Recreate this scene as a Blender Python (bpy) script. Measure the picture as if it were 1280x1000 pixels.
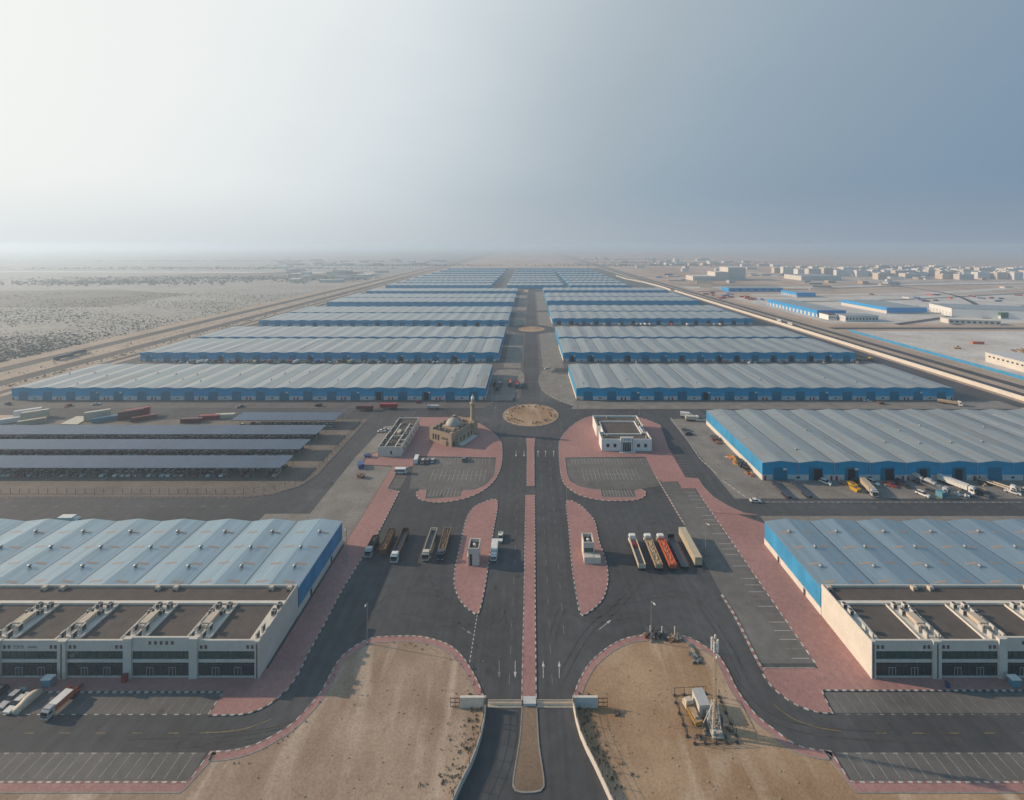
import bpy, math, random
from math import radians, sin, cos, atan2, pi, hypot, sqrt
from mathutils import Vector, Matrix
from mathutils.geometry import tessellate_polygon

for _o in list(bpy.data.objects):
    bpy.data.objects.remove(_o)
SC = bpy.context.scene
COL = SC.collection

# ------------------------------------------------------------------ camera
CAM_H = 112.0
cam = bpy.data.cameras.new('camera')
cam.sensor_width = 36.0
cam.lens = 36.0 * 530 / 1280
cam.shift_x = -19 / 1280
cam.shift_y = -194 / 1280
cam.clip_start = 1.0
cam.clip_end = 90000
cam_o = bpy.data.objects.new('camera', cam)
cam_o.location = (0, 0, CAM_H)
cam_o.rotation_euler = (radians(90), 0, 0)
COL.objects.link(cam_o)
SC.camera = cam_o

# ------------------------------------------------------------------ light
SUN_DIR = Vector((-26.7, 4.9, 10.2)).normalized()      # towards the sun
SUN_EL = math.asin(SUN_DIR.z)
SUN_AZ = atan2(SUN_DIR.x, SUN_DIR.y)
sun = bpy.data.lights.new('sun', 'SUN')
sun.energy = 5.0
sun.angle = radians(0.5)
sun.color = (1.0, 0.77, 0.55)
sun_o = bpy.data.objects.new('sun', sun)
sun_o.rotation_euler = SUN_DIR.to_track_quat('Z', 'Y').to_euler()
sun_o.location = (-300, 200, 400)
COL.objects.link(sun_o)

SC.view_settings.view_transform = 'Standard'
SC.view_settings.look = 'None'
SC.view_settings.exposure = 0.0
SC.view_settings.gamma = 1.0
SC.view_settings.use_curve_mapping = False
SC.render.engine = 'CYCLES'
SC.cycles.use_denoising = True
SC.cycles.max_bounces = 6
SC.cycles.diffuse_bounces = 3
SC.cycles.glossy_bounces = 3
SC.cycles.transmission_bounces = 4
SC.cycles.volume_bounces = 1
SC.cycles.sample_clamp_indirect = 4.0


def lin(r, g, b):
    return tuple((c / 255 / 12.92) if c <= 10 else (((c / 255) + 0.055) / 1.055) ** 2.4 for c in (r, g, b)) + (1.0,)


world = bpy.data.worlds.new('World')
SC.world = world
world.use_nodes = True
wn, wl = world.node_tree.nodes, world.node_tree.links
wn.clear()
w_out = wn.new('ShaderNodeOutputWorld')
w_bg = wn.new('ShaderNodeBackground')
w_bg.inputs['Strength'].default_value = 0.1
w_sky = wn.new('ShaderNodeTexSky')
w_sky.sky_type = 'NISHITA'
w_sky.sun_disc = False
w_sky.sun_elevation = SUN_EL
w_sky.sun_rotation = SUN_AZ
w_sky.altitude = 100
w_sky.dust_density = 6
w_tc = wn.new('ShaderNodeTexCoord')
w_dot = wn.new('ShaderNodeVectorMath'); w_dot.operation = 'DOT_PRODUCT'
w_dot.inputs[1].default_value = Vector((-0.85, 0.0, 0.53)).normalized()
wl.new(w_tc.outputs['Generated'], w_dot.inputs[0])
w_map = wn.new('ShaderNodeMapRange')
w_map.inputs['From Min'].default_value = -1; w_map.inputs['From Max'].default_value = 1
w_nz = wn.new('ShaderNodeTexNoise')                                                     # uneven dust
w_nz.inputs['Scale'].default_value = 1.6; w_nz.inputs['Detail'].default_value = 4
w_nmap = wn.new('ShaderNodeMapping'); w_nmap.inputs['Scale'].default_value = (1, 1, 2.5)
wl.new(w_tc.outputs['Generated'], w_nmap.inputs[0]); wl.new(w_nmap.outputs[0], w_nz.inputs['Vector'])
w_na = wn.new('ShaderNodeMath'); w_na.operation = 'MULTIPLY_ADD'
w_na.inputs[1].default_value = 0.16; w_na.inputs[2].default_value = -0.08
wl.new(w_nz.outputs['Fac'], w_na.inputs[0])
w_sum = wn.new('ShaderNodeMath'); w_sum.operation = 'ADD'
wl.new(w_dot.outputs['Value'], w_sum.inputs[0]); wl.new(w_na.outputs[0], w_sum.inputs[1])
wl.new(w_sum.outputs[0], w_map.inputs['Value'])
w_ramp = wn.new('ShaderNodeValToRGB')
SKY_STOPS = [(-1.0, (120, 144, 167)), (-0.6, (124, 148, 171)), (-0.4, (138, 158, 176)), (-0.2, (151, 169, 183)), (0.0, (169, 182, 192)), (0.15, (185, 196, 204)),
             (0.28, (201, 211, 217)), (0.44, (220, 228, 231)), (0.56, (231, 236, 237)), (0.68, (239, 242, 241)), (1.0, (245, 246, 243))]
el = w_ramp.color_ramp.elements
while len(el) < len(SKY_STOPS):
    el.new(0.5)
for e, (t, c) in zip(el, SKY_STOPS):
    e.position = (t + 1) / 2
    e.color = lin(*c)
wl.new(w_map.outputs[0], w_ramp.inputs[0])
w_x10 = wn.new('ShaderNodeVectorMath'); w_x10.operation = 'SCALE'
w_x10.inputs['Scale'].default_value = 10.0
w_sep = wn.new('ShaderNodeSeparateXYZ'); wl.new(w_tc.outputs['Generated'], w_sep.inputs[0])
w_zen = wn.new('ShaderNodeMapRange'); w_zen.interpolation_type = 'SMOOTHSTEP'         # dust thins towards the zenith; unseen part darkened to deepen the shadows
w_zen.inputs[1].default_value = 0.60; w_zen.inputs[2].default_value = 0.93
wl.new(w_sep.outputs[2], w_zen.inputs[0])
w_hr = wn.new('ShaderNodeValToRGB')                                                    # dust lying along the horizon
hs = w_hr.color_ramp.elements
hs[0].position = 0.15; hs[0].color = lin(146, 157, 172)
hs[1].position = 0.86; hs[1].color = lin(224, 231, 233)
hm_ = hs.new(0.5); hm_.color = lin(180, 188, 196)
wl.new(w_map.outputs[0], w_hr.inputs[0])
w_hf = wn.new('ShaderNodeMapRange'); w_hf.interpolation_type = 'SMOOTHSTEP'
w_hf.inputs[1].default_value = 0.13; w_hf.inputs[2].default_value = -0.02
w_hf.inputs[3].default_value = 0.0; w_hf.inputs[4].default_value = 0.9
wl.new(w_sep.outputs[2], w_hf.inputs[0])
w_hmix = wn.new('ShaderNodeMix'); w_hmix.data_type = 'RGBA'
wl.new(w_hf.outputs[0], w_hmix.inputs[0]); wl.new(w_ramp.outputs[0], w_hmix.inputs[6]); wl.new(w_hr.outputs[0], w_hmix.inputs[7])
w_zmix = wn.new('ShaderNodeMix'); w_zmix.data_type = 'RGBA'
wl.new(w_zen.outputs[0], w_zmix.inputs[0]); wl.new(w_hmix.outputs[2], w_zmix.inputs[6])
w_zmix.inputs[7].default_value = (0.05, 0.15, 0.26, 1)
w_bk = wn.new('ShaderNodeMapRange'); w_bk.interpolation_type = 'SMOOTHSTEP'          # added blue fill in the unseen sky behind the camera, for shaded fronts
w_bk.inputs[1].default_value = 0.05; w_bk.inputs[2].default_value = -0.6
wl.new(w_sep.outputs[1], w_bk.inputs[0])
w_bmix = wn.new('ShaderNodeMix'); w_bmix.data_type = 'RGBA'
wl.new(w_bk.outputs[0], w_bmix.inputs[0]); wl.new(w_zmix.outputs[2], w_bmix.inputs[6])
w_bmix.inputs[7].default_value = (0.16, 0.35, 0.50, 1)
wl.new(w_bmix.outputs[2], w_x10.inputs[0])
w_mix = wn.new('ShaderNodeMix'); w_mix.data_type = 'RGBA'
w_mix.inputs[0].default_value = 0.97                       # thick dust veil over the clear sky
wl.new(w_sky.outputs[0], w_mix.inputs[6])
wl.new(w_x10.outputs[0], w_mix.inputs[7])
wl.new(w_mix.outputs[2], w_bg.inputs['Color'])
wl.new(w_bg.outputs[0], w_out.inputs['Surface'])

# ------------------------------------------------------------------ helpers
def G(u, v, z=0.0):
    """where the sight line through a picture point meets the level z"""
    y = 530.0 * (CAM_H - z) / (v - 306.0)
    return ((u - 659.0) * y / 530.0, y)


def GP(*pts):
    return [G(u, v) for u, v in pts]


ORD = ['', 'first', 'second', 'third', 'fourth', 'fifth', 'sixth', 'seventh', 'eighth', 'ninth', 'tenth', 'eleventh', 'twelfth',
       'thirteenth', 'fourteenth', 'fifteenth', 'sixteenth', 'seventeenth', 'eighteenth', 'nineteenth']
TENS = {2: ('twentieth', 'twenty'), 3: ('thirtieth', 'thirty'), 4: ('fortieth', 'forty'), 5: ('fiftieth', 'fifty'), 6: ('sixtieth', 'sixty')}


def ordw(n):
    if n < 20:
        return ORD[n]
    a, b = divmod(n, 10)
    return TENS[a][0] if b == 0 else TENS[a][1] + '-' + ORD[b]


class MB:
    def __init__(self):
        self.v = []; self.f = []; self.m = []

    def add(self, vs, fs, mi=0):
        o = len(self.v)
        self.v += [tuple(p) for p in vs]
        self.f += [tuple(i + o for i in f) for f in fs]
        self.m += [mi] * len(fs)
        return self

    def quad(self, a, b, c, d, mi=0):
        return self.add((a, b, c, d), ((0, 1, 2, 3),), mi)

    def box(self, x0, y0, z0, x1, y1, z1, mi=0):
        if x0 > x1: x0, x1 = x1, x0
        if y0 > y1: y0, y1 = y1, y0
        vs = [(x0, y0, z0), (x1, y0, z0), (x1, y1, z0), (x0, y1, z0), (x0, y0, z1), (x1, y0, z1), (x1, y1, z1), (x0, y1, z1)]
        fs = [(0, 3, 2, 1), (4, 5, 6, 7), (0, 1, 5, 4), (1, 2, 6, 5), (2, 3, 7, 6), (3, 0, 4, 7)]
        return self.add(vs, fs, mi)

    def taper(self, x0, y0, x1, y1, z0, X0, Y0, X1, Y1, z1, mi=0):
        vs = [(x0, y0, z0), (x1, y0, z0), (x1, y1, z0), (x0, y1, z0), (X0, Y0, z1), (X1, Y0, z1), (X1, Y1, z1), (X0, Y1, z1)]
        fs = [(0, 3, 2, 1), (4, 5, 6, 7), (0, 1, 5, 4), (1, 2, 6, 5), (2, 3, 7, 6), (3, 0, 4, 7)]
        return self.add(vs, fs, mi)

    def prism(self, poly, z0, z1, mi=0, mtop=None):
        n = len(poly)
        tris = tessellate_polygon([[Vector((p[0], p[1], 0)) for p in poly]])
        vs = [(p[0], p[1], z1) for p in poly] + [(p[0], p[1], z0) for p in poly]
        area = sum(poly[i][0] * poly[(i + 1) % n][1] - poly[(i + 1) % n][0] * poly[i][1] for i in range(n))
        top = []
        for a, b, c in tris:
            ax, ay = poly[a]; bx, by = poly[b]; cx, cy = poly[c]
            s = (bx - ax) * (cy - ay) - (cx - ax) * (by - ay)
            top.append((a, b, c) if s > 0 else (a, c, b))
        sides = []
        for i in range(n):
            j = (i + 1) % n
            sides.append((i, i + n, j + n, j) if area > 0 else (i, j, j + n, i + n))
        self.add(vs, top, mi if mtop is None else mtop)
        self.add(vs, sides, mi)
        return self

    def sheet(self, poly, z, mi=0):
        tris = tessellate_polygon([[Vector((p[0], p[1], 0)) for p in poly]])
        top = []
        for a, b, c in tris:
            ax, ay = poly[a]; bx, by = poly[b]; cx, cy = poly[c]
            s = (bx - ax) * (cy - ay) - (cx - ax) * (by - ay)
            top.append((a, b, c) if s > 0 else (a, c, b))
        return self.add([(p[0], p[1], z) for p in poly], top, mi)

    def tube(self, p, q, r, n=6, mi=0, r2=None):
        p = Vector(p); q = Vector(q); d = q - p
        if d.length < 1e-6:
            return self
        d.normalize()
        a = Vector((0, 0, 1)) if abs(d.z) < 0.9 else Vector((1, 0, 0))
        s = d.cross(a).normalized(); t = d.cross(s)
        r2 = r if r2 is None else r2
        vs = []
        for c, rr in ((p, r), (q, r2)):
            for k in range(n):
                an = 2 * pi * k / n
                vs.append(c + (s * cos(an) + t * sin(an)) * rr)
        fs = [(k, (k + 1) % n, n + (k + 1) % n, n + k) for k in range(n)]
        fs += [tuple(range(n))[::-1], tuple(range(n, 2 * n))]
        return self.add(vs, fs, mi)

    def lathe(self, x, y, prof, n=12, mi=0):
        vs = []
        for r, z in prof:
            for k in range(n):
                an = 2 * pi * k / n
                vs.append((x + r * cos(an), y + r * sin(an), z))
        fs = []
        for i in range(len(prof) - 1):
            for k in range(n):
                fs.append((i * n + k, i * n + (k + 1) % n, (i + 1) * n + (k + 1) % n, (i + 1) * n + k))
        fs.append(tuple(range(n))[::-1]); fs.append(tuple(range((len(prof) - 1) * n, len(prof) * n)))
        return self.add(vs, fs, mi)

    def xprism(self, prof, x0, x1, mi=0):
        """side outline in (y, z) pushed along x"""
        n = len(prof)
        vs = [(x0, p[0], p[1]) for p in prof] + [(x1, p[0], p[1]) for p in prof]
        tris = tessellate_polygon([[Vector((p[0], p[1], 0)) for p in prof]])
        fs = [tuple(t) for t in tris] + [tuple(i + n for i in t) for t in tris]
        fs += [(i, (i + 1) % n, n + (i + 1) % n, n + i) for i in range(n)]
        return self.add(vs, fs, mi)

    def build(self, name, mats, parent=None, smooth=False, loc=None, fix=True):
        me = bpy.data.meshes.new(name)
        me.from_pydata(self.v, [], self.f)
        if not isinstance(mats, (list, tuple)):
            mats = [mats]
        for m in mats:
            me.materials.append(m)
        me.polygons.foreach_set('material_index', self.m)
        if fix:
            import bmesh
            b = bmesh.new(); b.from_mesh(me)
            bmesh.ops.recalc_face_normals(b, faces=b.faces)
            b.to_mesh(me); b.free()
        if smooth:
            me.polygons.foreach_set('use_smooth', [True] * len(me.polygons))
        me.update()
        o = bpy.data.objects.new(name, me)
        COL.objects.link(o)
        if parent is not None:
            o.parent = parent
        if loc is not None:
            o.location = loc
        return o


def tag(o, label=None, cat=None, group=None, kind=None):
    if label: o['label'] = label
    if cat: o['category'] = cat
    if group: o['group'] = group
    if kind: o['kind'] = kind
    return o


def thing(name, label, cat, loc=(0, 0, 0), rz=0.0, group=None):
    o = bpy.data.objects.new(name, None)
    o.empty_display_size = 0.5
    COL.objects.link(o)
    o.location = loc if len(loc) == 3 else (loc[0], loc[1], 0)
    o.rotation_euler = (0, 0, rz)
    return tag(o, label, cat, group)


KIDS = {}


def copy_tree(o, parent=None):
    c = o.copy()
    COL.objects.link(c)
    if parent is not None:
        c.parent = parent
    for ch in list(o.children):
        copy_tree(ch, c)
    return c


PROTO = {}


def spawn(key, maker, label, loc, rz=0.0, group=None):
    """the first of a kind is the one built, later ones are copies of it and its parts"""
    if key not in PROTO:
        PROTO[key] = maker()
        o = PROTO[key]
    else:
        o = copy_tree(PROTO[key])
        if 'group' in o: del o['group']
    o['label'] = label
    if group: o['group'] = group
    o.location = loc if len(loc) == 3 else (loc[0], loc[1], 0.06)
    o.rotation_euler = (0, 0, rz)
    return o


def smooth_line(pts, n=6, closed=False):
    out = []
    N = len(pts)
    for i in range(N if closed else N - 1):
        p = [Vector(pts[(i + k) % N] if closed else pts[min(max(i + k, 0), N - 1)]) for k in (-1, 0, 1, 2)]
        for k in range(n):
            t = k / n
            q = 0.5 * ((2 * p[1]) + (p[2] - p[0]) * t + (2 * p[0] - 5 * p[1] + 4 * p[2] - p[3]) * t * t + (3 * p[1] - p[0] - 3 * p[2] + p[3]) * t ** 3)
            out.append((q.x, q.y))
    if not closed:
        out.append(tuple(pts[-1]))
    return out


def resample(pts, step):
    out = [tuple(pts[0])]
    acc = 0.0
    for (x0, y0), (x1, y1) in zip(pts, pts[1:]):
        L = hypot(x1 - x0, y1 - y0)
        if L < 1e-9: continue
        d = step - acc
        while d <= L:
            out.append((x0 + (x1 - x0) * d / L, y0 + (y1 - y0) * d / L))
            d += step
        acc = L - (d - step)
    if hypot(out[-1][0] - pts[-1][0], out[-1][1] - pts[-1][1]) > step * 0.2:
        out.append(tuple(pts[-1]))
    return out


def offset(pts, d):
    out = []
    n = len(pts)
    for i in range(n):
        a = pts[max(i - 1, 0)]; b = pts[min(i + 1, n - 1)]
        tx, ty = b[0] - a[0], b[1] - a[1]
        L = hypot(tx, ty) or 1
        out.append((pts[i][0] - ty / L * d, pts[i][1] + tx / L * d))
    return out


# ------------------------------------------------------------------ materials
def _nodes(name):
    m = bpy.data.materials.new(name)
    m.use_nodes = True
    nt = m.node_tree
    return m, nt, nt.nodes['Principled BSDF']


def rgb(c):
    return (c[0], c[1], c[2], 1.0)


def mat(name, c, rough=0.6, metal=0.0, var=0.12, scale=0.6, c2=None, scale2=None, space='Object', bump=0.0, stretch=(1, 1, 1), spec=0.5):
    """colour with two octaves of mottling"""
    m, nt, b = _nodes(name)
    N, L = nt.nodes, nt.links
    b.inputs['Roughness'].default_value = rough
    b.inputs['Metallic'].default_value = metal
    b.inputs['Specular IOR Level'].default_value = spec
    if space == 'World':
        src = N.new('ShaderNodeNewGeometry').outputs['Position']
    else:
        src = N.new('ShaderNodeTexCoord').outputs['Object']
    mp = N.new('ShaderNodeMapping')
    mp.inputs['Scale'].default_value = stretch
    L.new(src, mp.inputs[0])
    n1 = N.new('ShaderNodeTexNoise')
    n1.inputs['Scale'].default_value = scale
    n1.inputs['Detail'].default_value = 6
    n1.inputs['Roughness'].default_value = 0.62
    L.new(mp.outputs[0], n1.inputs['Vector'])
    r = N.new('ShaderNodeMapRange')
    r.inputs[1].default_value = 0.3; r.inputs[2].default_value = 0.7
    L.new(n1.outputs['Fac'], r.inputs[0])
    mx = N.new('ShaderNodeMix'); mx.data_type = 'RGBA'
    d = c2 if c2 is not None else tuple(x * (1 - 2 * var) for x in c)
    hi = c if c2 is not None else tuple(min(1, x * (1 + var)) for x in c)
    mx.inputs[6].default_value = rgb(d); mx.inputs[7].default_value = rgb(hi)
    L.new(r.outputs[0], mx.inputs[0])
    out = mx.outputs[2]
    if scale2:
        n2 = N.new('ShaderNodeTexNoise')
        n2.inputs['Scale'].default_value = scale2; n2.inputs['Detail'].default_value = 5
        L.new(src, n2.inputs['Vector'])
        r2 = N.new('ShaderNodeMapRange')
        r2.inputs[1].default_value = 0.32; r2.inputs[2].default_value = 0.68
        r2.inputs[3].default_value = 1 - var * 1.6; r2.inputs[4].default_value = 1 + var * 0.8
        L.new(n2.outputs['Fac'], r2.inputs[0])
        sc = N.new('ShaderNodeVectorMath'); sc.operation = 'SCALE'
        L.new(out, sc.inputs[0]); L.new(r2.outputs[0], sc.inputs['Scale'])
        out = sc.outputs[0]
    L.new(out, b.inputs['Base Color'])
    if bump:
        bp = N.new('ShaderNodeBump')
        bp.inputs['Strength'].default_value = bump
        bp.inputs['Distance'].default_value = 0.1
        L.new(n1.outputs['Fac'], bp.inputs['Height'])
        L.new(bp.outputs[0], b.inputs['Normal'])
    return m


def ribbed(name, c, axis=0, pitch=0.35, rough=0.45, metal=0.0, var=0.08, dist=0.06, seam=None, var_scale=0.15, stretch=(1, 1, 1)):
    """profiled sheet metal: fine ribs and weathering"""
    m, nt, b = _nodes(name)
    N, L = nt.nodes, nt.links
    b.inputs['Roughness'].default_value = rough
    b.inputs['Metallic'].default_value = metal
    b.inputs['Specular IOR Level'].default_value = 0.2 if rough > .65 else 0.5
    tc = N.new('ShaderNodeTexCoord')
    n1 = N.new('ShaderNodeTexNoise'); n1.inputs['Scale'].default_value = var_scale
    n1.inputs['Detail'].default_value = 7; n1.inputs['Roughness'].default_value = 0.65
    mp = N.new('ShaderNodeMapping'); mp.inputs['Scale'].default_value = stretch
    L.new(tc.outputs['Object'], mp.inputs[0]); L.new(mp.outputs[0], n1.inputs['Vector'])
    r = N.new('ShaderNodeMapRange'); r.inputs[1].default_value = 0.3; r.inputs[2].default_value = 0.7
    r.inputs[3].default_value = 1 - 2 * var; r.inputs[4].default_value = 1 + var
    L.new(n1.outputs['Fac'], r.inputs[0])
    sx = N.new('ShaderNodeSeparateXYZ'); L.new(tc.outputs['Object'], sx.inputs[0])
    # panel to panel differences, 1 m sheets
    fl = N.new('ShaderNodeMath'); fl.operation = 'FLOOR'
    L.new(sx.outputs[1 if axis == 1 else 0], fl.inputs[0])
    wn_ = N.new('ShaderNodeTexWhiteNoise'); wn_.noise_dimensions = '1D'
    L.new(fl.outputs[0], wn_.inputs['W'])
    r3 = N.new('ShaderNodeMapRange'); r3.inputs[3].default_value = 1 - var * 0.7; r3.inputs[4].default_value = 1 + var * 0.4
    L.new(wn_.outputs['Value'], r3.inputs[0])
    mu = N.new('ShaderNodeMath'); mu.operation = 'MULTIPLY'
    L.new(r.outputs[0], mu.inputs[0]); L.new(r3.outputs[0], mu.inputs[1])
    sc = N.new('ShaderNodeVectorMath'); sc.operation = 'SCALE'
    sc.inputs[0].default_value = c[:3]
    L.new(mu.outputs[0], sc.inputs['Scale'])
    L.new(sc.outputs[0], b.inputs['Base Color'])
    w = N.new('ShaderNodeMath'); w.operation = 'SINE'
    k = N.new('ShaderNodeMath'); k.operation = 'MULTIPLY'; k.inputs[1].default_value = 2 * pi / pitch
    L.new(sx.outputs[axis], k.inputs[0]); L.new(k.outputs[0], w.inputs[0])
    bp = N.new('ShaderNodeBump'); bp.inputs['Strength'].default_value = 0.35; bp.inputs['Distance'].default_value = dist
    L.new(w.outputs[0], bp.inputs['Height']); L.new(bp.outputs[0], b.inputs['Normal'])
    return m


def paving_mat(name, c):
    """interlocking block paving with slab-sized tint patches"""
    m, nt, b = _nodes(name)
    N, L = nt.nodes, nt.links
    b.inputs['Roughness'].default_value = 0.85
    geo = N.new('ShaderNodeNewGeometry')
    br = N.new('ShaderNodeTexBrick')
    br.inputs['Scale'].default_value = 1.0
    br.inputs['Brick Width'].default_value = 0.4; br.inputs['Row Height'].default_value = 0.2
    br.inputs['Mortar Size'].default_value = 0.012
    br.inputs['Color1'].default_value = rgb(c); br.inputs['Color2'].default_value = rgb([x * 0.78 for x in c])
    br.inputs['Mortar'].default_value = rgb([x * 0.6 for x in c])
    L.new(geo.outputs['Position'], br.inputs['Vector'])
    acc = None
    for s, lo, hi in ((0.05, 0.86, 1.1), (0.7, 0.88, 1.1)):
        n = N.new('ShaderNodeTexNoise'); n.inputs['Scale'].default_value = s; n.inputs['Detail'].default_value = 6
        L.new(geo.outputs['Position'], n.inputs['Vector'])
        r = N.new('ShaderNodeMapRange'); r.inputs[1].default_value = 0.3; r.inputs[2].default_value = 0.7
        r.inputs[3].default_value = lo; r.inputs[4].default_value = hi
        L.new(n.outputs['Fac'], r.inputs[0])
        if acc is None: acc = r.outputs[0]
        else:
            mu = N.new('ShaderNodeMath'); mu.operation = 'MULTIPLY'
            L.new(acc, mu.inputs[0]); L.new(r.outputs[0], mu.inputs[1]); acc = mu.outputs[0]
    sc = N.new('ShaderNodeVectorMath'); sc.operation = 'SCALE'
    L.new(br.outputs['Color'], sc.inputs[0]); L.new(acc, sc.inputs['Scale'])
    L.new(sc.outputs[0], b.inputs['Base Color'])
    return m


def asphalt_mat(name, c, tracks=True):
    m, nt, b = _nodes(name)
    N, L = nt.nodes, nt.links
    b.inputs['Roughness'].default_value = 0.85
    b.inputs['Specular IOR Level'].default_value = 0.3
    geo = N.new('ShaderNodeNewGeometry')
    acc = None
    sets = [(0.025, (1, 1, 1), 0.72, 1.28), (0.35, (1, 1, 1), 0.86, 1.14), (6.0, (1, 1, 1), 0.8, 1.2)]
    if tracks:
        sets.append((0.55, (1, 0.03, 1), 0.86, 1.12))
    for s, st, lo, hi in sets:
        mp = N.new('ShaderNodeMapping'); mp.inputs['Scale'].default_value = st
        L.new(geo.outputs['Position'], mp.inputs[0])
        n = N.new('ShaderNodeTexNoise'); n.inputs['Scale'].default_value = s; n.inputs['Detail'].default_value = 5
        L.new(mp.outputs[0], n.inputs['Vector'])
        r = N.new('ShaderNodeMapRange'); r.inputs[1].default_value = 0.3; r.inputs[2].default_value = 0.7
        r.inputs[3].default_value = lo; r.inputs[4].default_value = hi
        L.new(n.outputs['Fac'], r.inputs[0])
        if acc is None: acc = r.outputs[0]
        else:
            mu = N.new('ShaderNodeMath'); mu.operation = 'MULTIPLY'
            L.new(acc, mu.inputs[0]); L.new(r.outputs[0], mu.inputs[1]); acc = mu.outputs[0]
    for s, lo, hi, z in ((0.22, 0.66, 0.74, 0.62), (0.045, 0.60, 0.72, 1.35), (1.1, 0.70, 0.76, 0.7)):     # oil stains, dusty patches, spots
        n = N.new('ShaderNodeTexNoise'); n.inputs['Scale'].default_value = s; n.inputs['Detail'].default_value = 6
        L.new(geo.outputs['Position'], n.inputs['Vector'])
        r = N.new('ShaderNodeMapRange'); r.inputs[1].default_value = lo; r.inputs[2].default_value = hi
        r.inputs[3].default_value = 1.0; r.inputs[4].default_value = z
        L.new(n.outputs['Fac'], r.inputs[0])
        mu = N.new('ShaderNodeMath'); mu.operation = 'MULTIPLY'
        L.new(acc, mu.inputs[0]); L.new(r.outputs[0], mu.inputs[1]); acc = mu.outputs[0]
    sc = N.new('ShaderNodeVectorMath'); sc.operation = 'SCALE'
    sc.inputs[0].default_value = c
    L.new(acc, sc.inputs['Scale'])
    L.new(sc.outputs[0], b.inputs['Base Color'])
    return m


def terrain_mat(name):
    """desert out to the horizon: dune tints, pale flats, dark scrub patches"""
    m, nt, b = _nodes(name)
    N, L = nt.nodes, nt.links
    b.inputs['Roughness'].default_value = 0.95
    b.inputs['Specular IOR Level'].default_value = 0.1
    geo = N.new('ShaderNodeNewGeometry')

    def noise(s, st=(1, 1, 1), det=6, lo=0.35, hi=0.65):
        mp = N.new('ShaderNodeMapping'); mp.inputs['Scale'].default_value = st
        L.new(geo.outputs['Position'], mp.inputs[0])
        n = N.new('ShaderNodeTexNoise'); n.inputs['Scale'].default_value = s; n.inputs['Detail'].default_value = det
        L.new(mp.outputs[0], n.inputs['Vector'])
        r = N.new('ShaderNodeMapRange'); r.inputs[1].default_value = lo; r.inputs[2].default_value = hi
        L.new(n.outputs['Fac'], r.inputs[0])
        return r.outputs[0]

    def mix(f, a, c):
        x = N.new('ShaderNodeMix'); x.data_type = 'RGBA'
        L.new(f, x.inputs[0])
        for k, q in ((6, a), (7, c)):
            if isinstance(q, tuple): x.inputs[k].default_value = rgb(q)
            else: L.new(q, x.inputs[k])
        return x.outputs[2]
    a = mix(noise(0.004, (1, 0.5, 1)), (0.43, 0.31, 0.235), (0.58, 0.445, 0.355))
    a = mix(noise(0.0016, (0.8, 1.5, 1), 5, 0.52, 0.62), a, (0.50, 0.43, 0.38))
    a = mix(noise(0.0011, (0.5, 2.2, 1), 6, 0.58, 0.68), a, (0.20, 0.17, 0.135))
    a = mix(noise(0.02, (1, 1, 1), 8, 0.4, 1.0), a, (0.22, 0.17, 0.13))
    L.new(a, b.inputs['Base Color'])
    return m


def sand_mat(name, c, dark, pale):
    """trodden sand: broad tints, pale wind streaks, fine grain and scattered dark bits"""
    m, nt, b = _nodes(name)
    N, L = nt.nodes, nt.links
    b.inputs['Roughness'].default_value = 0.95
    b.inputs['Specular IOR Level'].default_value = 0.15
    geo = N.new('ShaderNodeNewGeometry')

    def noise(s, st=(1, 1, 1), rot=0.0, det=5, lo=0.35, hi=0.65, a=0.0, z=1.0, dist=0.0):
        mp = N.new('ShaderNodeMapping'); mp.inputs['Scale'].default_value = st; mp.inputs['Rotation'].default_value = (0, 0, rot)
        L.new(geo.outputs['Position'], mp.inputs[0])
        n = N.new('ShaderNodeTexNoise'); n.inputs['Scale'].default_value = s; n.inputs['Detail'].default_value = det; n.inputs['Distortion'].default_value = dist
        L.new(mp.outputs[0], n.inputs['Vector'])
        r = N.new('ShaderNodeMapRange'); r.inputs[1].default_value = lo; r.inputs[2].default_value = hi
        r.inputs[3].default_value = a; r.inputs[4].default_value = z
        L.new(n.outputs['Fac'], r.inputs[0])
        return r.outputs[0]

    def mix(f, a, q):
        x = N.new('ShaderNodeMix'); x.data_type = 'RGBA'
        L.new(f, x.inputs[0])
        for k, e in ((6, a), (7, q)):
            if isinstance(e, tuple): x.inputs[k].default_value = rgb(e)
            else: L.new(e, x.inputs[k])
        return x.outputs[2]
    a = mix(noise(0.055, det=3), c, dark)
    a = mix(noise(0.09, (1, 0.25, 1), 0.7, 6, 0.52, 0.72, 0, 0.8, 1.0), a, pale)
    a = mix(noise(0.16, (1, 0.12, 1), -0.5, 6, 0.58, 0.70, 0, 0.7, 0.6), a, pale)
    a = mix(noise(0.35, (0.5, 1, 1), 0.3, 6, 0.60, 0.72, 0, 0.6), a, dark)
    a = mix(noise(1.8, det=6, lo=0.66, hi=0.74, z=0.55), a, tuple(x * 0.5 for x in dark))
    g = noise(2.2, det=6, lo=0.3, hi=0.7, a=0.8, z=1.14)
    sc = N.new('ShaderNodeVectorMath'); sc.operation = 'SCALE'
    L.new(a, sc.inputs[0]); L.new(g, sc.inputs['Scale'])
    L.new(sc.outputs[0], b.inputs['Base Color'])
    return m


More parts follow.
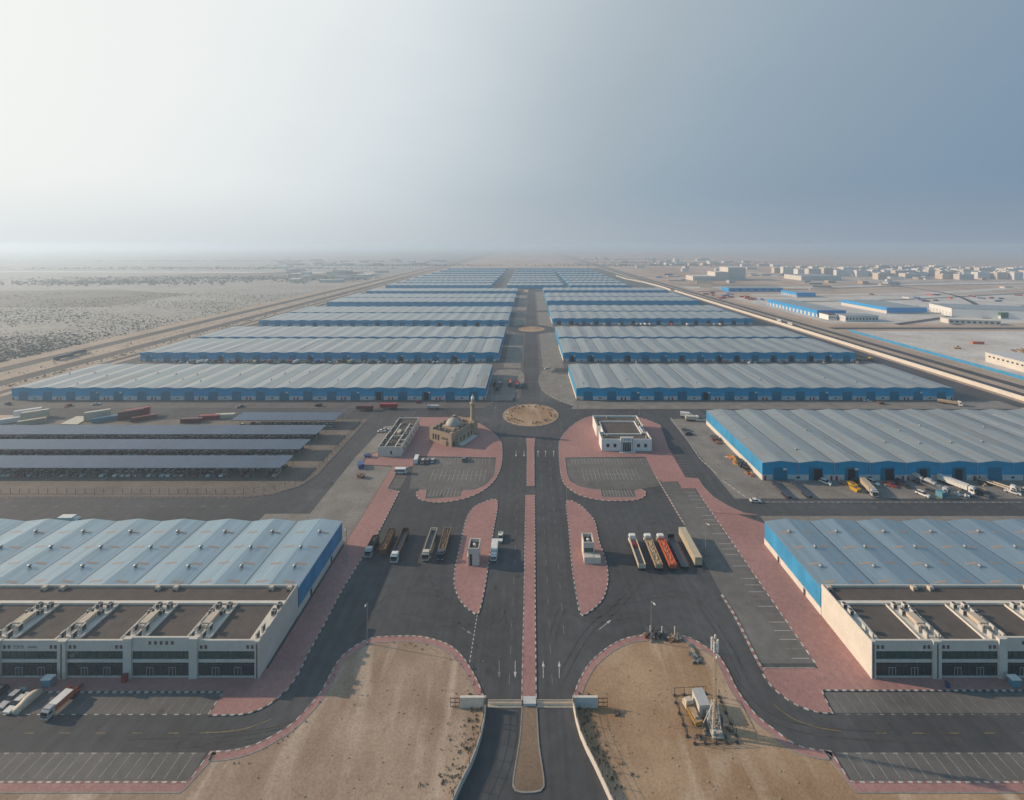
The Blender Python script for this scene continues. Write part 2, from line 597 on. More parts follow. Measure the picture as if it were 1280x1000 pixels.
def glass_mat(name, c, rough=0.12):
    m, nt, b = _nodes(name)
    b.inputs['Base Color'].default_value = rgb(c)
    b.inputs['Roughness'].default_value = rough
    b.inputs['Specular IOR Level'].default_value = 0.6
    N, L = nt.nodes, nt.links
    tc = N.new('ShaderNodeTexCoord')
    n = N.new('ShaderNodeTexNoise'); n.inputs['Scale'].default_value = 0.45; n.inputs['Detail'].default_value = 3
    L.new(tc.outputs['Object'], n.inputs['Vector'])
    mx = N.new('ShaderNodeMix'); mx.data_type = 'RGBA'
    mx.inputs[6].default_value = rgb([x * 0.5 for x in c]); mx.inputs[7].default_value = rgb([x * 1.7 for x in c])
    L.new(n.outputs['Fac'], mx.inputs[0]); L.new(mx.outputs[2], b.inputs['Base Color'])
    return m


M = {}
M['desert'] = terrain_mat('desert sand')
M['asphalt'] = asphalt_mat('asphalt', (0.068, 0.071, 0.077))
M['asphalt_old'] = asphalt_mat('old asphalt', (0.135, 0.13, 0.125), False)
M['asphalt_far'] = asphalt_mat('highway asphalt', (0.06, 0.06, 0.062), False)
M['concrete'] = mat('yard concrete', (0.235, 0.215, 0.195), 0.9, var=0.14, scale=0.12, scale2=1.2, space='World')
M['yardold'] = mat('worn yard surface', (0.13, 0.122, 0.115), 0.9, var=0.16, scale=0.06, scale2=0.8, space='World')
M['dirt'] = mat('packed dirt', (0.20, 0.165, 0.135), 0.95, c2=(0.12, 0.105, 0.09), var=0.16, scale=0.09, scale2=1.0, space='World')
M['sand'] = sand_mat('sand', (0.40, 0.30, 0.225), (0.27, 0.195, 0.14), (0.55, 0.445, 0.355))
M['sand_red'] = sand_mat('reddish sand', (0.42, 0.295, 0.195), (0.29, 0.185, 0.11), (0.54, 0.43, 0.33))
M['sand_pale'] = mat('pale sand', (0.66, 0.635, 0.61), 0.95, c2=(0.44, 0.395, 0.355), var=0.12, scale=0.02, scale2=0.3, space='World')
M['gravel'] = mat('grey gravel plain', (0.37, 0.345, 0.315), 0.95, c2=(0.25, 0.23, 0.205), var=0.2, scale=0.012, scale2=0.12, space='World')
M['median'] = sand_mat('trodden median sand', (0.25, 0.185, 0.13), (0.16, 0.115, 0.08), (0.36, 0.29, 0.22))
M['sand_edge'] = mat('verge sand', (0.44, 0.345, 0.265), 0.95, c2=(0.30, 0.235, 0.18), var=0.14, scale=0.03, scale2=0.5, space='World')
M['pink'] = paving_mat('pink block paving', (0.40, 0.215, 0.198))
M['white_paint'] = mat('road paint', (0.55, 0.55, 0.52), 0.7, var=0.22, scale=1.5, space='World')
M['worn_paint'] = mat('worn road paint', (0.26, 0.25, 0.24), 0.8, var=0.3, scale=0.8, space='World')
M['stall_paint'] = mat('stall paint', (0.40, 0.395, 0.37), 0.8, var=0.28, scale=0.8, space='World')
M['tyre_mark'] = mat('rubbed tyre mark', (0.060, 0.060, 0.062), 0.85, var=0.3, scale=0.4, space='World')
M['yellow_paint'] = mat('worn yellow paint', (0.22, 0.17, 0.09), 0.8, var=0.25, scale=0.8, space='World')
M['kerb_white'] = mat('white kerb', (0.50, 0.48, 0.45), 0.8, var=0.25, scale=0.7, space='World')
M['kerb_black'] = mat('black kerb', (0.08, 0.08, 0.082), 0.8, var=0.3, scale=0.7, space='World')
M['kerb_red'] = mat('plain kerb', (0.27, 0.14, 0.125), 0.8, var=0.2, scale=0.7, space='World')
M['kerb_grey'] = mat('grey kerb', (0.27, 0.25, 0.23), 0.85, var=0.15, scale=0.7, space='World')
M['cream'] = mat('cream render', (0.57, 0.54, 0.485), 0.85, var=0.05, scale=0.25, scale2=2.0)
M['cream_trim'] = mat('pale parapet', (0.62, 0.58, 0.52), 0.85, var=0.06, scale=0.4)
M['white'] = mat('white paint', (0.72, 0.71, 0.69), 0.5, var=0.05, scale=0.5)
M['offwhite'] = mat('weathered white panel', (0.55, 0.56, 0.56), 0.7, var=0.12, scale=0.4)
M['roof_dark'] = mat('dark roofing felt', (0.115, 0.10, 0.092), 0.95, var=0.10, scale=0.3, scale2=2.5, spec=0.2)
M['roof'] = ribbed('roof sheeting', (0.37, 0.405, 0.41), 0, 0.5, 0.42, 0.4, 0.10, 0.05, var_scale=0.25, stretch=(1, 0.12, 1))
M['roof_near'] = ribbed('blue grey roof sheeting', (0.30, 0.405, 0.475), 0, 0.5, 0.36, 0.5, 0.09, 0.05, var_scale=0.3, stretch=(1, 0.12, 1))
M['sheet_pale'] = ribbed('newer roof sheet', (0.46, 0.48, 0.48), 0, 0.5, 0.4, 0.4, 0.06)
M['sheet_dull'] = ribbed('dull roof sheet', (0.27, 0.29, 0.29), 0, 0.5, 0.5, 0.3, 0.1)
M['sheet_tan'] = ribbed('dusty roof sheet', (0.38, 0.35, 0.30), 0, 0.5, 0.6, 0.2, 0.1)
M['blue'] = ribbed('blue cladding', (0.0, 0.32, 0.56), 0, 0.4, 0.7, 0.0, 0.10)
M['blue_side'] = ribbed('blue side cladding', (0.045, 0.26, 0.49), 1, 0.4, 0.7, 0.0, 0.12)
M['blue_fascia'] = ribbed('blue fascia', (0.0, 0.29, 0.49), 0, 0.3, 0.7, 0.0, 0.08)
M['blue_door'] = ribbed('blue roller door', (0.0, 0.18, 0.29), 2, 0.18, 0.7, 0.0, 0.10)
M['blue_bright'] = ribbed('bright blue cladding', (0.015, 0.27, 0.62), 0, 0.5, 0.5, 0.0, 0.06)
M['open_dark'] = mat('dark doorway', (0.008, 0.009, 0.01), 0.9, var=0.3, scale=0.6)
M['red_door'] = mat('red door', (0.32, 0.02, 0.03), 0.5, var=0.1)
M['gutter'] = mat('gutter', (0.10, 0.10, 0.105), 0.6, 0.4, var=0.2)
M['skylight'] = mat('tanned skylight sheet', (0.36, 0.25, 0.18), 0.6, c2=(0.28, 0.27, 0.26), scale=0.35)
M['glass'] = glass_mat('dark green glass', (0.016, 0.065, 0.06))
M['glass_shop'] = glass_mat('shopfront glass', (0.02, 0.036, 0.04))
M['alu'] = mat('aluminium frame', (0.42, 0.44, 0.45), 0.4, 0.3, var=0.05)
M['alu_dark'] = mat('dark frame', (0.10, 0.13, 0.13), 0.4, 0.3, var=0.05)
M['brown'] = mat('brown tile', (0.12, 0.085, 0.07), 0.7)
M['steel'] = mat('galvanised steel', (0.36, 0.37, 0.38), 0.45, 0.5, var=0.1)
M['darksteel'] = mat('dark steel', (0.06, 0.06, 0.065), 0.6, 0.3, var=0.2)
M['acbody'] = mat('air conditioner casing', (0.50, 0.49, 0.46), 0.6, var=0.12)
M['acdark'] = mat('condenser coil', (0.06, 0.06, 0.062), 0.7, var=0.2)
M['duct'] = mat('beige duct', (0.52, 0.44, 0.35), 0.7, var=0.1)
M['stone'] = mat('sandstone render', (0.40, 0.30, 0.21), 0.85, var=0.08, scale=0.4)
M['dome'] = mat('dome plaster', (0.40, 0.37, 0.33), 0.7, var=0.08)
M['tyre'] = mat('tyre rubber', (0.015, 0.015, 0.016), 0.9, var=0.2)
M['carglass'] = glass_mat('car glass', (0.012, 0.016, 0.02), 0.08)
M['lamp'] = mat('headlamp', (0.65, 0.65, 0.62), 0.2, var=0.03)
M['taillamp'] = mat('tail lamp', (0.3, 0.01, 0.01), 0.3, var=0.03)
M['solar'] = None
M['bush'] = mat('dry shrub', (0.10, 0.095, 0.062), 0.95, c2=(0.17, 0.14, 0.09), var=0.2, scale=0.4, space='World')
M['load_brown'] = mat('scrap load', (0.22, 0.12, 0.06), 0.9, c2=(0.09, 0.06, 0.045), var=0.3, scale=1.4)
M['load_sand'] = mat('sand load', (0.42, 0.31, 0.19), 0.95, var=0.15, scale=1.0)
M['town'] = None

PAINT = {}


def paint(name, c, rough=0.4, var=0.07):
    if name not in PAINT:
        PAINT[name] = mat(name + ' paint', c, rough, 0.0, var, 0.8)
    return PAINT[name]


COLS = {'white': (0.68, 0.68, 0.66), 'silver': (0.42, 0.43, 0.44), 'grey': (0.17, 0.175, 0.18), 'black': (0.018, 0.018, 0.02),
        'red': (0.32, 0.02, 0.025), 'blue': (0.025, 0.09, 0.25), 'beige': (0.50, 0.42, 0.30), 'cream': (0.56, 0.50, 0.40),
        'yellow': (0.55, 0.33, 0.02), 'orange': (0.55, 0.13, 0.05), 'brown': (0.17, 0.09, 0.05), 'maroon': (0.14, 0.03, 0.03),
        'green': (0.05, 0.12, 0.07), 'teal': (0.10, 0.26, 0.34), 'ochre': (0.36, 0.21, 0.03), 'tan': (0.40, 0.30, 0.20), 'slate': (0.06, 0.075, 0.10)}


def P(n):
    return paint(n, COLS[n])


def solar_mat():
    m, nt, b = _nodes('solar panel')
    N, L = nt.nodes, nt.links
    b.inputs['Roughness'].default_value = 0.3
    geo = N.new('ShaderNodeNewGeometry')
    br = N.new('ShaderNodeTexBrick')
    br.offset = 0.0
    br.inputs['Scale'].default_value = 1.0
    br.inputs['Brick Width'].default_value = 1.05; br.inputs['Row Height'].default_value = 2.0
    br.inputs['Mortar Size'].default_value = 0.03
    br.inputs['Color1'].default_value = (0.03, 0.065, 0.13, 1); br.inputs['Color2'].default_value = (0.042, 0.082, 0.15, 1)
    b.inputs['Specular IOR Level'].default_value = 0.2
    br.inputs['Mortar'].default_value = (0.16, 0.18, 0.21, 1)
    L.new(geo.outputs['Position'], br.inputs['Vector'])
    n = N.new('ShaderNodeTexNoise'); n.inputs['Scale'].default_value = 0.09
    mp = N.new('ShaderNodeMapping'); mp.inputs['Scale'].default_value = (1, 0.2, 1)
    L.new(geo.outputs['Position'], mp.inputs[0]); L.new(mp.outputs[0], n.inputs['Vector'])
    r = N.new('ShaderNodeMapRange'); r.inputs[3].default_value = 0.75; r.inputs[4].default_value = 1.3
    L.new(n.outputs['Fac'], r.inputs[0])
    sc = N.new('ShaderNodeVectorMath'); sc.operation = 'SCALE'
    L.new(br.outputs['Color'], sc.inputs[0]); L.new(r.outputs[0], sc.inputs['Scale'])
    L.new(sc.outputs[0], b.inputs['Base Color'])
    return m


def facade_mat(name, wall, win, w=3.2, h=3.2):
    """rendered wall with a grid of small windows, for blocks a few pixels high"""
    m, nt, b = _nodes(name)
    N, L = nt.nodes, nt.links
    b.inputs['Roughness'].default_value = 0.8
    tc = N.new('ShaderNodeTexCoord')
    sx = N.new('ShaderNodeSeparateXYZ'); L.new(tc.outputs['Object'], sx.inputs[0])
    ad = N.new('ShaderNodeMath'); ad.operation = 'ADD'
    L.new(sx.outputs[0], ad.inputs[0]); L.new(sx.outputs[1], ad.inputs[1])
    fac = None
    for s, p, t in ((ad.outputs[0], w, 0.45), (sx.outputs[2], h, 0.45)):
        d = N.new('ShaderNodeMath'); d.operation = 'DIVIDE'; d.inputs[1].default_value = p; L.new(s, d.inputs[0])
        f = N.new('ShaderNodeMath'); f.operation = 'FRACT'; L.new(d.outputs[0], f.inputs[0])
        g = N.new('ShaderNodeMath'); g.operation = 'GREATER_THAN'; g.inputs[1].default_value = 1 - t; L.new(f.outputs[0], g.inputs[0])
        if fac is None: fac = g.outputs[0]
        else:
            mu = N.new('ShaderNodeMath'); mu.operation = 'MULTIPLY'
            L.new(fac, mu.inputs[0]); L.new(g.outputs[0], mu.inputs[1]); fac = mu.outputs[0]
    ge = N.new('ShaderNodeNewGeometry')
    sn = N.new('ShaderNodeSeparateXYZ'); L.new(ge.outputs['Normal'], sn.inputs[0])
    le = N.new('ShaderNodeMath'); le.operation = 'LESS_THAN'; le.inputs[1].default_value = 0.5; L.new(sn.outputs[2], le.inputs[0])
    mu = N.new('ShaderNodeMath'); mu.operation = 'MULTIPLY'; L.new(fac, mu.inputs[0]); L.new(le.outputs[0], mu.inputs[1])
    mx = N.new('ShaderNodeMix'); mx.data_type = 'RGBA'
    mx.inputs[6].default_value = rgb(wall); mx.inputs[7].default_value = rgb(win)
    L.new(mu.outputs[0], mx.inputs[0]); L.new(mx.outputs[2], b.inputs['Base Color'])
    return m


M['solar'] = solar_mat()
M['town'] = facade_mat('apartment render', (0.60, 0.55, 0.48), (0.16, 0.17, 0.18))
M['town_warm'] = facade_mat('warm apartment render', (0.62, 0.51, 0.40), (0.18, 0.17, 0.16))
M['town_white'] = facade_mat('white apartment render', (0.70, 0.68, 0.65), (0.20, 0.21, 0.22), 4.0)


# ================================================================== GROUND
def ground(name, mb, m, label, fix=False):
    o = mb.build(name, m, fix=fix)
    tag(o, label, name.replace('_', ' '), None, 'structure')
    return o


def rect(x0, y0, x1, y1):
    return [(x0, y0), (x1, y0), (x1, y1), (x0, y1)]


b = MB()
# far rings first: one sheet out to the horizon
b.quad((-42000, -60, 0), (42000, -60, 0), (42000, 60000, 0), (-42000, 60000, 0))
ground('ground', b, M['desert'], 'sandy desert ground reaching to the hazy horizon')

b = MB()
b.sheet(rect(-330, 60, 335, 291), 0.03)
ground('asphalt', b, M['asphalt'], 'dark asphalt apron around the near buildings and the avenue')

# yards of the long warehouse rows, and the far rows beyond
b = MB()
b.sheet([(-388, 291), (338, 291), (338, 1010), (-360, 1010)], 0.03)
b.sheet([(-370, 1060), (345, 1060), (345, 2050), (-370, 2050)], 0.03)
ground('yard', b, M['yardold'], 'worn grey yard surface around the long blue warehouses')

AVX = lambda y: 0.4 + (y - 105) * 0.0107          # the avenue leans very slightly


def avrect(xa, xb, y0, y1):
    return [(AVX(y0) + xa, y0), (AVX(y0) + xb, y0), (AVX(y1) + xb, y1), (AVX(y1) + xa, y1)]


b = MB()
b.sheet(avrect(-7.5, 7.5, 291, 1060), 0.05)                       # avenue to the north
b.sheet(avrect(-11, 11, 1060, 2050), 0.05)
b.sheet([(-388, 291.2), (-388, 279), (-330.2, 279), (-330.2, 291.2)], 0.05)
for y0, y1 in ((372, 384), (543, 549), (712, 722), (1012, 1058)):
    b.sheet(rect(-380, y0, -8, y1), 0.04)
    b.sheet(rect(16, y0, 330, y1), 0.04)
b.sheet(rect(-388, 291.5, -374, 1000), 0.045)
b.sheet(rect(330, 291.5, 350, 1000), 0.045)
ground('access_road', b, M['asphalt'], 'dark asphalt avenue running north between the warehouse rows')

# concrete aprons
b = MB()
b.sheet(rect(96, 158, 335, 175), 0.06)                              # behind the near right building
b.sheet(rect(91.5, 187, 335, 272.5), 0.06)                          # yard round the middle right warehouse
b.sheet(rect(-109, 160, -68.2, 176.5), 0.06)
b.sheet([(-90.5, 176.5), (-68.2, 176.5), (-68.2, 213.8), (-84, 215.5), (-85.5, 226), (-80.5, 230), (-80.5, 262), (-88, 262), (-90.5, 225)], 0.06)
b.sheet([(30, 289.2), (338, 289.2), (338, 304), (35.4, 304)], 0.065)
ground('concrete_apron', b, M['concrete'], 'pale concrete apron beside the warehouses')

b = MB()
b.sheet([(-330, 188.6), (-126, 188.6), (-114, 191), (-106, 197), (-102.6, 206), (-102.6, 272), (-330, 272)], 0.06)
ground('dirt_lot', b, M['dirt'], 'packed dirt lot under the solar carports')

# lobes of concrete beside the avenue
b = MB()
lob = smooth_line(GP((700, 455.5), (686, 459), (676, 466), (673.5, 478), (680, 490), (697, 500), (716, 507), (735, 509.5)), 5)
b.sheet(lob + [(34.8, 289.5), (34.8, 366), (20, 370)], 0.08)
lob2 = smooth_line(GP((622, 463), (638, 461.5), (650, 464), (655, 470), (654, 478), (650, 483)), 5)
b.sheet(lob2 + [(-8.5, 318), (-11, 305), (-29.5, 305), (-29.5, 366)], 0.08)
for y0, y1 in ((386, 541), (551, 555), (571, 706), (724, 860), (866, 1005)):
    b.sheet(avrect(10.5, 30, y0, y1), 0.055)
    b.sheet(avrect(-25, -9.5, y0, y1), 0.055)
ground('side_lot', b, M['concrete'], 'pale concrete lots either side of the avenue')

b = MB()
b.quad((-14000, 60, .012), (-505, 60, .012), (-505, 7000, .012), (-14000, 7000, .012))
ground('gravel_plain', b, M['gravel'], 'grey gravelly scrub plain left of the highway')
# highways
b = MB()
b.sheet(rect(-505, 60, -384, 6000), 0.02)
b.sheet(rect(352, 300, 408, 6000), 0.02)
b.sheet([(408, 556), (1500, 556), (1500, 580), (408, 580)], 0.02)
ground('verge', b, M['sand_edge'], 'sandy verge along the highways')
b = MB()
for x0, x1 in ((-480, -462), (-434, -417), (-403, -395)):
    b.sheet(rect(x0, 60, x1, 6000), 0.04)
for x0, x1 in ((364, 374), (384, 394)):
    b.sheet(rect(x0, 300, x1, 6000), 0.04)
b.sheet([(408, 562), (1500, 562), (1500, 574), (408, 574)], 0.04)
b.sheet([(520, 590), (1200, 900), (1200, 912), (520, 602)], 0.04)
ground('highway', b, M['asphalt_far'], 'grey highway lanes running to the horizon')
b = MB()
b.sheet(GP((-40, 385), (130, 384), (235, 368), (150, 362), (-60, 364)), 0.05)
b.sheet(GP((60, 356), (330, 346), (380, 340), (250, 342), (40, 350)), 0.05)
b.sheet(GP((260, 353), (440, 345), (460, 339), (330, 345)), 0.05)
ground('dark_flat', b, M['dirt'], 'dark level fields on the left plain')
b = MB()
b.sheet([(425, 300), (900, 300), (1500, 550), (420, 550), (420, 420)], 0.03)
b.sheet([(430, 605), (1300, 605), (1700, 1000), (430, 900)], 0.03)
ground('sand_flat', b, M['sand_pale'], 'pale levelled sand beyond the right highway')

# ------------------------------------------------------------------ raised pink paving
PZ0, PZ1 = -0.05, 0.16
b = MB()
# teardrop islands beside the gate road
TEAR_L = smooth_line(GP((621, 626), (616, 665), (611, 700), (604, 742), (597.5, 767), (591, 765), (580, 756), (572, 743), (568, 726), (570.6, 704),
                        (577, 676), (583, 650), (590, 637), (600, 630)), 4, True)
TEAR_R = smooth_line(GP((708.5, 627), (723.6, 631), (734.8, 641), (742.4, 651), (746, 665), (749, 679), (754.4, 693), (759, 712), (759, 729), (754.4, 746),
                        (746, 757), (735, 765.6), (726.4, 768), (720.8, 743), (715, 704), (711, 656)), 4, True)
b.prism(TEAR_L, PZ0, PZ1)
b.prism(TEAR_R, PZ0, PZ1)
# median
MED = GP((653, 876), (655.5, 750), (657.6, 619), (668, 619), (668.4, 750), (669.5, 876))
MED2 = GP((659, 608), (659.3, 560), (658.3, 547.5), (668.6, 547.5), (667.3, 560), (667.6, 608))
b.prism(MED, PZ0, PZ1)
b.prism(MED2, PZ0, PZ1)
# left plaza round the near building and the strip up to the mosque
FL = (-69.2, 109.2)
KL1 = smooth_line(GP((496, 620), (471.6, 667.6), (451.6, 698.4), (426, 740), (407, 777), (387, 813), (373, 841), (362, 858), (351, 869), (334, 882), (318, 889), (300, 893), (261, 894)), 5)
left_plaza = [(-330, 106.3)] + [G(280, 865)] + KL1[::-1][:] + [(-58.2, 192.5), (-64, 194.6), (-64, 209.2), (-58, 214.3), (-68, 214.3), (-68, 160), (-68.4, 112), (-330, 112)]
b.prism(left_plaza, PZ0, PZ1)
OUT_L = smooth_line(GP((526.5, 612), (521.5, 614), (519.7, 617.5), (522.5, 623), (530, 626.5), (548, 629), (566, 627), (584, 623), (602, 615), (616, 604),
                       (623, 593), (627, 582), (628.3, 568), (627, 553.6), (620, 544), (607, 534), (594.8, 527.5)), 4)
IN_L = GP((543.5, 571), (620, 572.5), (617.5, 594), (607.5, 606), (593, 612), (577.7, 613), (575, 621), (532, 624), (533.6, 613))
mosque_plaza = [(-57.8, 214.5), G(517, 570)] + IN_L + OUT_L + [(-31, 270), (-36, 275), (-80, 275), (-84, 270), (-79.9, 262), (-79.9, 229), (-85, 225.5), (-83.5, 215.8), (-68.2, 214.5)]
b.prism(mosque_plaza, PZ0, PZ1)
# right plaza of the white building
OUT_R = smooth_line(GP((825.4, 532), (800, 522.5), (768, 519.8), (740.6, 520.4), (727.5, 524.7), (716, 532), (707, 540.6), (700.5, 550), (699, 559), (699.4, 572.5), (700.7, 587.5), (703, 599),
                       (708.8, 608), (722, 617.5), (739, 623), (757.5, 626), (776, 626), (795, 625), (804.4, 621), (807, 616.6), (804, 613), (799, 612)), 4)
IN_R = GP((793, 613), (794.6, 621.6), (753, 621.6), (751, 612), (739, 611.5), (724, 608), (712.5, 601.6), (708.8, 591), (706.5, 572.5), (807, 571.6))
right_edge = GP((928, 641), (910, 633), (892, 622), (879, 609), (872, 598), (857, 597), (836, 561))
strip_top = GP((820, 597), (829, 603), (847, 602), (853, 611), (870, 611))
KR_strip = [(77, 189), (76.8, 113.4)]
KR1 = smooth_line(GP((956, 836), (954.6, 843.7), (969, 862), (993, 879.6), (1017, 889), (1033, 891.4), (1041, 891)), 5)
right_plaza = OUT_R + IN_R + strip_top + [(77.2, 189), (77.2, 177), (88, 176), (96, 175.5)] + right_edge
b.prism(right_plaza, PZ0, PZ1)
near_right = [(77.2, 176.8), (77.0, 112.0), G(956, 836)] + KR1[1:] + [(74.0, 106.5), (300, 106.3), (300, 112), (95.5, 112), (95.5, 170), (87.5, 175.8)]
b.prism(near_right, PZ0, PZ1)
# pavement ribbons round the sand lots
SL = smooth_line([G(u, v) for u, v in ((263, 939.5), (290, 938), (320, 930), (349, 915), (370, 900), (398, 869), (412, 844), (424, 824), (440, 810),
                                       (460, 799), (477, 796), (516, 795), (538, 798), (561, 806), (577.6, 820), (591.6, 841), (600, 858), (605.5, 872))], 5)
SL = [(-330, 88.4), (-150, 88.4), (-70.7, 88.4)] + SL
SR = smooth_line([G(u, v) for u, v in ((716, 872), (723, 852), (735, 831), (749, 817), (768, 804), (789, 796), (815, 793.5), (842, 793.5), (864, 798), (883, 809), (897, 818),
                                       (909, 836), (920, 859), (934, 880), (948.5, 896.6), (969.5, 913), (993, 930), (1019.7, 937), (1042, 938.5))], 5) + [(67.4, 88.4), (150, 88.4), (330, 88.4)]


def ribbon(mb, line, w, z0, z1, mi=0):
    a = line; c = offset(line, w)
    for i in range(len(line) - 1):
        p, q, r, s = a[i], a[i + 1], c[i + 1], c[i]
        mb.add([(p[0], p[1], z1), (q[0], q[1], z1), (r[0], r[1], z1), (s[0], s[1], z1), (p[0], p[1], z0), (q[0], q[1], z0), (r[0], r[1], z0), (s[0], s[1], z0)],
               [(0, 1, 2, 3), (0, 4, 5, 1), (3, 2, 6, 7)], mi)
    return mb


def clean(line, d=0.6):
    out = [line[0]]
    for p in line[1:]:
        if hypot(p[0] - out[-1][0], p[1] - out[-1][1]) > d:
            out.append(p)
    return out


SL = clean(SL); SR = clean(SR)
ribbon(b, SL, -1.7, PZ0, PZ1)
ribbon(b, SR, -1.7, PZ0, PZ1)
ground('paving', b, M['pink'], 'pink block paving of the plazas, islands and pavements', True)

# thin block-paved separators beside the right parking strip
b = MB()
ISL = [resample(GP((820, 597), (834, 621), (845, 640), (855, 656.5)), 1.0), resample(GP((901, 744), (914, 765), (926, 787), (940, 816), (952, 839)), 1.0)]
for l in ISL:
    ribbon(b, l, 0.7, PZ0, PZ1)
ground('separator_island', b, M['pink'], 'narrow pink kerbed islands beside the parking strip')

# sand lots
b = MB()
GL = smooth_line(GP((608, 872), (605, 900), (600, 925), (590, 955), (575, 985), (556, 1030), (530, 1100)), 4)
GR = smooth_line(GP((715.5, 872), (717, 890), (722, 913), (730, 935), (738, 950), (752, 980), (775, 1030), (810, 1100)), 4)
b.prism([(-330, 60), (-330, 86.8)] + offset(SL, -1.75)[1:] + GL, -0.05, 0.13)
ground('sand_lot', b, M['sand'], 'bare sand lot left of the gate road')
b = MB()
b.prism(offset(SR, -1.75) + [(330, 60)] + GR[::-1], -0.05, 0.13)
ground('sand_lot', b, M['sand_red'], 'bare reddish sand lot right of the gate road')
b = MB()
MSAND = smooth_line(GP((653.5, 884), (651, 920), (646.5, 950), (642.5, 975), (643, 986), (650, 989.5), (661, 990), (673, 988.5), (679, 984), (677.5, 965), (673, 935), (671, 905), (670, 884)), 4)
b.prism(MSAND, -0.05, 0.14)
ground('median_sand', b, M['median'], 'sandy median tongue south of the gate')
# roundabouts
for cx, cy, r in ((2.3, 279.2, 18.3), (5.6, 562.7, 17.5)):
    b = MB()
    ring = [(cx + r * cos(2 * pi * k / 64), cy + r * sin(2 * pi * k / 64)) for k in range(64)]
    b.prism(ring, -0.05, 0.22)
    ground('roundabout_sand', b, M['sand_red'], 'round sandy island of the ' + ('near' if cy < 300 else 'far') + ' roundabout')
b = MB()
b.sheet([(5.6 + 31 * cos(2 * pi * k / 48), 562.7 + 31 * sin(2 * pi * k / 48)) for k in range(48)], 0.062)
b.sheet([(2.3 + 33 * cos(2 * pi * k / 48), 284 + 27 * sin(2 * pi * k / 48)) for k in range(48)], 0.048)
b.sheet(rect(-60, 556, 60, 568), 0.061)
ground('roundabout_road', b, M['asphalt'], 'asphalt ring round the sandy roundabouts')

# stall areas with paler old asphalt
b = MB()
b.sheet(GP((543.5, 572), (619, 573.2), (616.5, 594), (606.5, 605), (592, 611), (566, 613), (533.6, 613), (526.5, 611), (512, 611), (517, 572)), 0.05)
b.sheet(GP((533.6, 613.5), (577, 613.5), (574.5, 620.5), (532.5, 623.4)), 0.056)
b.sheet(GP((707.2, 573.2), (806.5, 572.3), (820, 597), (826, 607), (799, 611.5), (793, 612), (751, 611.6), (739, 611), (724.5, 607.4), (713.2, 601), (709.5, 591)), 0.05)
b.sheet(GP((751.4, 612.4), (792.8, 613.4), (794.2, 621.2), (753.4, 621.2)), 0.056)
b.sheet([(62.9, 204.5), (64.5, 201), (70.4, 201), (70.6, 196.5), (76.6, 196.5), (76.9, 113.4), (62.2, 113.4)], 0.05)
b.sheet(rect(-330, 88.5, -70.8, 93.5), 0.05)
b.sheet(rect(67.6, 88.5, 330, 93.5), 0.05)
b.sheet([(-330, 101.2), G(262, 893), G(279.5, 866), (-330, 106.1)], 0.05)
b.sheet([(73.4, 101.4), (330, 101.2), (330, 106.1), (74.2, 106.1)], 0.05)
b.sheet(rect(-64, 194.8, -58.4, 209), 0.05)
ground('parking_stalls', b, M['asphalt_old'], 'paler old asphalt of the parking stalls')

# ------------------------------------------------------------------ kerbs
KERB = MB()


def kerb(line, side, step=1.0, w=0.3, z1=0.2, cols=(0, 1), start=0):
    pts = resample(line, step)
    off = offset(pts, side * w)
    for i in range(len(pts) - 1):
        mi = cols[(i + start) % len(cols)]
        p, q, r, s = pts[i], pts[i + 1], off[i + 1], off[i]
        KERB.add([(p[0], p[1], z1), (q[0], q[1], z1), (r[0], r[1], z1), (s[0], s[1], z1), (p[0], p[1], 0), (q[0], q[1], 0), (r[0], r[1], 0), (s[0], s[1], 0)],
                 [(0, 1, 2, 3), (0, 1, 5, 4), (3, 2, 6, 7)], mi)


WB, WR_, GY = (0, 1), (0, 2), (3,)
kerb(TEAR_L + TEAR_L[:1], 1, cols=WB)
kerb(TEAR_R + TEAR_R[:1], 1, cols=WB)
kerb(MED[:3], 1, cols=WR_); kerb(MED[3:], 1, cols=WB)
kerb(MED2[:3], 1, 1.3, cols=WR_); kerb(MED2[3:], 1, 1.3, cols=WB)
kerb(KL1, 1, cols=WB)
kerb([G(261, 894), G(280, 865), (-330, 106.15)], 1, cols=WB)
kerb(OUT_L, 1, 1.3, cols=WB)
kerb(IN_L, 1, 1.3, cols=GY)
kerb(OUT_R, -1, 1.3, cols=WR_)
kerb(IN_R, 1, 1.3, cols=GY)
kerb([(77.1, 189), (76.9, 113.3)], 1, 1.2, cols=WR_)
kerb([G(956, 836.3), G(1020, 836)], 1, 1.2, cols=GY)
kerb(KR1, -1, cols=WB)
kerb([G(1041, 891), (74.0, 106.3), (300, 106.1)], 1, cols=WB)
kerb([(-58.2, 192.5), (-64, 194.6), (-64, 209.2), (-58, 214.3)], 1, 1.2, cols=GY)
kerb([(-58.2, 192.5), G(496, 620)], 1, 1.2, cols=WB)
kerb(GP((872, 598), (879, 609), (892, 622), (910, 633), (928, 641)), 1, 1.4, cols=GY)
for l in ISL:
    kerb(l, 1, 1.0, cols=WR_); kerb(offset(l, 0.7), -1, 1.0, cols=WR_)
SLi = SL
kerb(SL, -1, cols=WR_); kerb(offset(SL, -1.7), -1, 1.0, 0.25, 0.19, GY)
kerb(SR, -1, cols=WR_); kerb(offset(SR, -1.7), -1, 1.0, 0.25, 0.19, GY)
kerb(MSAND + MSAND[:1], -1, 1.0, 0.3, 0.2, GY)
for cx, cy, r in ((2.3, 279.2, 18.3), (5.6, 562.7, 17.5)):
    kerb([(cx + r * cos(2 * pi * k / 64), cy + r * sin(2 * pi * k / 64)) for k in range(65)], 1, 1.5, 0.4, 0.28, (3, 0, 3))
